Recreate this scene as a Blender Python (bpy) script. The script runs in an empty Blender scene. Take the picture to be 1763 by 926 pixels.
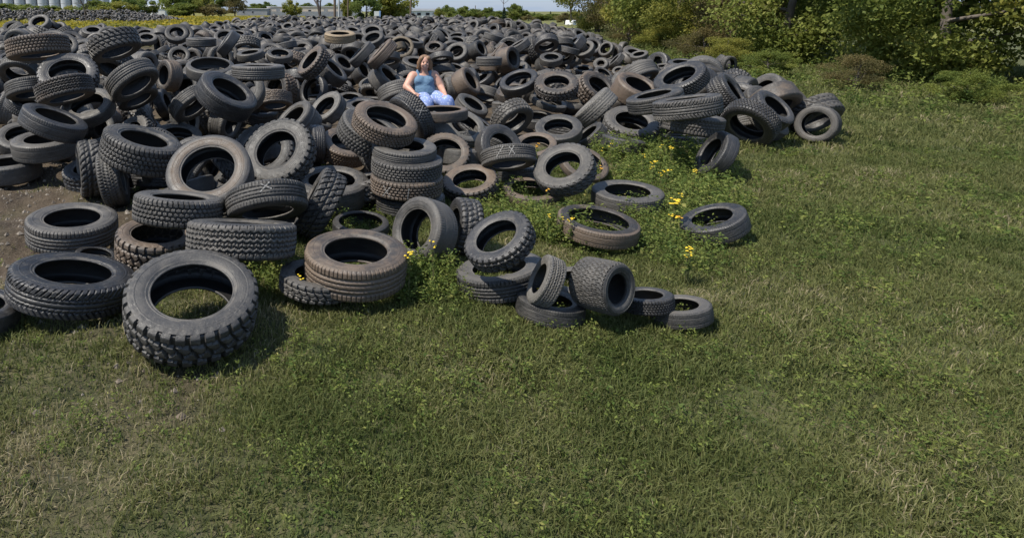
import bpy, bmesh, math, random
import numpy as np
from mathutils import Vector, Matrix
R_ = math.radians
random.seed(7)
rng = np.random.default_rng(11)
scene = bpy.context.scene

# ------------------------------------------------------------------ camera
F_PX, FRAME_W, FRAME_H = 1060.0, 1763.0, 926.0
PITCH = R_(12.4)
CAM_H = 1.95
cam_data = bpy.data.cameras.new("camera")
cam = bpy.data.objects.new("camera", cam_data)
scene.collection.objects.link(cam)
cam.location = (0, 0, CAM_H)
cam.rotation_euler = (R_(90) - PITCH, 0, 0)
cam_data.sensor_fit = 'HORIZONTAL'
cam_data.sensor_width = 36
cam_data.lens = 36 * F_PX / FRAME_W
cam_data.shift_x = (FRAME_W / 2 - 600.0) / FRAME_W
cam_data.shift_y = -(FRAME_H / 2 - 253.0) / FRAME_W
cam_data.clip_start = 0.05
cam_data.clip_end = 6000
scene.camera = cam

# ------------------------------------------------------------------ sky and sun
SUN_EL, SUN_AZ = R_(47), R_(-68)      # azimuth from +y, negative = towards -x (left of the camera)
SUN_DIR = Vector((math.sin(SUN_AZ) * math.cos(SUN_EL), math.cos(SUN_AZ) * math.cos(SUN_EL), math.sin(SUN_EL)))
SUN_DIR = Vector((-0.52, -0.18, 0.83)).normalized()
SUN_EL = math.asin(SUN_DIR.z)
SUN_AZ = math.atan2(SUN_DIR.x, SUN_DIR.y)
world = bpy.data.worlds.new("World")
scene.world = world
world.use_nodes = True
nt = world.node_tree
nt.nodes.clear()
wout = nt.nodes.new('ShaderNodeOutputWorld')
wbg = nt.nodes.new('ShaderNodeBackground')
sky = nt.nodes.new('ShaderNodeTexSky')
sky.sky_type = 'NISHITA'
sky.sun_disc = False
sky.sun_elevation = SUN_EL
sky.sun_rotation = SUN_AZ
sky.air_density = 1.0
sky.dust_density = 0.6
wbg.inputs['Strength'].default_value = 0.13
tc = nt.nodes.new('ShaderNodeTexCoord')
mp = nt.nodes.new('ShaderNodeMapping')
mp.inputs['Scale'].default_value = (1.4, 1.4, 9.0)
cn = nt.nodes.new('ShaderNodeTexNoise')
cn.inputs['Scale'].default_value = 3.2
cn.inputs['Detail'].default_value = 7
cr = nt.nodes.new('ShaderNodeMapRange')
cr.inputs['From Min'].default_value = 0.55
cr.inputs['From Max'].default_value = 0.72
cr.inputs['To Min'].default_value = 0.7
cr.inputs['To Max'].default_value = 0.95
cm = nt.nodes.new('ShaderNodeMix')
cm.data_type = 'RGBA'
cm.inputs['B'].default_value = (1.45, 2.15, 3.5, 1)
nt.links.new(tc.outputs['Generated'], mp.inputs['Vector'])
nt.links.new(mp.outputs['Vector'], cn.inputs['Vector'])
nt.links.new(cn.outputs['Fac'], cr.inputs['Value'])
nt.links.new(cr.outputs['Result'], cm.inputs['Factor'])
nt.links.new(sky.outputs['Color'], cm.inputs['A'])
nt.links.new(cm.outputs['Result'], wbg.inputs['Color'])
nt.links.new(wbg.outputs['Background'], wout.inputs['Surface'])
sd = bpy.data.lights.new("sun", 'SUN')
sd.energy = 4.3
sd.angle = R_(0.6)
sd.color = (1.0, 0.94, 0.84)
sun = bpy.data.objects.new("sun", sd)
scene.collection.objects.link(sun)
sun.rotation_euler = SUN_DIR.to_track_quat('Z', 'Y').to_euler()
sun.location = (-20, -10, 30)
scene.view_settings.view_transform = 'Standard'
scene.view_settings.look = 'None'
scene.view_settings.exposure = 0.52
scene.view_settings.gamma = 1.0
scene.cycles.max_bounces = 5
scene.cycles.diffuse_bounces = 2
scene.cycles.glossy_bounces = 2
scene.cycles.transmission_bounces = 2
scene.cycles.transparent_max_bounces = 4
scene.cycles.use_denoising = True
scene.cycles.use_adaptive_sampling = True
scene.cycles.adaptive_threshold = 0.02

# ------------------------------------------------------------------ helpers
def link(o):
    scene.collection.objects.link(o)
    return o

def meta(o, label=None, cat=None, group=None, kind=None):
    if label: o['label'] = label
    if cat: o['category'] = cat
    if group: o['group'] = group
    if kind: o['kind'] = kind
    return o

def mesh_np(name, V, Fq=None, Ft=None, mats=(), smooth=False, mi=None):
    """fast mesh from numpy: V (n,3), quads (m,4) and/or triangles (k,3)"""
    me = bpy.data.meshes.new(name)
    V = np.asarray(V, dtype=np.float32)
    loops, starts, n = [], [], 0
    if Fq is not None and len(Fq):
        Fq = np.asarray(Fq, dtype=np.int32)
        loops.append(Fq.ravel()); starts.append(np.arange(len(Fq)) * 4); n += len(Fq) * 4
    if Ft is not None and len(Ft):
        Ft = np.asarray(Ft, dtype=np.int32)
        loops.append(Ft.ravel()); starts.append(n + np.arange(len(Ft)) * 3)
    loops = np.concatenate(loops).astype(np.int32); starts = np.concatenate(starts).astype(np.int32)
    me.vertices.add(len(V)); me.vertices.foreach_set('co', V.ravel())
    me.loops.add(len(loops)); me.loops.foreach_set('vertex_index', loops)
    me.polygons.add(len(starts)); me.polygons.foreach_set('loop_start', starts)
    me.update(calc_edges=True)
    for m in mats: me.materials.append(m)
    if mi is not None: me.polygons.foreach_set('material_index', np.asarray(mi, dtype=np.int32))
    me.polygons.foreach_set('use_smooth', np.full(len(starts), smooth, dtype=bool))
    me.validate()
    return me

def add_obj(name, me, parent=None, loc=None):
    o = bpy.data.objects.new(name, me)
    link(o)
    if loc is not None: o.location = loc
    if parent is not None: o.parent = parent
    return o

def empty(name, loc=(0, 0, 0)):
    o = bpy.data.objects.new(name, None)
    o.empty_display_size = 0.1
    o.location = loc
    return link(o)

def px_ray(px, py):
    cp, sp = math.cos(PITCH), math.sin(PITCH)
    d = Vector(((px - 600) / F_PX, cp + sp * (253 - py) / F_PX, -sp + cp * (253 - py) / F_PX))
    return d
def at_z(px, py, z):
    d = px_ray(px, py); t = (z - CAM_H) / d.z
    return Vector((0, 0, CAM_H)) + d * t
def at_y(px, py, y):
    d = px_ray(px, py); t = y / d.y
    return Vector((0, 0, CAM_H)) + d * t

class NT:
    """small node-tree builder"""
    def __init__(s, name):
        s.m = bpy.data.materials.new(name); s.m.use_nodes = True
        s.t = s.m.node_tree; s.t.nodes.clear()
        s.out = s.t.nodes.new('ShaderNodeOutputMaterial')
        s.p = s.t.nodes.new('ShaderNodeBsdfPrincipled')
        s.t.links.new(s.p.outputs[0], s.out.inputs[0])
    def n(s, typ, **kw):
        nd = s.t.nodes.new(typ)
        for k, v in kw.items():
            if k in nd.inputs: nd.inputs[k].default_value = v
            else: setattr(nd, k, v)
        return nd
    def l(s, a, b): s.t.links.new(a, b)
    def noise(s, scale, detail=4, vec=None, rough=0.55):
        nd = s.n('ShaderNodeTexNoise', Scale=scale, Detail=detail, Roughness=rough)
        if vec is not None: s.l(vec, nd.inputs['Vector'])
        return nd.outputs['Fac']
    def coord(s, which='Object'): return s.n('ShaderNodeTexCoord').outputs[which]
    def ramp(s, fac, lo, hi, a=0.0, b=1.0):
        nd = s.n('ShaderNodeMapRange'); nd.inputs['From Min'].default_value = lo; nd.inputs['From Max'].default_value = hi
        nd.inputs['To Min'].default_value = a; nd.inputs['To Max'].default_value = b
        s.l(fac, nd.inputs['Value']); return nd.outputs['Result']
    def mix(s, fac, a, b):
        nd = s.n('ShaderNodeMix'); nd.data_type = 'RGBA'
        for v, k in ((a, 'A'), (b, 'B')):
            if isinstance(v, tuple): nd.inputs[k].default_value = (*v, 1)
            else: s.l(v, nd.inputs[k])
        if isinstance(fac, float): nd.inputs['Factor'].default_value = fac
        else: s.l(fac, nd.inputs['Factor'])
        return nd.outputs['Result']
    def math(s, op, a, b=0.0):
        nd = s.n('ShaderNodeMath'); nd.operation = op
        for v, i in ((a, 0), (b, 1)):
            if isinstance(v, (int, float)): nd.inputs[i].default_value = v
            else: s.l(v, nd.inputs[i])
        return nd.outputs[0]
    def bump(s, h, strength=0.3, dist=0.01):
        nd = s.n('ShaderNodeBump', Strength=strength, Distance=dist)
        s.l(h, nd.inputs['Height']); s.l(nd.outputs[0], s.p.inputs['Normal'])
    def color(s, c):
        if isinstance(c, tuple): s.p.inputs['Base Color'].default_value = (*c, 1)
        else: s.l(c, s.p.inputs['Base Color'])
    def rough(s, r):
        if isinstance(r, float): s.p.inputs['Roughness'].default_value = r
        else: s.l(r, s.p.inputs['Roughness'])

def simple_mat(name, c1, c2=None, scale=5.0, rough=0.8, bump=0.0, bscale=30.0, bdist=0.01, coord='Object'):
    g = NT(name); co = g.coord(coord)
    if c2: g.color(g.mix(g.ramp(g.noise(scale, 5, co), 0.35, 0.65), c1, c2))
    else: g.color(c1)
    g.rough(rough)
    if bump: g.bump(g.noise(bscale, 4, co), bump, bdist)
    return g.m

# ------------------------------------------------------------------ rubber
def rubber(name, base, dust, amount, rough=0.62, ring=None, per_face=False):
    g = NT(name); co = g.coord('Object')
    if per_face:
        rnd = g.n('ShaderNodeAttribute'); rnd.attribute_name = 'tone'; r = rnd.outputs['Fac']
    else:
        r = g.n('ShaderNodeObjectInfo').outputs['Random']
    off = g.n('ShaderNodeVectorMath'); off.operation = 'ADD'
    cmb = g.n('ShaderNodeCombineXYZ'); g.l(g.math('MULTIPLY', r, 37.0), cmb.inputs[0]); g.l(g.math('MULTIPLY', r, 91.0), cmb.inputs[1])
    g.l(co, off.inputs[0]); g.l(cmb.outputs[0], off.inputs[1]); v = off.outputs[0]
    n1 = g.noise(2.2, 6, v, 0.6); n2 = g.noise(11.0, 6, v, 0.65); n3 = g.noise(60.0, 3, v)
    lvl = g.ramp(r, 0.0, 1.0, -0.10, 0.10)
    m = g.math('ADD', g.math('ADD', g.math('MULTIPLY', n1, 0.6), g.math('MULTIPLY', n2, 0.4)), lvl)
    d = g.ramp(m, 0.40, 0.60, 0.0, amount)
    tone = g.mix(g.ramp(g.math('FRACT', g.math('MULTIPLY', r, 7.31)), 0.0, 1.0), tuple(c * 0.62 for c in base), tuple(min(1, c * 1.4) for c in base))
    c = g.mix(d, tone, dust)
    c = g.mix(g.ramp(n3, 0.60, 0.74, 0.0, 0.5), c, (0.20, 0.185, 0.165))
    n4 = g.noise(5.5, 8, v, 0.75)
    c = g.mix(g.ramp(n4, 0.56, 0.66, 0.0, 0.45 * amount), c, (0.15, 0.13, 0.105))      # dried mud specks
    if ring:
        # brown mud stain round the sidewall, in the tyre's own radius
        sx = g.n('ShaderNodeSeparateXYZ'); g.l(co, sx.inputs[0])
        rad = g.math('SQRT', g.math('ADD', g.math('POWER', sx.outputs[0], 2.0), g.math('POWER', sx.outputs[1], 2.0)))
        band = g.math('MULTIPLY', g.ramp(rad, ring[0], ring[0] + 0.03), g.ramp(rad, ring[1], ring[1] + 0.02, 1.0, 0.0))
        band = g.math('MULTIPLY', band, g.ramp(n2, 0.30, 0.60, 0.25, 0.85))
        c = g.mix(band, c, ring[2])
    sxa = g.n('ShaderNodeSeparateXYZ'); g.l(co, sxa.inputs[0])
    ra = g.math('SQRT', g.math('ADD', g.math('POWER', sxa.outputs[0], 2.0), g.math('POWER', sxa.outputs[1], 2.0)))
    # dust caught along the bead and the outer sidewall moulding
    bead = g.math('MULTIPLY', g.ramp(ra, 0.300, 0.312), g.ramp(ra, 0.330, 0.345, 1.0, 0.0))
    c = g.mix(g.math('MULTIPLY', bead, g.ramp(n2, 0.35, 0.6, 0.0, 0.5)), c, (0.16, 0.145, 0.125))
    g.color(c)
    g.rough(g.ramp(n2, 0.3, 0.7, rough - 0.18, rough + 0.12))
    g.p.inputs['Specular IOR Level'].default_value = 0.55
    # concentric moulding lines on the sidewalls + grain
    sx2 = g.n('ShaderNodeSeparateXYZ'); g.l(co, sx2.inputs[0])
    rad2 = g.math('SQRT', g.math('ADD', g.math('POWER', sx2.outputs[0], 2.0), g.math('POWER', sx2.outputs[1], 2.0)))
    ang2 = g.math('ARCTAN2', sx2.outputs[1], sx2.outputs[0])
    # raised moulding blocks in a band of the sidewall
    seg = g.math('MULTIPLY', g.math('GREATER_THAN', g.math('FRACT', g.math('MULTIPLY', ang2, 11.0)), 0.42), g.ramp(g.math('SINE', g.math('MULTIPLY', ang2, 1.5)), 0.1, 0.3))
    band2 = g.math('MULTIPLY', g.ramp(rad2, 0.372, 0.376), g.ramp(rad2, 0.398, 0.402, 1.0, 0.0))
    g.bump(g.math('ADD', g.math('ADD', g.math('MULTIPLY', n3, 0.6), n2), g.math('MULTIPLY', g.math('MULTIPLY', seg, band2), 0.7)), 0.5, 0.008)
    return g.m

DUST_G = (0.118, 0.108, 0.096)
DUST_B = (0.150, 0.108, 0.076)
RUB = {
    'g': rubber("rubber_grey", (0.034, 0.0325, 0.031), DUST_G, 0.62),
    'd': rubber("rubber_dark", (0.021, 0.0205, 0.0215), (0.080, 0.075, 0.070), 0.5, 0.5),
    'l': rubber("rubber_pale", (0.058, 0.055, 0.051), (0.17, 0.158, 0.14), 0.75),
    'b': rubber("rubber_brown", (0.040, 0.035, 0.031), DUST_B, 0.8),
    'k': rubber("rubber_khaki", (0.10, 0.078, 0.05), (0.27, 0.20, 0.12), 0.9),
    'r': rubber("rubber_mud_ring", (0.034, 0.032, 0.031), DUST_G, 0.45, ring=(0.315, 0.42, (0.115, 0.082, 0.056))),
}
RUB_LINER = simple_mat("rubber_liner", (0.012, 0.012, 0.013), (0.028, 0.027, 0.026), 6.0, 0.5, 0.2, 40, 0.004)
RUB_PILE = rubber("rubber_pile", (0.034, 0.032, 0.030), (0.115, 0.100, 0.084), 0.7, per_face=True)

# ------------------------------------------------------------------ tyre geometry (unit outer diameter, unit width)
def groove_h(ty, u, v):
    """1 on a block, 0 in a groove.  u = pitch coordinate (1 per pitch), v = -1..1 across the tread"""
    fr = lambda x: x - np.floor(x)
    tri = lambda x: np.abs(fr(x) * 2 - 1)
    av = np.abs(v)
    h = np.ones_like(u)
    if ty == 'R':
        for c in (-0.52, -0.18, 0.18, 0.52): h = np.where(np.abs(v - c) < 0.045, 0.0, h)
        h = np.where((av > 0.60) & (fr(u) < 0.20), 0.30, h)
        h = np.where((av < 0.46) & (fr(u + v * 2) < 0.12), 0.72, h)
    elif ty == 'K':
        for c in (-0.48, 0.0, 0.48): h = np.where(np.abs(v - c) < 0.035, 0.35, h)
        h = np.where((av > 0.56) & (fr(u) < 0.18), 0.55, h)
        h = np.where((av < 0.45) & (fr(u * 1.0 + av * 3) < 0.14), 0.78, h)
    elif ty == 'A':
        zz = (tri(u) - 0.5) * 0.13
        for k, c in enumerate((-0.56, -0.19, 0.19, 0.56)): h = np.where(np.abs(v - c - zz * (1 if k % 2 else -1)) < 0.055, 0.0, h)
        for k, (a, b) in enumerate(((-1.2, -0.56), (-0.56, -0.19), (-0.19, 0.19), (0.19, 0.56), (0.56, 1.2))):
            h = np.where((v > a) & (v < b) & (fr(u + 0.5 * (k % 2) + 0.25 * v) < 0.20), 0.0, h)
    elif ty == 'M':
        zz = (tri(u * 0.5) - 0.5) * 0.34
        h = np.where(np.abs(v - zz * 0.9) < 0.075, 0.0, h)
        h = np.where(np.abs(av - 0.56 - zz * 0.3) < 0.075, 0.0, h)
        h = np.where((av > 0.5) & (fr(u * 0.5 + np.where(v > 0, 0.5, 0)) < 0.26), 0.0, h)
        h = np.where((av < 0.5) & (fr(u * 0.5 + v * 0.7) < 0.20), 0.0, h)
    elif ty == 'H':
        zz = (tri(u) - 0.5) * 0.17
        for c in (-0.66, -0.33, 0.0, 0.33, 0.66): h = np.where(np.abs(v - c - zz) < 0.052, 0.0, h)
        h = np.where((fr(u + 0.5 * np.round(v * 3)) < 0.13) & (fr(v * 1.5 - zz) > 0.45), 0.15, h)
    elif ty == 'L':      # diagonal open lugs
        h = np.where(np.abs(v) < 0.07, 0.0, h)
        w1 = fr(u * 0.5 + v * 1.1 + np.where(v > 0, 0.5, 0))
        h = np.where((w1 < 0.24), 0.0, h)
        h = np.where((np.abs(av - 0.52) < 0.06) & (fr(u * 0.5) > 0.4), 0.0, h)
    elif ty == 'C':      # centre rib with slanted shoulder cuts
        h = np.where((np.abs(av - 0.16) < 0.04), 0.1, h)
        h = np.where((np.abs(av - 0.50 - (tri(u * 2) - 0.5) * 0.08) < 0.045), 0.1, h)
        h = np.where((av > 0.50) & (fr(u - av * 1.6) < 0.22), 0.0, h)
        h = np.where((av < 0.50) & (av > 0.16) & (fr(u + av * 2.0) < 0.15), 0.4, h)
    elif ty == 'T':
        row = np.floor((v + 1.2) / 0.24)
        h = np.where(fr((v + 1.2) / 0.24 + (tri(u) - 0.5) * 0.35) < 0.17, 0.0, h)
        h = np.where(fr(u + 0.5 * row) < 0.16, 0.0, h)
    return h

PITCHES = {'R': 72, 'K': 84, 'A': 54, 'M': 60, 'H': 50, 'T': 34, 'L': 56, 'C': 62}
DEPTH = {'R': 0.014, 'K': 0.009, 'A': 0.019, 'M': 0.026, 'H': 0.022, 'T': 0.022, 'L': 0.026, 'C': 0.016}

def tyre_profile_side(rim):
    """(radius, z) from the tread edge down to the bead, for one side; radius 0.5 = outer"""
    P = [(0.463, 0.470), (0.450, 0.487), (0.432, 0.497), (0.424, 0.4985), (0.420, 0.507), (0.413, 0.507), (0.409, 0.498), (0.395, 0.500)]
    q = 0.395 - rim
    P += [(rim + q * 0.75, 0.498), (rim + q * 0.55, 0.486), (rim + q * 0.40, 0.470), (rim + q * 0.37, 0.474), (rim + q * 0.31, 0.470), (rim + q * 0.28, 0.456),
          (rim + q * 0.14, 0.430), (rim + q * 0.09, 0.434), (rim + q * 0.02, 0.428), (rim, 0.412), (rim + 0.001, 0.375), (rim + 0.008, 0.360)]
    return P

def lathe(prof, n, close=False):
    a = np.arange(n) * 2 * math.pi / n
    V = np.array([(r * math.cos(t), r * math.sin(t), z) for t in a for (r, z) in prof])
    k = len(prof)
    i = np.arange(n)[:, None]; j = np.arange(k - 1)[None, :]
    a0 = i * k + j; a1 = ((i + 1) % n) * k + j
    Fq = np.stack([a0, a1, a1 + 1, a0 + 1], -1).reshape(-1, 4)
    return V, Fq

_cache = {}
def tread_mesh(ty, n_u, n_v):
    key = ('tread', ty, n_u)
    if key in _cache: return _cache[key]
    P = PITCHES[ty]; D = DEPTH[ty]
    a = np.arange(n_u) * 2 * math.pi / n_u
    s = np.linspace(-1, 1, n_v)
    th, vv = np.meshgrid(a, s, indexing='ij')
    u = th / (2 * math.pi) * P
    # base shape
    av = np.abs(s)
    z = np.where(av < 0.82, s * 0.49, np.sign(s) * (0.4018 + (av - 0.82) / 0.18 * 0.068))
    r = np.where(av < 0.82, 0.5 - 0.006 * (av / 0.82) ** 2, 0.494 - 0.031 * ((av - 0.82) / 0.18) ** 1.6)
    lat = vv / 0.82
    h = groove_h(ty, u, lat)
    side = np.clip((np.abs(vv) - 0.80) / 0.2, 0, 1)
    if ty in ('R', 'K'):
        h = np.where(np.abs(vv) > 0.95, 1, h)
    Rr = r[None, :] - (1 - h) * D * (1 - 0.35 * side)
    Zz = z[None, :] - np.sign(vv) * (1 - h) * side * D * 1.4
    # worn, slightly uneven
    Rr = Rr + 0.0012 * np.sin(th * 3 + 1) + 0.0008 * np.sin(th * 7)
    V = np.stack([Rr * np.cos(th), Rr * np.sin(th), Zz], -1).reshape(-1, 3)
    i = np.arange(n_u)[:, None]; j = np.arange(n_v - 1)[None, :]
    a0 = i * n_v + j; a1 = ((i + 1) % n_u) * n_v + j
    Fq = np.stack([a0, a1, a1 + 1, a0 + 1], -1).reshape(-1, 4)
    _cache[key] = (V, Fq)
    return V, Fq

def side_mesh(ty, rim, n):
    V, Fq = lathe(tyre_profile_side(rim), n)
    k = len(tyre_profile_side(rim))
    if ty in ('M', 'A', 'L'):     # lugs running onto the shoulder
        V = V.copy().reshape(n, k, 3)
        a = np.arange(n) * 2 * math.pi / n
        P = PITCHES[ty] * (1 if ty == 'A' else 0.5)
        lug = (((a / (2 * math.pi) * P) % 1) > (0.26 if ty == 'M' else 0.3)).astype(float)
        for c, am in ((0, 0.010), (1, 0.016), (2, 0.014), (3, 0.008)):
            V[:, c, 2] += (lug - 0.5) * am
        V = V.reshape(-1, 3)
    return V, Fq

def liner_mesh(rim, n):
    prof = [(rim + 0.008, 0.360), (rim + (0.44 - rim) * 0.5, 0.440), (0.440, 0.452), (0.466, 0.41), (0.474, 0.30), (0.477, 0)]
    prof = prof + [(r, -z) for r, z in prof[-2::-1]]
    V, Fq = lathe(prof, n)
    return V, Fq[:, ::-1]

_mesh = {}
def get_mesh(part, ty, rim, tint, lod):
    """lod 0 = near, 1 = middle"""
    rim = round(rim * 50) / 50
    key = (part, ty if part != 'liner' else '', rim if part != 'tread' else 0, tint, lod)
    if key in _mesh: return _mesh[key]
    n = (480, 34) if lod == 0 else (216, 22)
    if part == 'tread': V, Fq = tread_mesh(ty, *n); m = [RUB[tint]]
    elif part == 'sidewall': V, Fq = side_mesh(ty, rim * 0.5, 240 if lod == 0 else 96); m = [RUB[tint]]
    elif part == 'sidewall_in':
        V, Fq = side_mesh(ty, rim * 0.5, 240 if lod == 0 else 96); V = V * np.array([1, 1, -1]); Fq = Fq[:, ::-1]; m = [RUB[tint]]
    elif part == 'liner': V, Fq = liner_mesh(rim * 0.5, 120 if lod == 0 else 64); m = [RUB_LINER]
    elif part == 'whole':
        Vs, Fs, MI, o = [], [], [], 0
        for p in ('tread', 'sidewall', 'sidewall_in', 'liner'):
            nn = n
            if p == 'tread': v, f = tread_mesh(ty, *nn)
            elif p == 'sidewall': v, f = side_mesh(ty, rim * 0.5, 80)
            elif p == 'sidewall_in': v, f = side_mesh(ty, rim * 0.5, 80); v = v * np.array([1, 1, -1]); f = f[:, ::-1]
            else: v, f = liner_mesh(rim * 0.5, 48)
            Vs.append(v); Fs.append(f + o); o += len(v); MI.append(np.full(len(f), 1 if p == 'liner' else 0))
        me = mesh_np('tyre', np.concatenate(Vs), np.concatenate(Fs), mats=[RUB[tint], RUB_LINER], smooth=True, mi=np.concatenate(MI))
        me.set_sharp_from_angle(angle=R_(50))
        _mesh[key] = me
        return me
    me = mesh_np('tyre_' + part.split('_')[0], V, Fq, mats=m, smooth=True)
    me.set_sharp_from_angle(angle=R_(50))
    _mesh[key] = me
    return me

def tyre_matrix(c, n, R, W, roll, oval=1.0):
    n = Vector(n).normalized()
    q = n.to_track_quat('Z', 'Y')
    M = Matrix.Translation(Vector(c)) @ q.to_matrix().to_4x4() @ Matrix.Rotation(roll, 4, 'Z')
    return M, Vector((2 * R, 2 * R * oval, W))

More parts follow.
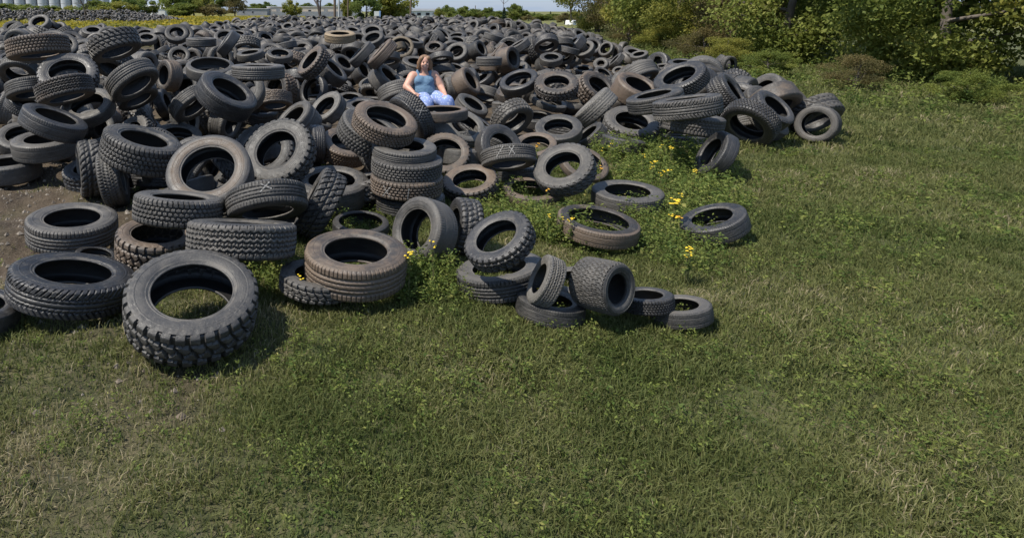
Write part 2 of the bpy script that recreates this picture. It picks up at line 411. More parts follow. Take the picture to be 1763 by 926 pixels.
TYRE_GROUP = "scrap tyres heaped in the yard"
def build_tyre(c, n, R, rim, W, ty, tint, label, area, roll=None):
    roll = random.uniform(0, 6.28) if roll is None else roll
    oval = random.uniform(0.975, 1.0) if area > 500 else random.uniform(0.93, 1.0)
    M, S = tyre_matrix(c, n, R, W, roll, oval)
    lod = 0 if area > 900 else 1
    if area > 220:
        root = empty('tyre'); root.matrix_world = M @ Matrix.Diagonal((*S, 1))
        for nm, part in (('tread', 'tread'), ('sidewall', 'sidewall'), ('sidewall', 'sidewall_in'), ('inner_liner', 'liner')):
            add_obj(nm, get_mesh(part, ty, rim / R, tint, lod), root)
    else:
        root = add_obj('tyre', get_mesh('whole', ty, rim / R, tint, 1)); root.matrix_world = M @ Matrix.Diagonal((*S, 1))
    meta(root, label, 'tyre', TYRE_GROUP)
    return root
HEROES = [
 (-1.85,3.83,0.17,0.196,0.117,0.974,0.399,0.24,0.208,'C','d',4637,'big dark tyre lying flat at near left, slanted shoulder grooves'),
 (-0.94,3.41,0.24,0.133,-0.263,0.956,0.402,0.241,0.241,'M','g',6602,'biggest and nearest tyre, tilted back, deep lugs on its shoulder'),
 (-2.34,3.56,0.1,0.202,0.1,0.974,0.263,0.158,0.158,'K','d',489,'dark smooth tyre half out of view, lower left of the big flat near-left tyre'),
 (-2.01,4.59,0.04,0.245,0.014,0.969,0.166,0.12,0.066,'K','d',305,'thin small ring half sunk behind the big near left tyre'),
 (-2.35,4.98,0.15,0.087,-0.036,0.996,0.37,0.222,0.222,'R','g',2769,'tyre lying flat alone on dirt and grass at left, grass in hole'),
 (-1.54,4.67,0.12,0.117,-0.041,0.992,0.33,0.205,0.238,'M','b',1661,'brown lugged tyre flat on grass under two stacked treads'),
 (-1.34,4.64,0.43,0.101,0.187,0.977,0.348,0.209,0.216,'A','g',2063,'blocky brown-grey tyre lying face up below the big brown-ringed tyre'),
 (-0.76,4.15,0.37,0.044,0.282,0.958,0.39,0.234,0.242,'H','g',2598,'long tyre with bold zigzag tread facing viewer, lying across brown lugged one'),
 (-0.66,4.75,0.45,0.165,-0.516,-0.841,0.33,0.205,0.205,'R','g',2042,'ribbed tyre with white chalk X, tipped so its hole faces down'),
 (-0.25,5.19,0.3,-0.873,0.01,0.487,0.317,0.19,0.228,'L','g',1388,'chunky tread tyre standing tilted, left of the four-high stack'),
 (0.05,4.08,0.21,0.026,-0.075,0.997,0.367,0.217,0.243,'R','b',4295,'wide brown-faced tyre lying flat at front centre on another tyre'),
 (-0.22,4.01,0.11,0.115,0.01,0.993,0.268,0.161,0.128,'M','g',1550,'tyre pinned underneath the wide brown-faced front centre tyre'),
 (0.11,5.27,0.05,0.024,-0.076,0.997,0.261,0.196,0.131,'K','d',793,'dark thin-walled tyre with large hole just behind the front centre tyre'),
 (0.6,4.62,0.25,-0.742,-0.546,0.389,0.263,0.158,0.242,'K','g',2639,'upright tyre opening left beside yellow flowers, fine worn tread'),
 (0.95,4.81,0.22,-0.981,-0.086,0.172,0.239,0.143,0.191,'M','d',674,'knobbly dark tyre squeezed behind the upright opening-left tyre'),
 (1.01,3.89,0.45,-0.55,-0.218,0.806,0.24,0.144,0.125,'M','d',2633,'dark ridged-shoulder tyre leaning on the curved flat tyre at front right'),
 (1.09,4.11,0.1,-0.206,0.092,0.974,0.32,0.192,0.173,'R','g',1708,'tyre lying beneath the leaning ridged one, its ribbed tread in weeds'),
 (1.26,3.65,0.27,-0.914,0.132,0.383,0.171,0.102,0.116,'H','l',1310,'small tyre with honeycomb tread wedged right of the front right pair'),
 (1.61,4.08,0.05,-0.155,-0.026,0.988,0.207,0.128,0.103,'K','g',166,'plain ring partly hidden behind the wide turf tyre'),
 (1.59,3.59,0.27,0.498,-0.847,0.185,0.167,0.092,0.267,'T','g',2349,'very wide small-diameter turf tyre standing at the front right'),
 (1.32,3.71,0.06,0.086,0.072,0.994,0.22,0.132,0.132,'K','g',1339,'low worn tyre in front of the honeycomb-tread one by orange-yellow flowers'),
 (1.94,3.7,0.11,-0.097,0.158,0.983,0.166,0.1,0.1,'A','d',926,'low dark tyre just right of the wide turf tyre'),
 (2.15,3.67,0.05,-0.162,0.143,0.976,0.188,0.113,0.113,'K','g',1246,'low grey tyre in the grass, rightmost of the front row'),
 (2.82,5.98,0.11,-0.041,-0.053,0.998,0.34,0.211,0.177,'K','g',1665,'dark tyre lying flat alone in grass, uppermost of the two in the meadow patch'),
 (2.15,5.05,0.14,0.05,-0.077,0.996,0.34,0.245,0.15,'K','b',2445,'brown thin tyre flat in grass with weeds filling its hole'),
 (3.19,5.1,0.14,-0.402,0.046,0.915,0.273,0.164,0.164,'K','d',2122,"dark tyre lying alone right of the meadow's yellow flowers"),
 (4.41,7.19,0.27,-0.89,0.136,0.434,0.293,0.176,0.176,'K','d',1319,'dark tyre tipped left at the right end of the tall weeds'),
 (1.3,6.33,0.15,-0.207,-0.293,0.933,0.296,0.177,0.166,'M','b',1287,'brown tyre lying right of the stack with bright grass inside'),
 (1.73,6.49,0.4,0.038,-0.486,-0.873,0.295,0.177,0.177,'R','g',1075,'arched ribbed tyre with chalk lines, hole facing down onto another'),
 (2,6.89,0.11,-0.016,0.189,0.982,0.276,0.165,0.182,'R','g',159,'ribbed tyre lying under the arched chalk-marked one'),
 (1.94,6.29,0.08,-0.052,-0.131,0.99,0.302,0.211,0.097,'K','b',842,'thin ring half buried in weeds below the arched ribbed tyre'),
 (2.24,6.18,0.35,-0.482,-0.421,0.768,0.311,0.174,0.186,'L','g',2100,'leaning tyre with leafy weed growing in its hole'),
 (2.79,7.09,0.17,0.135,-0.505,0.852,0.295,0.218,0.106,'K','b',334,'thin brown tyre peeking out right behind the weed-filled leaning tyre'),
 (1.87,7.47,0.28,0.362,-0.769,0.528,0.308,0.178,0.185,'K','d',599,'bluish smooth tyre with yellow-green sprig in its hole, above the arched one'),
 (2.54,8.17,0.15,-0.223,-0.357,0.907,0.283,0.187,0.141,'K','b',324,'brownish tyre holding an orange flower in its hole'),
 (1.57,8.31,0.38,0.246,-0.543,0.803,0.317,0.196,0.177,'R','l',270,'pale ribbed tyre tilted toward viewer, below right of the woman'),
 (1.18,7.34,0.23,-0.144,-0.634,0.76,0.311,0.199,0.161,'M','b',581,"brown knobbly ring standing behind the four-high stack's right side"),
 (0.36,6.09,0.85,0.246,-0.329,0.912,0.33,0.205,0.185,'A','b',1982,'brown-rimmed large tyre tilted on top of the pile left of centre stack'),
 (0.81,7.84,0.62,-0.784,-0.416,-0.46,0.343,0.206,0.233,'A','d',758,'dark tyre with chalk X tucked behind the brown-rimmed large tyre'),
 (0.55,5.93,0.61,0.039,-0.097,0.995,0.32,0.192,0.128,'R','g',830,'ribbed grey tyre on top of the four-high stack'),
 (0.57,5.87,0.48,0.024,-0.055,0.998,0.358,0.215,0.168,'A','g',1111,'blocky tyre second from top in the four-high stack'),
 (0.57,5.83,0.31,0.007,-0.024,1,0.358,0.215,0.179,'A','b',978,'brown chalk-crossed tyre third from top in the four-high stack'),
 (0.61,5.85,0.11,0.006,0.007,1,0.345,0.207,0.172,'R','g',261,'bottom tyre of the four-high stack, mostly hidden'),
 (0.24,6.55,0.64,0.413,-0.263,0.872,0.375,0.225,0.24,'A','g',672,'large grey tyre under the brown-rimmed one, tread toward lower left'),
 (-0.04,7.83,0.22,0.208,-0.338,0.918,0.346,0.207,0.221,'A','b',464,'dusty brown tyre tilted right, above the chunky standing tread'),
 (-0.17,5.97,0.2,0.011,-0.143,0.99,0.378,0.234,0.242,'K','g',913,'broad smooth tyre lying half shadowed behind the chunky standing tread'),
 (-0.7,6.09,0.54,-0.308,-0.671,0.675,0.379,0.212,0.212,'M','g',2252,'pale grey large tyre facing viewer beside the brown-ringed one'),
 (-0.96,6.78,0.38,-0.11,-0.683,0.722,0.37,0.229,0.207,'M','g',451,"lugged tyre peeking over the pale grey large tyre's left side"),
 (-0.42,7.74,0.28,-0.965,-0.247,0.088,0.253,0.152,0.172,'R','d',355,'narrow view of ribbed tyre right behind the pale grey large tyre'),
 (-1.23,5.31,0.53,-0.059,-0.672,0.738,0.382,0.237,0.229,'K','r',2539,'large tyre facing viewer with brown-stained sidewall ring, left of centre'),
 (-2.05,5.95,0.61,0.313,-0.022,0.949,0.395,0.229,0.285,'A','g',2388,'long blocky tyre tilted down right above the two upright treads'),
 (-2.82,6.5,0.28,-0.885,-0.465,0.012,0.314,0.189,0.226,'L','g',764,'upright tread leftmost of two standing side by side on dirt'),
 (-2.41,6.09,0.28,0.96,0.238,0.148,0.298,0.179,0.215,'A','g',857,'upright tread rightmost of two standing side by side, fine square blocks'),
 (-2.12,6.69,0.13,0.015,0.203,0.979,0.327,0.196,0.209,'C','d',203,"shaded zigzag tyre lying behind the big brown-ringed one's left"),
 (-2.3,8.06,0.27,0.105,-0.311,0.944,0.34,0.211,0.19,'A','g',301,'tyre partly hidden behind the long blocky tilted one'),
 (-3.64,9.12,0.28,-0.575,-0.743,0.344,0.295,0.177,0.224,'R','b',120,'upright brownish oval tyre above the long blocky tilted one'),
 (-3.27,7.69,0.76,-0.067,-0.518,0.853,0.32,0.198,0.179,'K','g',758,'grey tyre tilted toward viewer with bright bead ring, upper left'),
 (-3.24,6.66,0.75,0.41,0.057,0.91,0.35,0.217,0.203,'K','d',1663,'bluish smooth tyre dipping right below the grey one with bright bead'),
 (-3.65,7.25,0.37,0.004,-0.114,0.993,0.376,0.226,0.226,'K','g',1160,'tyre lying nearly flat at left above the bare dirt'),
 (-4.16,7.71,0.35,0.196,-0.383,0.902,0.31,0.198,0.174,'K','g',313,'tyre behind and left of the nearly flat one above dirt'),
 (-4.04,7.11,0.11,-0.002,-0.039,0.999,0.359,0.222,0.229,'K','g',727,'tyre lying on bare dirt at the left edge'),
 (-5.8,10.46,0.34,0.906,0.202,-0.371,0.3,0.18,0.3,'A','g',115,'grey tread block turned right at the left edge'),
 (-4.51,8.55,0.64,0.455,0.026,0.89,0.309,0.185,0.173,'A','d',186,'small tread carrying a small white square sticker, far left'),
 (-4.31,8.28,0.93,0.234,-0.287,-0.929,0.298,0.179,0.202,'R','g',554,'arched tread just above the stickered tyre'),
 (-3.42,7.4,1.02,0.299,-0.215,-0.93,0.344,0.206,0.234,'H','b',1262,'dusty brown zigzag tread arched above the tilted grey tyre'),
 (-3.69,8.13,1.11,0.177,-0.572,0.801,0.379,0.228,0.228,'M','d',1014,'large dark knobbly tyre facing viewer at upper left'),
 (-5.91,11.08,0.91,0.077,-0.764,-0.64,0.331,0.199,0.239,'A','g',379,'arched tyre standing at the far left edge'),
 (-4.22,8.47,1.47,0.155,-0.148,-0.977,0.403,0.242,0.258,'A','b',1199,'long blocky arch lying over the large dark knobbly tyre'),
 (-5.25,10.45,1.26,0.105,-0.227,0.968,0.331,0.218,0.172,'K','g',63,'thin ring just behind the long blocky arch at left'),
 (-6.31,13.79,1.2,0.291,-0.657,0.695,0.32,0.198,0.166,'K','g',143,'ring framing a smaller tread, upper left above the knobbly tyre'),
 (-3.42,9.11,1.47,0.375,-0.219,-0.901,0.382,0.229,0.275,'L','g',1456,'broad knobbly arch right of the large dark knobbly tyre'),
 (-3.94,10.41,1.09,-0.152,-0.614,-0.775,0.34,0.204,0.272,'M','g',107,'chunky tread arch below the broad knobbly arch'),
 (-4.12,12.43,0.89,0.893,-0.445,0.063,0.29,0.16,0.348,'R','g',112,'short tyre turned right with dark hole, above the nested pair'),
 (-3.53,12.14,0.71,-0.698,-0.697,0.163,0.318,0.191,0.286,'R','b',597,'brown oval-holed upright tyre right of the nested pair'),
 (-2.74,7.8,1.1,0.587,-0.293,-0.755,0.338,0.21,0.23,'R','g',1454,'upper of two nested tyres leaning together, upper left centre'),
 (-2.99,8.62,0.81,0.5,-0.307,-0.81,0.31,0.186,0.223,'R','g',348,'lower of two nested tyres leaning together, upper left centre'),
 (-3.46,11.42,0.26,0.945,0.011,0.328,0.282,0.169,0.203,'K','d',323,'dark upright tyre just right of the nested pair'),
 (-2.17,8.43,0.71,0.644,-0.359,-0.675,0.32,0.192,0.192,'R','g',663,'arched ribbed tyre curving over a smaller one, centre left'),
 (-3.19,12.28,0.42,-0.401,-0.846,0.353,0.311,0.193,0.311,'A','g',24,'tyre with dark hole behind the arched ribbed one'),
 (-1.4,7,1,0.525,-0.229,0.82,0.35,0.21,0.238,'K','d',1868,'large smooth dark tyre tilted down right, upper centre left'),
 (-1.48,8.43,0.88,-0.054,-0.795,0.604,0.34,0.218,0.19,'K','g',252,'round-open tyre standing behind the large smooth dark one'),
 (-1.99,8.9,1.13,0.074,-0.253,0.965,0.35,0.28,0.168,'K','g',579,'thin squashed tyre with wide open mouth, upper centre left'),
 (-1.13,7.73,1.21,0.01,0.016,1,0.334,0.2,0.174,'R','g',721,'ribbed tyre lying flat above the brown knobbly standing one'),
 (-1.35,12.05,0.45,-0.604,-0.751,0.266,0.35,0.203,0.35,'M','b',251,'brown knobbly tyre standing with shadowed tread, centre'),
 (-1.23,10.22,0.49,0.101,-0.43,-0.897,0.31,0.186,0.223,'H','b',495,'rust-brown tread arch at the foot of the brown knobbly standing tyre'),
 (-0.66,11.7,0.47,-0.628,-0.703,0.334,0.309,0.216,0.161,'K','d',303,'dark ring right of the brown knobbly standing tyre'),
 (-0.74,9.08,0.31,-0.567,-0.355,0.744,0.328,0.197,0.36,'R','g',612,'smooth tyre with deep tread body, tilted up left, centre'),
 (-0.35,10.24,0.34,-0.551,-0.442,0.708,0.33,0.198,0.211,'R','l',612,'pale tyre tilted up left beside the deep-bodied one'),
 (-1.92,9.46,0.28,0.885,-0.408,-0.223,0.288,0.173,0.288,'R','g',355,'rounded ribbed tyre turned right above the pale grey large one'),
 (-2.44,9.6,0.26,-0.495,-0.653,-0.573,0.292,0.175,0.211,'M','g',48,'knobbly tyre left of the rounded ribbed one'),
 (-0.64,11.38,1.02,-0.698,-0.337,0.632,0.34,0.204,0.231,'M','b',800,'brown-edged knobbly tyre standing slanted, upper centre'),
 (-0.33,12.09,0.79,0.669,-0.223,0.709,0.34,0.204,0.231,'K','d',371,'blackish tyre dipping right beside the slanted knobbly one'),
 (-0.15,14.59,0.7,0.536,-0.44,0.72,0.3,0.18,0.24,'K','g',162,'smaller tyre tucked above the blackish dipping one'),
 (-0.19,13.91,1.39,0.003,-0.147,0.989,0.348,0.209,0.195,'A','k',436,'khaki-brown flat tyre lying on top of the far pile'),
 (-1.65,14.91,0.91,0.077,-0.354,0.932,0.32,0.211,0.166,'K','g',377,'ring lying behind the small one near crumpled rubber'),
 (-2.33,14.73,0.93,-0.1,-0.176,0.979,0.33,0.205,0.185,'K','g',352,'low tilted tyre behind the leaning grey ring'),
 (-4.54,16.64,0.76,0.17,-0.74,0.651,0.31,0.186,0.186,'K','l',213,'pale ring facing viewer, upper left centre'),
 (-4.9,17.84,1.31,0.167,-0.678,0.716,0.33,0.198,0.185,'K','g',371,'upright ring facing viewer in the far left half'),
 (-3.32,14.07,1.27,0.014,-0.017,1,0.34,0.204,0.19,'R','g',344,'ribbed tyre lying level in the far left half'),
 (-2.68,13.9,1.25,-0.755,-0.204,0.624,0.31,0.186,0.236,'K','d',393,'dark smooth tread slanting upright in front of an arch'),
 (-3.4,17.27,1.22,0.088,-0.563,0.822,0.32,0.211,0.192,'K','g',86,'arched tyre behind the dark slanting tread'),
 (-6.18,19.16,1.12,0.108,-0.402,0.909,0.32,0.192,0.166,'K','g',172,'tyre lying open beyond the broad knobbly arch'),
 (-6.3,16.47,1.27,0.227,-0.746,0.626,0.32,0.205,0.192,'K','g',34,'hoop standing behind the broad knobbly arch'),
 (-7.9,19.36,1.32,0.129,-0.375,0.918,0.323,0.187,0.194,'K','g',114,'round low tyre near the meadow strip, left'),
 (0.3,13.59,1.02,-0.718,-0.024,0.695,0.33,0.198,0.224,'R','g',367,'grey ribbed tyre leaning like a ramp, twin of the brown one'),
 (0.65,11.86,1.15,-0.732,-0.002,0.681,0.332,0.199,0.213,'R','b',526,'brown ribbed tyre leaning like a ramp left above the woman'),
 (1.28,15.17,1.08,-0.108,-0.803,0.586,0.31,0.229,0.149,'K','k',212,'thin hoop around a khaki tread above the woman'),
 (1.38,18.31,0.95,0.254,-0.278,-0.926,0.29,0.174,0.319,'K','k',27,'khaki-brown tread inside the thin hoop above the woman'),
 (0.66,16.72,1.21,-0.279,-0.508,0.815,0.31,0.198,0.186,'K','g',229,'nearer of two overlapping rings, centre top'),
 (0.7,18.21,1.33,-0.106,-0.572,0.813,0.32,0.205,0.192,'K','g',117,'farther of two overlapping rings, centre top'),
 (2.71,19.61,0.8,-0.11,-0.546,0.831,0.31,0.186,0.198,'K','b',162,"brownish ring just above and right of the woman's head"),
 (3.06,17.53,0.81,-0.339,-0.717,0.609,0.31,0.192,0.186,'K','g',258,'ring framing a white glint right of the woman'),
 (3.94,19.01,0.77,0.629,-0.619,0.47,0.3,0.18,0.36,'K','g',237,'drum-like tyre with dark oval hole turned right'),
 (4,16.58,0.86,-0.762,0.137,0.633,0.31,0.186,0.211,'K','b',50,'smooth tyre leaning with a tan stained end, upper right centre'),
 (3.89,15.17,0.8,0.651,-0.714,0.256,0.31,0.186,0.372,'K','b',420,'brownish tyre on its side, hole turned right, upper right centre'),
 (3.3,14.57,0.8,-0.011,0.023,1,0.3,0.18,0.204,'A','g',302,'blocky tyre lying flat left of the brownish side-turned one'),
 (3.57,15.45,0.58,-0.011,0.035,0.999,0.29,0.174,0.151,'K','b',49,'tan-stained tyre beneath the flat blocky one'),
 (2.41,12.63,0.5,0.695,-0.47,0.544,0.32,0.192,0.32,'K','b',588,'tyre with bright worn patch tipped right, right of the woman'),
 (2.32,13.44,0.28,-0.99,-0.063,-0.13,0.292,0.175,0.409,'R','g',98,"upright tread beside the woman's knee"),
 (2.26,11.25,0.22,0.405,-0.351,0.844,0.32,0.192,0.205,'R','g',436,'tyre tilted down right below the worn-patched one'),
 (1.22,8.02,0.63,-0.041,-0.001,0.999,0.351,0.26,0.141,'K','b',505,"wide thin dusty tyre lying flat at the woman's knees"),
 (0.87,10.58,0.56,0.201,-0.465,-0.862,0.37,0.222,0.281,'R','g',546,"ribbed arch tyre under the woman's right hand"),
 (0.72,12.18,0.62,0.616,-0.354,0.704,0.331,0.199,0.344,'K','g',371,'deep smooth tyre tipped right, left of the woman'),
 (0.31,16.02,0.4,0.722,-0.474,0.505,0.3,0.18,0.3,'K','g',95,'tyre turned right beside the deep smooth one'),
 (0.57,13.63,0.25,-0.315,-0.591,-0.743,0.283,0.17,0.283,'M','g',89,'knobbly arch left of the ribbed arch by the woman'),
 (0.51,15.3,0.17,-0.312,-0.396,0.864,0.259,0.166,0.166,'K','g',22,'ring opening half hidden above the knobbly arch by the woman'),
 (0.25,11.21,0.21,-0.009,-0.262,0.965,0.33,0.185,0.185,'K','d',118,'bluish tyre lying behind the brown-rimmed large tyre'),
 (0.04,13.03,0.11,-0.001,-0.253,0.968,0.284,0.176,0.17,'K','g',95,'grey tyre left of the bluish one near the brown-rimmed tyre'),
 (0.76,13.06,0.98,0.067,-0.36,-0.931,0.33,0.218,0.172,'K','g',119,"shallow arch tyre left of the woman's head"),
 (2.32,15.55,0.79,0.036,-0.48,-0.876,0.32,0.211,0.166,'K','d',256,"dark arch at the woman's left shoulder, right of her hair"),
 (2.8,16.52,0.45,0.072,-0.275,0.959,0.31,0.211,0.136,'K','g',20,"thin oval ring right of the woman's shoulder"),
 (2.43,15.73,0.43,0.084,-0.555,-0.827,0.31,0.192,0.223,'R','g',129,"ribbed arch right of the woman's upper arm"),
 (3.04,10.95,0.71,-0.39,-0.322,0.863,0.34,0.231,0.177,'K','d',716,'dark wide arch opening left of the brown mud tyre'),
 (3.7,14.61,0.22,-0.7,-0.491,0.519,0.248,0.164,0.149,'K','d',28,'small dark ring left beneath the dark wide arch'),
 (3.04,11.29,0.48,-0.191,-0.227,0.955,0.32,0.205,0.166,'K','b',68,'brownish ring beneath the dark wide arch'),
 (3.54,10.46,0.71,-0.172,-0.415,0.893,0.364,0.204,0.189,'M','b',1137,'brown mud tyre facing viewer, clearly round, upper right'),
 (4.66,11.6,0.5,0.298,-0.624,0.722,0.37,0.207,0.311,'M','b',515,'brown mud tyre with deep side lugs, tipped right'),
 (4.58,9.81,0.71,0.207,-0.466,0.86,0.35,0.21,0.294,'K','b',651,'smooth brown tyre tipped right, right of the brown mud pair'),
 (5.33,11.35,0.82,0.277,-0.551,-0.787,0.33,0.198,0.277,'R','g',343,'ribbed tread rising behind the smooth brown tipped tyre'),
 (5.08,9.4,0.92,-0.54,-0.175,0.823,0.38,0.228,0.228,'A','d',1185,"large bluish tyre tilted up left near the pile's right end"),
 (4.14,8.25,0.77,-0.278,0.062,0.959,0.36,0.216,0.216,'R','g',755,'tyre with narrow slit-like hole below the large bluish one'),
 (4.08,7.35,0.82,-0.16,0.132,0.978,0.377,0.226,0.241,'C','g',1361,'long squared tread lying right under the slit-holed tyre'),
 (4.47,7.88,0.53,0.112,0.007,0.994,0.369,0.221,0.251,'A','g',672,'second long tread below the squared one, dipping right'),
 (4.1,8.82,0.32,-0.052,-0.445,0.894,0.377,0.219,0.242,'L','g',963,'large knobbly tyre tilted to viewer above the yellow-flowered weeds'),
 (3.79,9.34,0.51,-0.687,0.313,0.656,0.33,0.198,0.264,'C','l',745,'smooth worn tyre standing aslant with pale bald tread'),
 (3,8.64,0.28,-0.208,-0.362,0.909,0.33,0.198,0.185,'K','g',788,'grey tyre facing up toward viewer, right centre'),
 (3.48,8.69,0.19,-0.7,0.109,0.706,0.251,0.161,0.15,'R','g',367,'narrow ribbed tyre leaning on the large knobbly one'),
 (3.77,8.28,0.16,0.156,0.042,0.987,0.287,0.172,0.195,'K','d',629,'smooth dark tyre lying under the large knobbly one'),
 (4.9,8.84,0.09,-0.008,0.111,0.994,0.324,0.194,0.181,'R','d',494,'ribbed tyre lying low at right behind yellow flowers'),
 (4.81,9.22,0.27,0.449,-0.69,-0.568,0.299,0.179,0.203,'R','g',27,'ribbed tread slope right of the large knobbly tyre'),
 (2.57,9.57,0.31,0.352,-0.771,-0.53,0.327,0.196,0.261,'M','g',965,'arching lugged tyre right of the pale ribbed one'),
 (2.99,11.8,0.14,-0.053,0.074,0.996,0.224,0.135,0.224,'A','g',33,'squarish tread lump above the arching lugged tyre'),
 (3.55,10.87,0.37,0.218,-0.257,0.942,0.33,0.231,0.119,'K','g',252,'thin twisted ring below the round brown mud tyre'),
 (3.25,10.48,0.12,-0.037,-0.184,0.982,0.3,0.192,0.168,'K','g',54,'low ring above the grey upward-facing tyre'),
 (9.85,23.77,0.53,-0.758,-0.462,0.46,0.31,0.211,0.186,'K','g',206,'hoop-like tyre near the right slope of the pile'),
 (8.27,20.27,0.23,-0.397,-0.652,0.646,0.246,0.111,0.246,'K','g',129,'small fat tyre with tiny round hole, upper right'),
 (5.42,16.59,0.69,-0.1,-0.344,0.934,0.31,0.192,0.186,'K','g',340,'pale ringed tyre above the brown mud pair'),
 (5.67,17.85,0.42,0.397,-0.808,0.435,0.3,0.18,0.24,'K','g',33,'tyre turned right just above the round brown mud tyre'),
 (7.14,18.81,0.17,-0.074,-0.294,0.953,0.3,0.18,0.216,'M','g',107,'knobbly flat tyre above the tipped brown mud tyre'),
 (7.31,17.73,0.18,0.216,-0.497,0.84,0.283,0.187,0.147,'K','g',77,'ring tipped right above the tipped brown mud tyre'),
 (8.35,19.07,0.14,-0.371,-0.534,0.76,0.197,0.118,0.118,'K','g',29,'small ring, leftmost of two small ones on the right slope'),
 (10.03,21.41,0.44,-0.37,-0.209,0.905,0.3,0.18,0.204,'K','g',133,'tyre tilted up left on the right slope'),
 (9.36,18.36,0.24,-0.253,-0.354,0.9,0.31,0.205,0.186,'K','g',14,'arch behind the large bluish tyre, right slope'),
 (9.45,17.62,0.47,-0.132,-0.171,0.976,0.33,0.198,0.198,'K','d',58,'flat dark tyre above the large bluish tyre by the shrubs'),
]
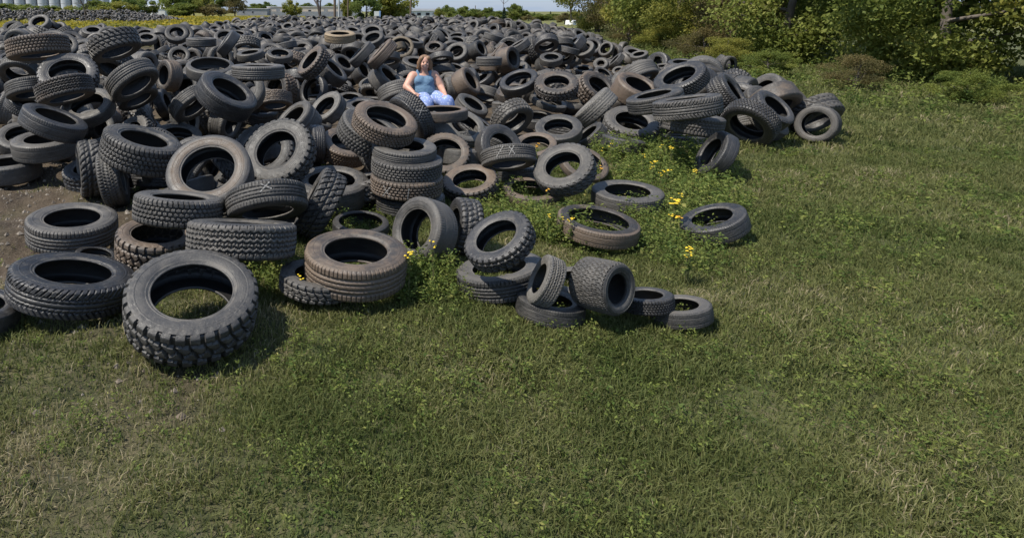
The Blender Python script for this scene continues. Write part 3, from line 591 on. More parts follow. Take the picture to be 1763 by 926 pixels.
INDIV = [
 (5.86,8.85,0.36,-0.719,-0.421,-0.552,0.381,0.228,0.235,'A','d',1580,'dark blocky tyre tipped left, right of the pair of long treads'),
 (7.12,9.2,0.28,-0.793,-0.592,0.142,0.287,0.182,0.201,'R','g',889,'grey ribbed tyre facing the viewer, well right of the pair of long treads'),
 (7.41,9.68,0.35,-0.198,0.716,0.67,0.379,0.22,0.309,'L','g',711,'grey lugged tyre tilted up, well right of the pair of long treads'),
 (6.75,9.71,0.54,0.169,-0.725,-0.668,0.38,0.22,0.306,'K','b',529,'brown smooth tyre tilted up, well right of the pair of long treads'),
 (6.23,8.99,0.52,-0.347,0.592,-0.728,0.32,0.194,0.231,'C','d',507,'dark rib-and-slot tyre tipped right, well right of the pair of long treads'),
 (6.04,9.77,0.63,0.592,-0.53,0.607,0.36,0.208,0.306,'A','d',453,'dark blocky tyre tipped right, above right of the pair of long treads'),
 (-2.9,6.76,0.15,-0.032,-0.212,0.977,0.317,0.192,0.21,'L','d',426,'dark lugged tyre lying flat, below left of the long blocky tilted tyre'),
 (-0.59,5.11,0.25,-0.122,-0.703,-0.701,0.288,0.182,0.18,'L','g',396,'grey lugged tyre tilted up, below the pale grey large tyre'),
 (5.51,17.39,1.07,-0.013,-0.698,-0.716,0.339,0.203,0.228,'R','d',388,'dark ribbed tyre tilted up, left of the hoop on the right slope'),
 (1.42,9.94,0.45,0.846,0.489,0.214,0.303,0.192,0.178,'R','d',318,'dark ribbed tyre tipped left, above left of the pale ribbed tyre'),
 (-1.56,5.7,0.25,0.341,-0.226,-0.913,0.288,0.182,0.18,'K','g',318,'grey smooth tyre lying flat, below left of the brown-ringed large tyre'),
 (1.61,14.73,0.69,-0.116,0.301,-0.946,0.354,0.211,0.241,'R','g',268,'grey ribbed tyre lying flat, just above left of the seated person'),
 (1.45,7.64,0.14,-0.07,-0.158,-0.985,0.317,0.192,0.21,'K','l',247,'pale smooth tyre lying flat, below the pale ribbed tyre'),
 (-2.39,6.37,0.26,0.09,-0.751,-0.655,0.288,0.182,0.18,'K','l',214,'pale smooth tyre tilted up, below left of the long blocky tilted tyre'),
 (-2.94,8.28,0.28,0.441,0.623,-0.647,0.312,0.189,0.198,'L','g',212,'grey lugged tyre tipped left, just left of the long blocky tilted tyre'),
 (-10.6,21.57,1.53,-0.011,-0.679,0.734,0.362,0.216,0.264,'K','g',208,'grey smooth tyre tilted up, well left of the hoop behind the broad arch'),
 (0.16,6.08,0.18,0.294,-0.101,-0.95,0.317,0.192,0.21,'L','g',198,'grey lugged tyre lying flat, below left of the four-high stack'),
 (-2.73,16.76,1.05,0.073,-0.526,-0.848,0.37,0.221,0.272,'M','g',191,'grey knobbly tyre tilted up, above right of the squashed wide-mouthed tyre'),
 (7.39,19.47,0.78,-0.597,-0.476,0.645,0.318,0.193,0.189,'K','g',190,'grey smooth tyre tipped left, left of the hoop on the right slope'),
 (-1.12,5.83,0.43,-0.732,-0.265,-0.627,0.288,0.182,0.18,'L','d',188,'dark lugged tyre tipped right, right of the brown-ringed large tyre'),
 (4.58,16.73,1.02,-0.535,0.035,0.844,0.312,0.189,0.221,'C','g',172,'grey rib-and-slot tyre tipped left, right of the drum-like tyre'),
 (6.14,17.34,0.88,0.243,0,0.97,0.291,0.184,0.181,'C','g',172,'grey rib-and-slot tyre lying flat, left of the hoop on the right slope'),
 (-8.87,16.77,1.17,-0.103,0.992,0.075,0.346,0.207,0.259,'K','g',171,'grey smooth tyre facing the viewer, above left of the large dark knobbly tyre'),
 (6.6,18.22,0.95,0.758,-0.066,-0.649,0.38,0.227,0.283,'K','d',168,'dark smooth tyre tipped left, left of the hoop on the right slope'),
 (11.32,18.45,0.37,0.276,-0.96,-0.049,0.288,0.182,0.18,'M','g',157,'grey knobbly tyre tilted up, right of the large bluish tyre at right'),
 (8.35,12.21,0.37,0.882,0.231,-0.411,0.378,0.219,0.257,'C','g',155,'grey rib-and-slot tyre facing the viewer, well right of the pair of long treads'),
 (8.41,13.36,0.37,0.78,0.51,0.362,0.371,0.221,0.276,'M','d',153,'dark knobbly tyre facing the viewer, right of the large bluish tyre at right'),
 (-1.57,10.61,0.22,0.226,-0.278,0.934,0.346,0.206,0.25,'R','d',153,'dark ribbed tyre lying flat, below left of the brown knobbly standing tyre'),
 (6.35,11.07,0.82,-0.422,-0.881,-0.215,0.355,0.206,0.258,'C','l',147,'pale rib-and-slot tyre facing the viewer, right of the large bluish tyre at right'),
 (2.95,13.11,0.22,-0.322,-0.339,-0.884,0.317,0.192,0.21,'R','g',145,'grey ribbed tyre lying flat, below right of the bright worn-patched tyre'),
 (1.48,12.78,0.44,0.679,-0.654,0.335,0.309,0.187,0.24,'L','b',142,'brown lugged tyre tipped right, just below the seated person'),
 (9.17,21.24,0.28,-0.748,0.173,0.641,0.316,0.191,0.201,'R','g',135,'grey ribbed tyre tipped left, just right of the small fat tyre'),
 (6.33,9.17,0.34,0.455,-0.56,0.692,0.322,0.195,0.201,'R','g',129,'grey ribbed tyre tipped right, well right of the pair of long treads'),
 (-1.61,6.14,0.31,0.849,-0.097,-0.519,0.288,0.182,0.18,'R','g',127,'grey ribbed tyre tipped right, just left of the brown-ringed large tyre'),
 (4.7,20.35,1.12,0.284,-0.057,0.957,0.32,0.194,0.206,'C','g',117,'grey rib-and-slot tyre lying flat, just above right of the drum-like tyre'),
 (-1.46,5.63,0.15,-0.24,-0.18,0.954,0.329,0.2,0.196,'K','g',115,'grey smooth tyre lying flat, below the brown-ringed large tyre'),
 (1.91,18.59,1.05,0.222,-0.207,0.953,0.325,0.197,0.189,'K','g',115,'grey smooth tyre lying flat, just right of the hoop round a khaki tread'),
 (7.49,11.66,0.37,-0.561,0.824,0.085,0.382,0.221,0.302,'K','g',113,'grey smooth tyre tipped right, right of the pair of long treads'),
 (9.44,18.9,0.37,-0.823,-0.438,0.362,0.374,0.217,0.254,'C','d',112,'dark rib-and-slot tyre facing the viewer, above left of the large bluish tyre at right'),
 (-2.26,6.95,0.32,-0.125,-0.981,-0.146,0.317,0.192,0.21,'A','g',109,'grey blocky tyre facing the viewer, just below right of the long blocky tilted tyre'),
 (0.39,7.05,0.33,0.677,-0.421,0.603,0.346,0.206,0.25,'C','g',107,'grey rib-and-slot tyre tipped right, left of the four-high stack'),
 (-1.32,26.29,0.92,-0.007,-0.728,-0.686,0.405,0.234,0.309,'R','g',102,'grey ribbed tyre tilted up, left of the khaki-brown flat tyre'),
 (-0.96,7.52,0.2,0.288,-0.283,-0.915,0.317,0.192,0.21,'K','d',101,'dark smooth tyre lying flat, just below left of the pale grey large tyre'),
 (1.28,8.07,0.33,-0.762,-0.045,-0.646,0.346,0.206,0.25,'K','l',97,'pale smooth tyre tipped left, below left of the pale ribbed tyre'),
 (6.14,17.92,1.04,0.02,0.35,0.936,0.304,0.193,0.19,'C','g',95,'grey rib-and-slot tyre lying flat, above left of the small fat tyre'),
 (0.16,17.1,0.86,0.24,0.632,0.737,0.36,0.215,0.251,'K','g',94,'grey smooth tyre tilted up, left of the brown ramp-like tyre'),
 (-1.32,6.17,0.36,-0.619,-0.462,0.635,0.317,0.192,0.21,'M','g',91,'grey knobbly tyre tipped left, just right of the brown-ringed large tyre'),
 (-1.93,19.43,0.89,0.221,-0.111,-0.969,0.342,0.204,0.232,'R','g',90,'grey ribbed tyre lying flat, above left of the slanted brown-edged knobbly tyre'),
 (-0.89,5.47,0.17,-0.219,-0.271,0.937,0.288,0.182,0.18,'K','b',90,'brown smooth tyre lying flat, below right of the brown-ringed large tyre'),
 (3.33,15.34,0.25,-0.548,-0.153,0.822,0.317,0.192,0.21,'K','d',89,'dark smooth tyre tipped left, just right of the bright worn-patched tyre'),
 (4.72,18.25,0.9,-0.493,-0.834,0.249,0.344,0.206,0.226,'R','d',84,'dark ribbed tyre facing the viewer, right of the drum-like tyre'),
 (1.5,8.3,0.19,0.143,-0.43,-0.892,0.288,0.182,0.18,'C','g',83,'grey rib-and-slot tyre lying flat, just below left of the pale ribbed tyre'),
 (7.17,27.67,1.2,-0.992,-0.103,0.075,0.369,0.22,0.286,'A','l',81,'pale blocky tyre tipped left, above right of the drum-like tyre'),
 (-2.35,8.72,0.46,0.983,-0.145,0.109,0.317,0.192,0.21,'K','l',80,'pale smooth tyre tipped right, above right of the long blocky tilted tyre'),
 (-3.08,23.07,0.9,0.503,-0.559,0.659,0.371,0.221,0.248,'C','d',79,'dark rib-and-slot tyre tipped right, above left of the slanted brown-edged knobbly tyre'),
 (-8.27,17.25,1.31,0.401,0.208,0.892,0.402,0.233,0.268,'M','g',79,'grey knobbly tyre lying flat, above left of the large dark knobbly tyre'),
 (3.1,21.6,0.95,-0.873,-0.356,-0.334,0.365,0.218,0.281,'K','g',78,'grey smooth tyre tipped left, above left of the ring with white glint'),
 (-2.26,20.98,1,-0.103,-0.116,-0.988,0.283,0.179,0.19,'K','g',73,'grey smooth tyre lying flat, above left of the slanted brown-edged knobbly tyre'),
 (6.18,17.91,0.72,-0.281,-0.805,-0.523,0.316,0.191,0.192,'R','g',72,'grey ribbed tyre facing the viewer, left of the small fat tyre'),
 (-1.47,16.42,0.57,-0.179,-0.783,-0.596,0.389,0.225,0.309,'M','b',71,'brown knobbly tyre tilted up, just left of the slanted brown-edged knobbly tyre'),
 (1.33,13.41,0.4,-0.093,0.73,-0.677,0.325,0.197,0.228,'M','g',71,'grey knobbly tyre facing the viewer, just below left of the seated person'),
 (-5.01,21.74,0.94,0.485,0.694,0.532,0.4,0.231,0.26,'C','b',70,'brown rib-and-slot tyre tipped left, just below right of the level ribbed tyre'),
 (4.27,11.75,0.31,0.005,-0.681,0.732,0.346,0.206,0.25,'K','g',69,'grey smooth tyre facing the viewer, just left of the pale bald aslant tyre'),
 (-5.92,19.67,1.16,0.088,-0.682,-0.726,0.339,0.203,0.231,'K','g',68,'grey smooth tyre tilted up, just left of the upright far-left ring'),
 (2.11,13.8,0.3,0.71,-0.022,0.704,0.315,0.191,0.215,'C','b',68,'brown rib-and-slot tyre tipped left, below right of the seated person'),
 (-3.07,14.86,0.85,-0.447,0.873,-0.193,0.314,0.19,0.234,'C','g',67,'grey rib-and-slot tyre facing the viewer, just above right of the squashed wide-mouthed tyre'),
 (-7.84,16.56,1.17,-0.153,0.513,-0.845,0.36,0.215,0.276,'R','g',67,'grey ribbed tyre tilted up, above left of the large dark knobbly tyre'),
 (7.06,10.4,0.39,-0.222,0.652,-0.725,0.362,0.216,0.23,'R','g',67,'grey ribbed tyre tilted up, well right of the pair of long treads'),
 (-3.03,9.06,0.31,-0.765,-0.369,-0.528,0.317,0.192,0.21,'M','l',67,'pale knobbly tyre tipped left, just above the long blocky tilted tyre'),
 (-2.17,26.22,0.78,0.072,-0.98,-0.188,0.391,0.227,0.265,'C','g',66,'grey rib-and-slot tyre facing the viewer, above left of the slanted brown-edged knobbly tyre'),
 (6.15,9.43,0.24,-0.084,0.475,0.876,0.342,0.204,0.239,'R','g',63,'grey ribbed tyre tilted up, right of the pair of long treads'),
 (-4.09,9.11,0.33,-0.604,-0.768,0.212,0.34,0.203,0.285,'R','l',62,'pale ribbed tyre tipped left, below left of the tyre with bright bead ring'),
 (-10.58,19.88,1.21,0.856,-0.138,-0.499,0.395,0.229,0.256,'A','l',62,'pale blocky tyre tipped right, above left of the large dark knobbly tyre'),
 (-3.18,32.88,1.13,-0.134,-0.591,0.795,0.335,0.203,0.221,'A','g',61,'grey blocky tyre tilted up, left of the khaki-brown flat tyre'),
 (2.37,25.94,1.06,0.679,-0.011,0.734,0.379,0.227,0.238,'R','g',61,'grey ribbed tyre tipped left, just above the hoop round a khaki tread'),
 (10.19,22.23,0.44,0.027,-0.4,0.916,0.35,0.209,0.264,'R','g',60,'grey ribbed tyre lying flat, right of the hoop on the right slope'),
 (-11.27,21.08,1.37,0.237,-0.576,0.782,0.345,0.209,0.205,'M','g',58,'grey knobbly tyre tilted up, well above left of the large dark knobbly tyre'),
 (6.69,28.27,1.36,-0.208,0.401,0.892,0.39,0.226,0.243,'A','b',58,'brown blocky tyre lying flat, above right of the drum-like tyre'),
 (-2.29,18.51,0.73,-0.168,0.489,-0.856,0.376,0.218,0.301,'R','g',57,'grey ribbed tyre tilted up, left of the slanted brown-edged knobbly tyre'),
 (6.92,10.92,0.36,-0.589,-0.479,0.651,0.379,0.227,0.251,'M','d',57,'dark knobbly tyre facing the viewer, right of the pair of long treads'),
 (4.02,20.44,0.79,-0.791,0.53,0.307,0.378,0.226,0.282,'L','l',57,'pale lugged tyre tipped right, just left of the drum-like tyre'),
 (7.35,36.88,1.09,0.641,0.622,-0.449,0.402,0.233,0.27,'A','g',57,'grey blocky tyre facing the viewer, above the drum-like tyre'),
 (-1.03,13.17,0.54,0.11,0.408,0.906,0.369,0.22,0.228,'K','d',56,'dark smooth tyre lying flat, right of the brown knobbly standing tyre'),
 (-1.48,19.89,0.7,0.113,0.683,-0.722,0.376,0.225,0.249,'A','g',56,'grey blocky tyre tilted up, just above left of the slanted brown-edged knobbly tyre'),
 (3.44,23.09,1.02,-0.512,0.552,-0.658,0.391,0.227,0.287,'R','l',56,'pale ribbed tyre tipped right, just above left of the ring with white glint'),
 (5.2,24.49,0.89,0.279,-0.953,0.114,0.38,0.22,0.264,'M','g',56,'grey knobbly tyre facing the viewer, just above the drum-like tyre'),
 (-9.25,20.32,1.18,-0.678,0.256,0.689,0.349,0.208,0.248,'M','g',55,'grey knobbly tyre tipped right, left of the hoop behind the broad arch'),
 (3.64,20.87,0.93,-0.021,0.485,-0.874,0.3,0.19,0.205,'K','l',55,'pale smooth tyre tilted up, just above the ring with white glint'),
 (-2.59,6.6,0.3,-0.898,-0.042,-0.437,0.288,0.182,0.18,'C','b',55,'brown rib-and-slot tyre tipped right, below left of the long blocky tilted tyre'),
 (5.49,18.4,0.81,0.896,-0.363,0.257,0.407,0.235,0.263,'M','g',54,'grey knobbly tyre standing on edge, above right of the dark wide arch'),
 (2.01,8.36,0.2,0.375,-0.103,0.921,0.317,0.192,0.21,'C','g',54,'grey rib-and-slot tyre lying flat, below right of the pale ribbed tyre'),
 (-5.5,20.8,1.21,-0.343,0.794,-0.503,0.346,0.21,0.231,'K','g',53,'grey smooth tyre facing the viewer, just right of the upright far-left ring'),
 (6.37,10.66,0.56,0.048,-0.842,-0.537,0.389,0.225,0.29,'K','g',53,'grey smooth tyre tilted up, above right of the pair of long treads'),
 (2.82,21.13,0.88,0.886,-0.153,-0.439,0.34,0.206,0.226,'A','g',53,'grey blocky tyre standing on edge, left of the ring with white glint'),
 (6.43,27.61,1.07,0.78,0.499,-0.378,0.374,0.223,0.27,'L','d',53,'dark lugged tyre tipped left, above right of the drum-like tyre'),
 (9.48,24.27,0.59,0.223,0.815,-0.535,0.377,0.218,0.308,'K','d',52,'dark smooth tyre facing the viewer, just left of the hoop on the right slope'),
 (0.18,27.7,1.05,-0.125,0.317,-0.94,0.361,0.209,0.294,'A','g',52,'grey blocky tyre lying flat, just right of the khaki-brown flat tyre'),
 (-0.14,14.08,0.19,-0.361,-0.307,-0.88,0.334,0.202,0.193,'L','d',50,'dark lugged tyre tipped left, below right of the slanted brown-edged knobbly tyre'),
 (1.94,9.03,0.24,0.514,-0.114,0.85,0.317,0.192,0.232,'C','d',49,'dark rib-and-slot tyre tipped right, just right of the pale ribbed tyre'),
 (1.3,11.88,0.32,0.778,-0.446,-0.442,0.347,0.207,0.263,'M','d',49,'dark knobbly tyre standing on edge, below the seated person'),
 (-3.67,8.69,0.28,0.255,-0.715,0.651,0.312,0.198,0.202,'R','l',48,'pale ribbed tyre facing the viewer, below the tyre with bright bead ring'),
 (5.92,10.47,0.72,-0.9,-0.146,0.411,0.361,0.209,0.308,'R','d',48,'dark ribbed tyre tipped left, below right of the large bluish tyre at right'),
 (4.17,24.13,0.94,-0.191,-0.278,0.941,0.385,0.23,0.262,'K','g',48,'grey smooth tyre lying flat, just above the ring with white glint'),
 (6.35,24.2,0.82,-0.422,0.881,-0.215,0.404,0.234,0.289,'A','g',48,'grey blocky tyre facing the viewer, right of the drum-like tyre'),
 (8.18,29.23,1.03,0.881,0.46,-0.113,0.386,0.223,0.274,'K','g',47,'grey smooth tyre tipped left, right of the drum-like tyre'),
 (2.19,31.53,0.98,-0.694,0.485,0.532,0.398,0.23,0.284,'L','g',46,'grey lugged tyre tipped right, just above left of the hoop round a khaki tread'),
 (-1.83,7.18,0.24,0.02,-0.645,0.764,0.288,0.182,0.18,'R','d',46,'dark ribbed tyre facing the viewer, just above left of the brown-ringed large tyre'),
 (-8.84,19.8,1.01,-0.355,0.647,-0.675,0.382,0.221,0.249,'C','d',45,'dark rib-and-slot tyre facing the viewer, left of the hoop behind the broad arch'),
 (2.62,13.83,0.41,0.598,0.344,-0.724,0.345,0.209,0.233,'K','d',45,'dark smooth tyre tipped left, just left of the bright worn-patched tyre'),
 (-2.25,7.13,0.3,0.72,-0.392,0.573,0.317,0.192,0.21,'K','g',45,'grey smooth tyre tipped right, below right of the long blocky tilted tyre'),
 (1.81,13.86,0.32,0.669,-0.005,0.743,0.371,0.222,0.287,'R','g',44,'grey ribbed tyre tipped right, just below the seated person'),
 (3.13,31.04,1.21,-0.794,-0.343,-0.503,0.345,0.209,0.199,'R','l',44,'pale ribbed tyre tipped left, above right of the hoop round a khaki tread'),
 (-5.84,19.33,0.91,0.782,0.623,0.021,0.342,0.207,0.191,'L','g',43,'grey lugged tyre tipped left, below left of the upright far-left ring'),
 (5.44,42.81,1.32,-0.308,-0.487,-0.818,0.407,0.235,0.27,'M','d',42,'dark knobbly tyre tipped left, above right of the hoop round a khaki tread'),
 (1.28,14.32,0.49,0.429,0.329,0.841,0.359,0.208,0.305,'A','g',41,'grey blocky tyre tipped left, left of the seated person'),
 (8.78,29.87,1.14,-0.232,0.329,0.915,0.389,0.225,0.276,'R','g',41,'grey ribbed tyre lying flat, right of the drum-like tyre'),
 (7.09,42.59,1.13,0.013,-0.698,-0.716,0.34,0.203,0.267,'A','l',41,'pale blocky tyre tilted up, above the ring with white glint'),
 (4.25,15.41,0.41,-0.693,-0.342,0.635,0.341,0.207,0.217,'R','g',40,'grey ribbed tyre tipped left, just above the dark wide arch'),
 (6.7,19.41,0.96,-0.044,-0.975,-0.216,0.351,0.209,0.25,'L','g',40,'grey lugged tyre facing the viewer, left of the hoop on the right slope'),
 (3.36,29.86,0.98,-0.427,-0.029,-0.904,0.384,0.222,0.297,'K','l',40,'pale smooth tyre lying flat, above right of the hoop round a khaki tread'),
 (9.94,26.94,0.87,0.301,-0.64,0.707,0.396,0.229,0.301,'A','l',40,'pale blocky tyre tipped right, above left of the hoop on the right slope'),
 (-5.44,18.06,0.79,-0.548,0.037,0.836,0.285,0.18,0.181,'K','g',39,'grey smooth tyre tipped right, below left of the upright far-left ring'),
 (-2.81,26.76,0.89,-0.153,0.886,-0.439,0.333,0.202,0.199,'L','g',39,'grey lugged tyre facing the viewer, above left of the slanted brown-edged knobbly tyre'),
 (-6.53,26.6,1.03,-0.438,0.576,0.69,0.382,0.221,0.266,'K','g',38,'grey smooth tyre tipped right, just above left of the level ribbed tyre'),
 (-1.1,5.59,0.17,-0.207,-0.051,0.977,0.346,0.206,0.25,'R','g',38,'grey ribbed tyre lying flat, below right of the brown-ringed large tyre'),
 (-2,38.91,1.13,0.011,0.679,0.734,0.339,0.203,0.279,'R','g',37,'grey ribbed tyre tilted up, above the slanted brown-edged knobbly tyre'),
 (4.71,19.74,0.65,-0.616,0.362,-0.7,0.402,0.233,0.28,'R','b',37,'brown ribbed tyre tipped right, just right of the drum-like tyre'),
 (-1.37,6.42,0.28,0.57,-0.7,0.429,0.288,0.182,0.18,'K','g',37,'grey smooth tyre facing the viewer, just right of the brown-ringed large tyre'),
 (-6.68,20.58,1.16,-0.029,0.427,-0.904,0.367,0.212,0.263,'L','g',36,'grey lugged tyre lying flat, left of the upright far-left ring'),
 (-3.59,28.64,1.09,-0.057,0.284,0.957,0.309,0.188,0.197,'R','g',36,'grey ribbed tyre lying flat, well left of the khaki-brown flat tyre'),
 (-4,22.63,1.08,0.087,-0.32,0.943,0.344,0.206,0.252,'R','g',35,'grey ribbed tyre lying flat, right of the level ribbed tyre'),
 (-4.15,32.99,1.1,-0.504,-0.518,0.691,0.351,0.213,0.209,'K','g',35,'grey smooth tyre tipped left, above left of the slanted brown-edged knobbly tyre'),
 (-4.43,41.54,1.24,0.082,0.689,0.72,0.311,0.189,0.223,'C','g',35,'grey rib-and-slot tyre tilted up, left of the khaki-brown flat tyre'),
 (3.57,9.63,0.11,0,0,-1,0.396,0.229,0.28,'C','d',35,'dark rib-and-slot tyre lying flat, just right of the grey upward-facing tyre'),
 (10.07,26.14,0.74,0.968,0.129,-0.217,0.365,0.218,0.253,'M','g',35,'grey knobbly tyre tipped left, just above left of the hoop on the right slope'),
 (4.27,30.62,1.07,0.682,0.088,-0.726,0.385,0.23,0.239,'R','g',35,'grey ribbed tyre tipped left, above left of the ring with white glint'),
]
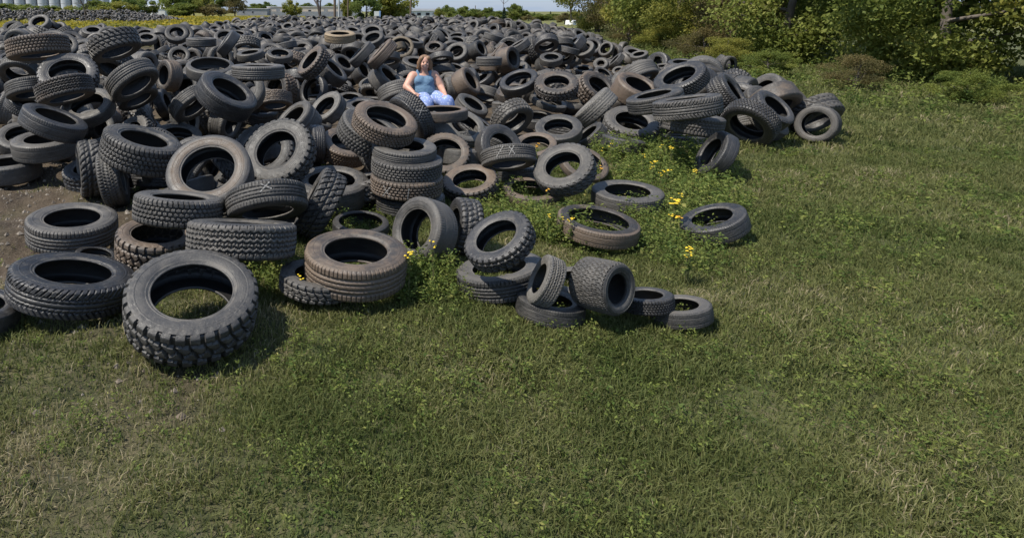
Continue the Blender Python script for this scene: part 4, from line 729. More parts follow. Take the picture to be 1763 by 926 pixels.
REST = [
(12.07,19.74,0.31,0.61,-0.16,0.78,0.36,0.21,0.27),(-3.71,7.88,0.31,0.94,0.29,-0.18,0.31,0.19,0.23),(-2.64,24.89,0.89,0.1,-0.4,-0.91,0.34,0.21,0.22),(-5.95,28.01,1.04,-0.18,0.58,-0.8,0.37,0.22,0.28),
(11.21,25.38,0.37,-0.67,0.74,-0.09,0.38,0.23,0.23),(-7.1,39.67,1.26,0.34,-0.79,-0.5,0.34,0.21,0.2),(4.67,14.12,0.46,-0.02,-0.27,-0.96,0.39,0.23,0.29),(10.33,23.82,0.34,0.99,-0,0.14,0.35,0.21,0.2),
(1.83,26.18,0.94,-0.52,0.39,0.76,0.34,0.21,0.19),(0.24,6.25,0.1,0.06,-0.01,-1,0.29,0.18,0.18),(-3.91,14.69,0.45,-0.43,0.66,-0.61,0.4,0.23,0.28),(-3.39,15.72,0.92,-0.81,0.15,0.56,0.37,0.22,0.3),
(-5.39,31.64,1.02,0.09,0.64,-0.76,0.34,0.21,0.21),(5.14,18.19,0.35,-0.82,0.58,-0,0.37,0.22,0.27),(6.52,14.37,0.31,-0.51,-0.61,0.61,0.37,0.21,0.27),(4.91,18.77,0.97,0.21,-0.49,-0.85,0.41,0.23,0.26),
(2.35,22.62,0.93,-0.73,-0.01,-0.69,0.37,0.21,0.26),(-4.93,17.09,0.65,0.28,-0.03,0.96,0.31,0.19,0.24),(-5.17,28.85,1.04,-0.49,0.21,-0.85,0.41,0.23,0.28),
(2.47,15.04,0.28,-0.25,-0.5,0.83,0.28,0.18,0.21),(4.4,17.39,0.78,-0.75,0.02,-0.67,0.38,0.22,0.28),(3.4,20.52,0.71,0.05,0.95,0.3,0.34,0.21,0.19),(-10.36,22.1,1.4,0.39,0.52,0.76,0.34,0.21,0.19),
(-5.5,17.29,0.63,0.71,-0.21,-0.67,0.34,0.2,0.2),(-0.85,27.38,0.98,0.55,-0.51,-0.66,0.37,0.21,0.25),(-6.33,31.1,1.18,-0.49,0.31,-0.82,0.39,0.22,0.3),(-6.55,29.45,1.17,-0.7,-0.01,-0.72,0.38,0.22,0.28),
(-6.14,45.48,1.31,0.36,0.57,0.74,0.36,0.21,0.29),(10.08,31.25,1.04,0.79,-0.43,-0.45,0.39,0.23,0.29),(12.28,41.02,1.11,0.26,0.85,0.46,0.36,0.21,0.27),(-4.28,17.03,0.65,-0.13,-0.96,0.23,0.32,0.19,0.24),
(6.29,10.87,0.77,-0.43,-0.88,-0.21,0.28,0.18,0.19),(7.73,10.57,0.32,0.32,-0.81,0.5,0.33,0.2,0.21),(2.65,21.56,0.73,0.83,-0.54,0.13,0.38,0.22,0.27),(5,28.37,1.02,0.69,-0.08,0.72,0.31,0.19,0.22),
(8.81,41.48,1.28,0.11,0.05,-0.99,0.38,0.22,0.26),(-0.49,16.08,0.74,-0.65,-0.55,-0.52,0.3,0.19,0.21),(-5.88,13.92,0.88,-0.7,0.64,0.31,0.31,0.2,0.2),(-2.33,27.04,0.93,-0.36,-0.87,-0.33,0.34,0.2,0.28),
(-3.67,42.97,1.24,-0.5,0.78,-0.38,0.35,0.21,0.23),(-4.33,43.23,1.46,-0.4,-0.21,0.89,0.39,0.23,0.25),(3.3,17.5,0.31,0.73,0.25,0.64,0.33,0.2,0.23),(7.6,26.76,0.77,0.77,0.51,-0.4,0.35,0.21,0.24),
(-1.44,22.29,0.84,0.23,0.11,0.97,0.35,0.21,0.25),(-5.11,32.39,1.17,0.54,0.29,-0.79,0.34,0.21,0.2),(9.51,42.16,1.28,-0.57,0.72,0.4,0.39,0.23,0.24),(-0.63,20.03,0.85,-0.18,-0.44,-0.88,0.37,0.22,0.28),
(5.17,26.31,0.89,-0.65,-0.61,-0.45,0.32,0.2,0.22),(1.24,41.87,1.05,-0.93,-0.13,-0.33,0.36,0.22,0.28),(-1.21,19.8,0.63,-0.68,-0.31,-0.67,0.32,0.2,0.19),
(-4.95,23.74,1.04,-0.38,0.08,-0.92,0.39,0.23,0.29),(-8.94,22.53,1.2,-0.43,-0.65,0.63,0.36,0.21,0.28),(-2.25,24.2,0.77,-0.26,0.35,-0.9,0.38,0.23,0.23),(5.85,9.97,0.49,0.16,0.98,-0.07,0.29,0.18,0.19),
(4.03,31.33,1.01,0,-0.29,-0.95,0.34,0.2,0.27),(-3.17,9.35,0.28,-0.88,-0.46,0.06,0.29,0.18,0.18),(-0.54,9.88,0.18,-0.52,0.08,-0.85,0.3,0.19,0.2),(-3.98,8.46,0.38,0.01,0.55,0.83,0.34,0.2,0.23),
(-2.14,17.2,0.63,-0.14,0.97,0.2,0.38,0.23,0.23),(-0.99,22.96,0.81,-0.21,-0.34,-0.92,0.37,0.22,0.26),(-4.03,15.81,0.54,-0.61,0.14,0.78,0.36,0.22,0.26),(1.91,14.55,0.28,0.31,-0.71,-0.63,0.31,0.2,0.17),
(8.85,18.34,0.38,-0.84,0.36,0.4,0.3,0.19,0.17),(8.26,26.79,0.83,-0.19,-0.45,-0.87,0.36,0.21,0.31),(8.7,25.39,0.91,-0.76,0.06,-0.65,0.34,0.2,0.28),(5.91,57.41,1.5,0.21,-0.4,0.89,0.37,0.21,0.29),
(-0.16,17.42,0.88,0.06,0.55,0.83,0.37,0.22,0.25),(-2.24,38.38,0.99,-0.39,-0.52,0.76,0.32,0.2,0.23),(8.5,28.07,0.87,0.06,0.95,0.29,0.33,0.2,0.24),(8.33,55.06,1.33,-0.68,-0.09,-0.73,0.38,0.23,0.24),
(-7.5,18.75,0.96,-0.07,0.93,-0.36,0.39,0.23,0.29),(-1.21,17.34,0.61,0.77,0.61,0.19,0.32,0.19,0.24),(-10.17,21.94,1.26,0.2,0.73,-0.65,0.36,0.22,0.26),(-9.95,19.91,1.17,-0.37,-0.69,-0.63,0.38,0.22,0.29),
(-6.98,27.03,1.14,0.72,0.57,0.4,0.39,0.23,0.27),(-1.33,39.4,0.98,-0.24,0.58,0.78,0.34,0.21,0.2),(-2.87,52,1.3,0.78,-0.52,0.36,0.33,0.2,0.22),(7.64,27.59,1.03,-0.2,0.08,0.98,0.38,0.22,0.24),
(6.88,26.36,0.93,0.22,-0.9,0.39,0.33,0.2,0.23),(4.27,39.61,1.06,0.25,-0.25,-0.94,0.39,0.23,0.3),(3.08,41.53,1.22,0.2,-0.12,0.97,0.37,0.21,0.27),(-3.25,9.77,0.34,-0.9,-0.38,-0.22,0.29,0.18,0.18),
(-2.87,33.68,1.15,0.78,0.52,0.36,0.31,0.19,0.23),(-4.53,30.64,0.89,-0.97,-0.04,-0.22,0.34,0.21,0.25),(2.67,23.43,0.89,0.22,0.64,0.74,0.35,0.21,0.24),(8.99,28.43,0.91,0.89,-0.34,-0.3,0.35,0.21,0.22),
(6.59,34.77,0.9,0.13,-0.79,-0.6,0.39,0.22,0.25),(7.9,45.55,1.42,-0.28,-0.06,0.96,0.34,0.21,0.22),(1.64,11.82,0.25,0.54,-0.19,-0.82,0.32,0.19,0.21),(-4.75,9.22,0.31,0.82,-0.34,0.46,0.33,0.2,0.22),
(-1.58,11.49,0.31,0.33,0.52,0.79,0.38,0.23,0.26),(-2.68,16.59,0.7,-0.19,-0.9,-0.4,0.39,0.22,0.27),(-5.69,28.66,1.01,-0.83,-0.49,0.25,0.35,0.21,0.25),(-6.93,46.15,1.18,0.12,0.91,-0.39,0.37,0.22,0.26),
(-7.59,38.73,1.06,-0.48,-0.69,0.53,0.4,0.23,0.26),(-2.65,40.57,1.04,0.37,0.69,-0.63,0.38,0.22,0.25),(2.37,22.87,0.93,0.6,0.41,-0.69,0.31,0.2,0.2),(0.4,43.31,1.18,-0.22,-0.19,0.95,0.31,0.19,0.21),
(1.75,42.06,1.08,0.64,-0.19,-0.75,0.4,0.23,0.24),(-9.49,21.53,1.13,0.68,0.18,-0.71,0.35,0.21,0.24),(-5.92,39.9,1.14,0.03,-0.43,-0.9,0.37,0.21,0.3),(-6.33,54.58,1.45,-0.49,-0.31,-0.82,0.36,0.21,0.25),
(9.95,22.11,0.27,-0.66,0.28,-0.7,0.32,0.19,0.21),(0.79,14.03,0.86,0.05,0.47,-0.88,0.36,0.22,0.25),(10.44,31.03,0.86,-0.13,-0.82,0.56,0.36,0.21,0.27),(6.23,26.29,0.95,-0.35,-0.59,-0.73,0.31,0.19,0.19),
(9.87,25.02,0.78,0.2,0.07,-0.98,0.32,0.2,0.2),(2.45,42.35,1.24,0.19,0.35,-0.92,0.39,0.23,0.25),(-0.73,7.44,0.3,0.03,-1,0.05,0.3,0.19,0.2),(-4.74,10.04,0.8,0.47,-0.02,-0.88,0.37,0.22,0.27),
(-1.08,13.06,0.3,0.54,-0.84,-0,0.32,0.2,0.17),(-4.53,29.04,0.84,-0.24,-0.8,0.55,0.34,0.21,0.19),(8.12,15.41,0.33,0.19,-0.76,0.63,0.36,0.21,0.25),(0.36,23.01,0.9,-0.03,0.52,-0.85,0.4,0.23,0.26),
(1.3,19.2,0.93,0.02,0.47,-0.88,0.36,0.21,0.3),(8.76,27.56,0.86,-0.66,0.4,-0.64,0.37,0.22,0.23),(2.86,30.83,0.96,-0.84,0.55,0.07,0.36,0.21,0.28),(4.06,25.96,0.87,0.14,0.86,-0.5,0.4,0.23,0.26),
(2.37,41.4,1.06,0.55,0.32,-0.78,0.36,0.21,0.26),(0.2,56.51,1.21,0.14,0.62,-0.78,0.4,0.23,0.28),(-6.46,15,0.98,-0.36,-0.57,0.74,0.36,0.21,0.27),(-9.53,32.27,1.04,-0.25,-0.25,-0.94,0.39,0.23,0.26),
(-0.56,40.09,0.89,0.94,-0.06,0.33,0.33,0.2,0.21),(-2.33,58.64,1.23,-0.36,0.87,-0.33,0.36,0.22,0.28),(2.63,14.97,0.28,-0.23,-0.27,-0.94,0.32,0.2,0.22),(6.64,18.92,1.07,-0.15,0.08,-0.98,0.32,0.19,0.23),
(9.61,30.88,0.97,0.91,-0.12,-0.39,0.4,0.23,0.3),(5.65,29.17,0.92,0.78,-0.47,-0.41,0.34,0.2,0.23),(6.63,26.79,0.88,-0.98,0.01,0.19,0.38,0.22,0.29),(9.34,25.4,0.82,0.58,-0.07,-0.81,0.35,0.21,0.26),
(5.98,42.48,1.11,0.96,-0.07,0.26,0.35,0.21,0.23),(4.75,42.45,1.15,-0.8,0.06,0.6,0.37,0.22,0.25),(0.2,38.53,0.93,0.56,0.67,-0.49,0.35,0.21,0.21),(-2.52,7.03,0.31,-0.13,0.07,0.99,0.32,0.2,0.23),
(-10.22,18.77,1.09,-0.61,0.65,-0.45,0.31,0.19,0.21),(-4.76,28.4,0.83,0.7,-0.23,-0.67,0.41,0.23,0.28),(-5.7,27.95,0.94,0.34,0.49,0.8,0.37,0.22,0.29),(-5.06,26.48,1,0.48,-0.26,-0.84,0.37,0.22,0.27),
(-0.26,42.89,0.96,-0.88,-0.42,-0.21,0.4,0.23,0.25),(-6.89,39.4,1.06,-0.55,-0.84,0.07,0.38,0.23,0.24),(-4.76,43.92,1.34,0.15,-0.51,-0.84,0.35,0.21,0.25),
(-1.57,42.58,1,-0.53,0.59,0.61,0.36,0.21,0.31),(9.56,35.13,1.15,-0.02,0.54,-0.84,0.34,0.2,0.28),(12.24,48.21,1.16,0.03,0.52,-0.85,0.35,0.2,0.3),(4.25,41.4,1.23,0.52,0.26,-0.82,0.34,0.2,0.28),
(1.85,38.97,0.95,-0.81,-0.32,0.49,0.4,0.23,0.26),(3.04,50.55,1.36,0.02,-0.54,-0.84,0.36,0.22,0.25),(-0.18,15.16,0.12,0.03,-0.39,0.92,0.28,0.18,0.17),(-11.09,20.27,1.21,0.65,0.41,0.64,0.29,0.19,0.17),
(-2.56,32.87,0.81,0.05,-0.96,-0.28,0.4,0.23,0.3),(-8.12,24.26,1.05,0.85,-0.26,0.46,0.36,0.22,0.24),(-3.5,27.96,0.78,0.53,-0.79,0.31,0.34,0.2,0.26),(-4.11,32.55,0.97,-0.05,0.78,0.62,0.3,0.19,0.17),
(-0.55,41.74,0.93,0.95,0.28,0.11,0.4,0.23,0.25),(-2.43,38.54,0.86,-0.2,-0.73,-0.65,0.36,0.21,0.23),(-5.93,45.32,1.33,-0.33,-0.23,0.92,0.39,0.23,0.26),(2.28,21.77,0.78,-0.98,0.07,-0.19,0.37,0.22,0.31),
(7.41,25.6,0.63,-0.2,-0.72,0.67,0.39,0.23,0.25),(6.04,25.51,0.81,0.59,0.53,0.61,0.36,0.21,0.29),(0.74,45.47,1.11,-0.14,-0.78,-0.61,0.39,0.23,0.28),(3.27,42.24,1.25,-0.49,-0.17,-0.85,0.35,0.21,0.25),
(-2.97,15.25,0.93,-0.06,0.92,-0.39,0.3,0.19,0.19),(-0.35,31.76,0.85,0.3,0.5,0.81,0.36,0.21,0.3),(-1.37,24.86,0.68,0.54,0.41,0.74,0.38,0.22,0.31),(7.83,20.61,0.57,0.5,-0.74,0.46,0.34,0.2,0.22),
(9.44,26.79,0.74,-0.8,-0.56,-0.21,0.36,0.21,0.27),(6.01,28.83,0.86,0.59,0.27,0.76,0.39,0.23,0.3),(4.94,30.14,0.9,0.54,-0.58,0.61,0.38,0.23,0.23),(10.02,30.66,0.97,-0.64,-0.7,0.31,0.28,0.18,0.2),
(7.39,46.68,1.14,-0.32,-0.75,0.57,0.33,0.2,0.22),(2.93,40.16,0.96,-0.44,0.66,-0.61,0.37,0.21,0.24),(-0.18,8.27,0.08,0,-0,-1,0.35,0.21,0.29),(-3.02,21.1,0.72,0.4,-0.89,0.21,0.36,0.21,0.28),
(-8.54,16.84,1.12,-0.01,0.12,0.99,0.33,0.2,0.2),(-1.71,34.13,0.94,-0.4,0.03,0.92,0.38,0.23,0.27),(-6.75,28.83,1.02,-0.67,-0.61,-0.43,0.34,0.2,0.28),(-5.1,32.12,1.11,-0.69,-0.27,-0.67,0.29,0.18,0.18),
(-1.45,45.24,1.1,-0.06,-0.76,-0.65,0.35,0.21,0.26),(4.27,9.96,0.22,0.27,-0.13,-0.95,0.36,0.21,0.29),(6.56,13.41,0.52,-0.73,0.68,-0.05,0.35,0.21,0.2),(10.52,25.02,0.38,-0.59,-0.79,-0.14,0.39,0.22,0.25),
(4.5,34.61,1.03,0.11,0.22,-0.97,0.36,0.22,0.28),(10.5,26.53,0.64,-0.6,0.7,0.39,0.38,0.23,0.28),(0.2,31.59,1.02,-0.08,-0.38,-0.92,0.38,0.22,0.27),(3.62,27.29,0.84,-0.26,-0.68,0.69,0.38,0.23,0.23),
(5.97,26.94,0.92,-0.61,-0.79,-0.04,0.31,0.19,0.23),(3.75,43.81,1.3,-0.85,-0.04,-0.52,0.34,0.2,0.19),(0.14,49.84,1.07,-0.63,-0.58,-0.51,0.36,0.21,0.28),
(5.22,56.98,1.38,0.51,0.15,-0.84,0.35,0.21,0.23),(2.52,54.43,1.18,-0.79,0.43,-0.45,0.39,0.23,0.25),(-3.22,9.61,0.23,-0.59,-0.17,-0.79,0.29,0.18,0.18),(-2.05,9.48,0.71,-0.1,-0.14,0.99,0.35,0.21,0.23),
(-2.88,22.29,0.7,0.02,-0.66,-0.75,0.36,0.21,0.25),(-2.38,35.91,0.79,0.71,-0.7,0.06,0.37,0.21,0.26),(-5.33,32.79,1.12,-0.04,0.85,-0.52,0.32,0.2,0.22),(-3.89,33.9,1.02,-0.69,0.48,0.54,0.31,0.19,0.24),
(-6.15,28.99,1.01,-0.77,0.44,0.46,0.4,0.23,0.25),(-3,42.51,1.15,0.79,-0.61,-0.04,0.32,0.19,0.19),(-0.12,38.75,0.89,0.53,0.34,0.78,0.34,0.2,0.24),(3.81,11.67,0.51,-0.91,-0.19,-0.36,0.38,0.22,0.27),
(3.21,18.81,0.72,0.18,-0.74,-0.65,0.32,0.19,0.2),(10.97,30.98,0.77,-0.94,-0.35,0.03,0.35,0.21,0.19),(8.94,30.08,1.1,0.57,-0.36,0.74,0.39,0.23,0.29),(2.92,42.87,1.35,0.03,-0.56,-0.83,0.35,0.21,0.19),
(9.46,54.64,1.35,0.79,0.34,-0.5,0.34,0.21,0.24),(-3.08,9.21,0.32,-0.81,-0.42,-0.41,0.29,0.18,0.18),(-1.76,21.67,0.71,0.07,0.59,-0.81,0.35,0.21,0.23),(-8.26,14.62,0.8,0.63,-0.17,-0.76,0.31,0.19,0.21),
(-10.07,19.61,1.1,0.42,0.73,0.54,0.37,0.22,0.24),(-2.52,19.23,0.75,-0.79,-0.32,-0.53,0.35,0.21,0.24),(-7.67,14.24,0.87,-0.11,-0.29,0.95,0.37,0.22,0.26),
(-6.97,12.14,0.47,0.65,0.73,0.22,0.29,0.18,0.2),(-4.6,34.5,1.16,-0.43,0.03,0.9,0.31,0.19,0.2),(-3.73,43.71,1.31,0.1,-0.99,0.07,0.36,0.21,0.26),(-0.35,53.92,1.12,0.3,-0.5,0.81,0.37,0.21,0.26),
(-0.85,58.3,1.15,0.55,0.51,-0.66,0.38,0.22,0.27),(4.7,9.6,0.22,-0.47,-0.01,-0.88,0.37,0.22,0.24),(5.3,15.49,0.29,-0.38,-0.01,0.92,0.36,0.21,0.25),(10.8,23.84,0.33,-0.08,0.79,-0.61,0.35,0.21,0.24),
(3.52,19.48,0.67,0.81,0.51,-0.29,0.36,0.21,0.3),(5.21,21.48,0.85,0.32,-0.75,0.57,0.35,0.21,0.19),(3.24,30.63,0.96,-0.2,-0.62,-0.76,0.34,0.2,0.26),(6.75,25.57,0.82,0.17,0.72,-0.67,0.39,0.23,0.27),
(1.94,28.1,0.87,-0.79,-0.45,-0.42,0.32,0.2,0.2),(1.41,27.6,0.99,0.65,-0.43,0.63,0.38,0.23,0.28),(1.07,37.15,0.92,0.09,-0.92,-0.39,0.32,0.19,0.2),(4.15,44.03,1.32,-0.29,0.54,-0.79,0.32,0.19,0.23),
(9.45,41.26,1.13,0.38,-0.75,-0.54,0.32,0.19,0.23),(11.21,40.5,1.23,-0.42,0.12,-0.9,0.34,0.21,0.2),(0.93,53.06,1.09,-0.7,0.72,0.04,0.41,0.23,0.27),(-0.65,12.78,0.09,0,0,1,0.38,0.22,0.26),
(-0.89,17.58,0.75,-0.68,0.23,0.7,0.35,0.21,0.25),(-8.11,14.95,0.88,-0.34,-0.89,-0.3,0.32,0.19,0.23),(-2.56,33.2,0.95,-0.36,0.78,-0.52,0.31,0.19,0.22),(-1.82,29.11,0.83,0.65,-0.46,0.6,0.35,0.21,0.19),
(-2.05,25.8,0.8,-0.1,0.14,0.99,0.34,0.2,0.22),(0.83,13.73,0.18,-0.27,-0.36,-0.89,0.31,0.19,0.23),(7.13,20.01,0.37,0.28,0.31,-0.91,0.37,0.22,0.24),(4.3,22.12,0.91,-0.18,0.24,0.95,0.34,0.2,0.28),
(7.36,16.42,0.32,0.78,-0.02,-0.63,0.3,0.19,0.18),(7.18,33.81,0.98,0.53,0.07,-0.85,0.37,0.22,0.28),(6.52,36.38,1.01,-0.55,0.06,0.83,0.37,0.22,0.26),(7.66,26.18,0.71,0.31,-0.84,-0.45,0.32,0.19,0.2),
(11.06,26.87,0.38,-0.4,-0.85,0.35,0.38,0.23,0.26),(11.67,32.62,0.74,0.7,-0.72,0.04,0.4,0.23,0.25),(5.14,42.59,1.07,0.54,-0.28,-0.79,0.4,0.23,0.26),(0.87,41.05,0.92,0.39,-0.37,-0.85,0.36,0.21,0.26),
(5.65,38.99,1.09,0.52,0.06,0.85,0.31,0.19,0.2),(7.88,43.45,1.04,0.49,-0.83,0.25,0.35,0.21,0.28),(6.46,43.12,1.12,-0.02,0.35,0.94,0.29,0.18,0.18),(10.59,52.86,1.19,0.22,-0.41,0.88,0.4,0.23,0.31),
(11.29,53.15,1.27,-0.32,-0.09,0.94,0.35,0.21,0.27),(-1.74,18.32,0.61,0.59,-0.28,-0.76,0.31,0.19,0.2),(-9.75,17.31,0.96,0.01,0.98,0.19,0.36,0.21,0.26),(-1.49,38.71,0.85,0.48,-0.64,-0.59,0.33,0.2,0.23),
(-5.29,44.72,1.13,-0.46,0.88,-0.11,0.37,0.21,0.28),(-0.87,42.46,0.89,-0.15,-0.9,0.41,0.37,0.22,0.3),(-5.57,39.1,1.07,0.33,-0.12,-0.94,0.37,0.22,0.24),(-1.63,54.63,1.07,-0.24,0.3,0.92,0.41,0.23,0.31),
(6.12,9.51,0.11,0,0,1,0.35,0.21,0.29),(2.23,19.85,0.56,0.77,-0.6,0.21,0.37,0.22,0.27),(1.77,19.3,0.66,0.02,0.47,-0.88,0.38,0.23,0.24),(6.3,28.79,0.99,-0.49,-0.33,-0.8,0.32,0.19,0.22),
(5.88,33.37,0.96,0.3,-0.16,-0.94,0.32,0.19,0.23),(5.23,39.74,0.92,0.56,-0.31,0.77,0.36,0.22,0.25),(1.96,37.35,0.87,0.05,0.96,0.26,0.37,0.21,0.25),(9.16,48.29,1.14,0.51,0.55,-0.66,0.36,0.21,0.27),
(2.04,44.54,1.24,-0.03,-0.43,0.9,0.32,0.19,0.24),(7.66,55.54,1.22,-0.54,0.58,0.61,0.38,0.23,0.24),(1.96,58.57,1.19,-0.18,0.51,-0.84,0.33,0.2,0.24),(1.63,9.91,0.15,-0.17,-0.1,0.98,0.32,0.19,0.21),
(-1.87,22.31,0.7,-0.67,0.16,-0.73,0.34,0.2,0.27),(-7.71,17.93,0.88,0.27,-0.59,0.76,0.38,0.22,0.31),(-5.4,18.79,0.73,-0.84,-0.52,0.18,0.38,0.23,0.27),(-9.66,20.63,1.09,-0.76,0.2,-0.62,0.33,0.2,0.23),
(-3.75,32.29,0.9,-0.06,-0.64,-0.77,0.33,0.2,0.22),(-4.48,26.85,0.88,0.55,0.26,-0.79,0.29,0.19,0.17),(-2.99,30.69,0.92,0.59,-0.04,-0.81,0.36,0.22,0.23),
(-5.09,41.73,0.96,0.07,-0.93,-0.36,0.38,0.22,0.29),(-5.62,44.84,1.03,-0.51,0.85,-0.13,0.37,0.21,0.3),(-6.68,40.81,1.1,-0.09,0.68,-0.73,0.36,0.21,0.28),
(5.35,9.62,0.3,0.54,0.57,0.62,0.32,0.2,0.23),(3.65,18.27,0.22,0.25,-0.52,-0.82,0.31,0.19,0.2),(2.15,17.65,0.49,-0.24,0.38,0.89,0.39,0.23,0.25),(2.88,19.96,0.69,-0.55,0.01,0.83,0.35,0.21,0.24),
(6.36,35.65,0.84,-0.23,-0.68,0.7,0.38,0.23,0.26),(5.19,29.03,0.81,-0.93,-0.07,-0.36,0.37,0.21,0.25),(2.17,25.43,0.75,-0.64,-0.48,-0.59,0.32,0.19,0.2),(3.16,26.07,0.75,-0.64,0.54,0.55,0.36,0.21,0.3),
(5.92,24.81,0.76,-0.9,0.15,0.41,0.36,0.21,0.29),(2.01,32.82,0.99,-0.22,0.41,0.88,0.36,0.21,0.26),(0.15,29.76,0.93,-0.95,-0.3,0.09,0.37,0.22,0.28),(9.27,30.36,0.92,0.77,0.56,-0.3,0.37,0.21,0.26),
(9.58,29.62,0.84,0.04,-0.68,-0.73,0.35,0.21,0.24),(6.7,38.78,0.84,0.15,0.97,-0.17,0.34,0.21,0.21),(9.94,42.61,1.23,-0.58,-0.44,0.69,0.37,0.21,0.31),(7.69,43.97,1.15,-0.21,-0.49,-0.85,0.37,0.22,0.3),
(1.13,43.71,1.05,-0.17,0.75,-0.64,0.36,0.21,0.3),(4.2,42.65,1.12,-0.83,-0.33,-0.45,0.35,0.21,0.23),(-5.46,10.26,0.24,-0.6,-0.2,0.78,0.31,0.2,0.18),(-4.24,10.98,0.66,0.29,0.2,0.94,0.34,0.21,0.21),
(-1.89,12.22,0.3,-0.63,0.54,-0.56,0.29,0.18,0.19),(-5.21,19.91,0.98,-0.29,-0,-0.95,0.35,0.21,0.25),(-1.6,19.41,0.75,0.03,-0.11,-0.99,0.28,0.18,0.17),(-7.75,17.64,0.98,-0.33,0.49,-0.8,0.32,0.19,0.21),
(-8.93,21.36,1.11,0.69,-0.2,0.69,0.32,0.19,0.2),(-2.38,26.59,0.72,-0.54,0.83,0.13,0.4,0.23,0.3),(-6.56,36.36,1.08,-0.17,-0.3,-0.94,0.37,0.21,0.26),(-1.63,43.29,1.03,-0.72,0.17,-0.67,0.4,0.23,0.27),
(-0.89,45.14,0.98,-0.55,0.33,0.77,0.38,0.22,0.3),(-3.67,49.88,1.15,-0.78,-0.14,-0.61,0.4,0.23,0.3),(-1.32,59.39,1.13,-0.01,0.73,-0.69,0.36,0.21,0.25),(-3.59,57.04,1.35,-0.06,-0.28,0.96,0.35,0.21,0.23),
(0.61,14.41,0.07,-0,0,-1,0.4,0.23,0.24),(5.17,22.12,0.86,-0.46,0.65,0.6,0.34,0.21,0.23),(6.43,32.97,0.82,0.65,-0.68,0.35,0.38,0.22,0.26),(4.71,34.02,0.94,0.32,-0.79,-0.53,0.37,0.22,0.25),
(6.33,27,0.87,0.89,0.34,-0.31,0.35,0.21,0.24),(7.38,28.7,1.29,-0.51,-0.15,-0.84,0.36,0.22,0.26),(6.58,32.14,0.88,-0.61,-0.23,0.76,0.37,0.22,0.23),(3.78,43.24,1.11,0.54,-0.44,-0.72,0.36,0.21,0.23),
(1.97,43.19,1.14,0.04,-0.43,-0.9,0.37,0.21,0.27),(7.01,45.74,0.93,0.48,-0.75,0.45,0.37,0.22,0.23),(0.76,42.27,0.94,-0.2,0.59,0.78,0.34,0.2,0.24),(7.42,39.9,1,-0.44,-0.31,-0.84,0.36,0.21,0.28),
(1.88,54.1,1.04,0.93,-0.34,0.13,0.34,0.2,0.28),(3.23,12.52,0.3,0.62,-0.7,-0.34,0.29,0.18,0.18),(-3.38,9.86,0.37,-0.83,-0.43,-0.36,0.36,0.21,0.27),(-4.64,9.57,0.46,0.47,-0.02,-0.88,0.38,0.22,0.24),
(-4.47,10.42,0.51,-0.29,0.46,0.84,0.34,0.2,0.28),(-0.64,13.66,0.29,0.06,0.05,1,0.29,0.19,0.18),(-0.72,22.47,0.82,0.45,-0.68,0.57,0.34,0.21,0.2),(-1.52,15.4,0.31,0.52,-0.05,-0.85,0.36,0.22,0.29),
(-8.95,16.3,1.02,0.08,0.2,0.98,0.34,0.2,0.24),(-5.08,21.19,0.88,0.6,-0.38,0.7,0.31,0.19,0.21),(-6.18,14.67,0.82,0.56,-0.77,-0.3,0.41,0.23,0.24),(-8.47,15.44,0.84,0.95,-0.06,0.29,0.35,0.21,0.21),
(-2.24,31.7,0.82,0.76,0.54,0.36,0.3,0.19,0.18),(-1.82,28.24,0.86,0.24,-0.18,0.95,0.36,0.21,0.26),(-6.66,30.56,1.04,-0.07,-0.96,0.26,0.37,0.22,0.23),(-3.98,26.82,0.73,0.01,-0.55,0.83,0.36,0.21,0.24),
(-10.15,30.89,0.98,0.06,-0.52,0.85,0.32,0.19,0.2),(-6.27,33.62,1.11,-0.56,-0.03,-0.83,0.34,0.21,0.23),(-5.77,26.61,1.03,0.3,-0.03,0.95,0.39,0.23,0.26),
(-3.17,42.36,1.17,-0.39,-0.04,-0.92,0.32,0.19,0.24),(-3.89,51.78,1.18,-0.69,-0.48,0.54,0.34,0.21,0.22),(6.37,10.15,0.29,-0.47,0.88,-0.03,0.31,0.19,0.2),
(0.46,8.48,0.47,-0.14,-0.35,0.93,0.34,0.2,0.27),(3.24,11.23,0.55,0.94,-0.01,-0.34,0.31,0.2,0.17),(9.72,20.53,0.16,-0.05,0.09,-0.99,0.34,0.21,0.29),(10.72,31.58,0.88,-0.93,0.34,0.13,0.35,0.21,0.23),
(2.57,32.83,1.01,0.71,-0.26,-0.65,0.35,0.21,0.22),(8.62,28.64,0.96,0.47,0,0.88,0.34,0.21,0.23),(3.24,40.5,0.86,-0.47,-0.72,0.5,0.38,0.22,0.29),(3.6,42.92,1.16,-0.58,0.33,-0.74,0.39,0.23,0.27),
(6.5,41.43,0.69,-0.77,-0.13,0.63,0.37,0.22,0.28),(9.5,46.8,1.12,0.87,-0.36,-0.33,0.35,0.21,0.27),(4.48,41.09,1.09,-0.67,0.5,0.55,0.31,0.19,0.16),(1.66,43.76,1.08,-0.87,0.28,-0.42,0.34,0.21,0.22),
(4.42,44.04,1.26,0.27,-0.69,-0.67,0.3,0.19,0.17),(7.55,42.99,0.99,-0.44,-0.77,0.46,0.37,0.21,0.28),(7.35,38.57,1.05,-0.28,-0.42,0.86,0.38,0.22,0.3),(0.38,38.42,0.97,0.15,-0.1,-0.98,0.36,0.21,0.25),
(2.1,59.15,1.14,0.6,-0.7,0.39,0.37,0.22,0.24),(6.02,53.54,1.13,0.61,0.23,0.76,0.38,0.23,0.27),(-3.5,9.8,0.37,-0.98,-0.07,-0.19,0.36,0.21,0.27),(-3.13,9.12,0.34,-0.88,-0.43,-0.18,0.32,0.19,0.21),
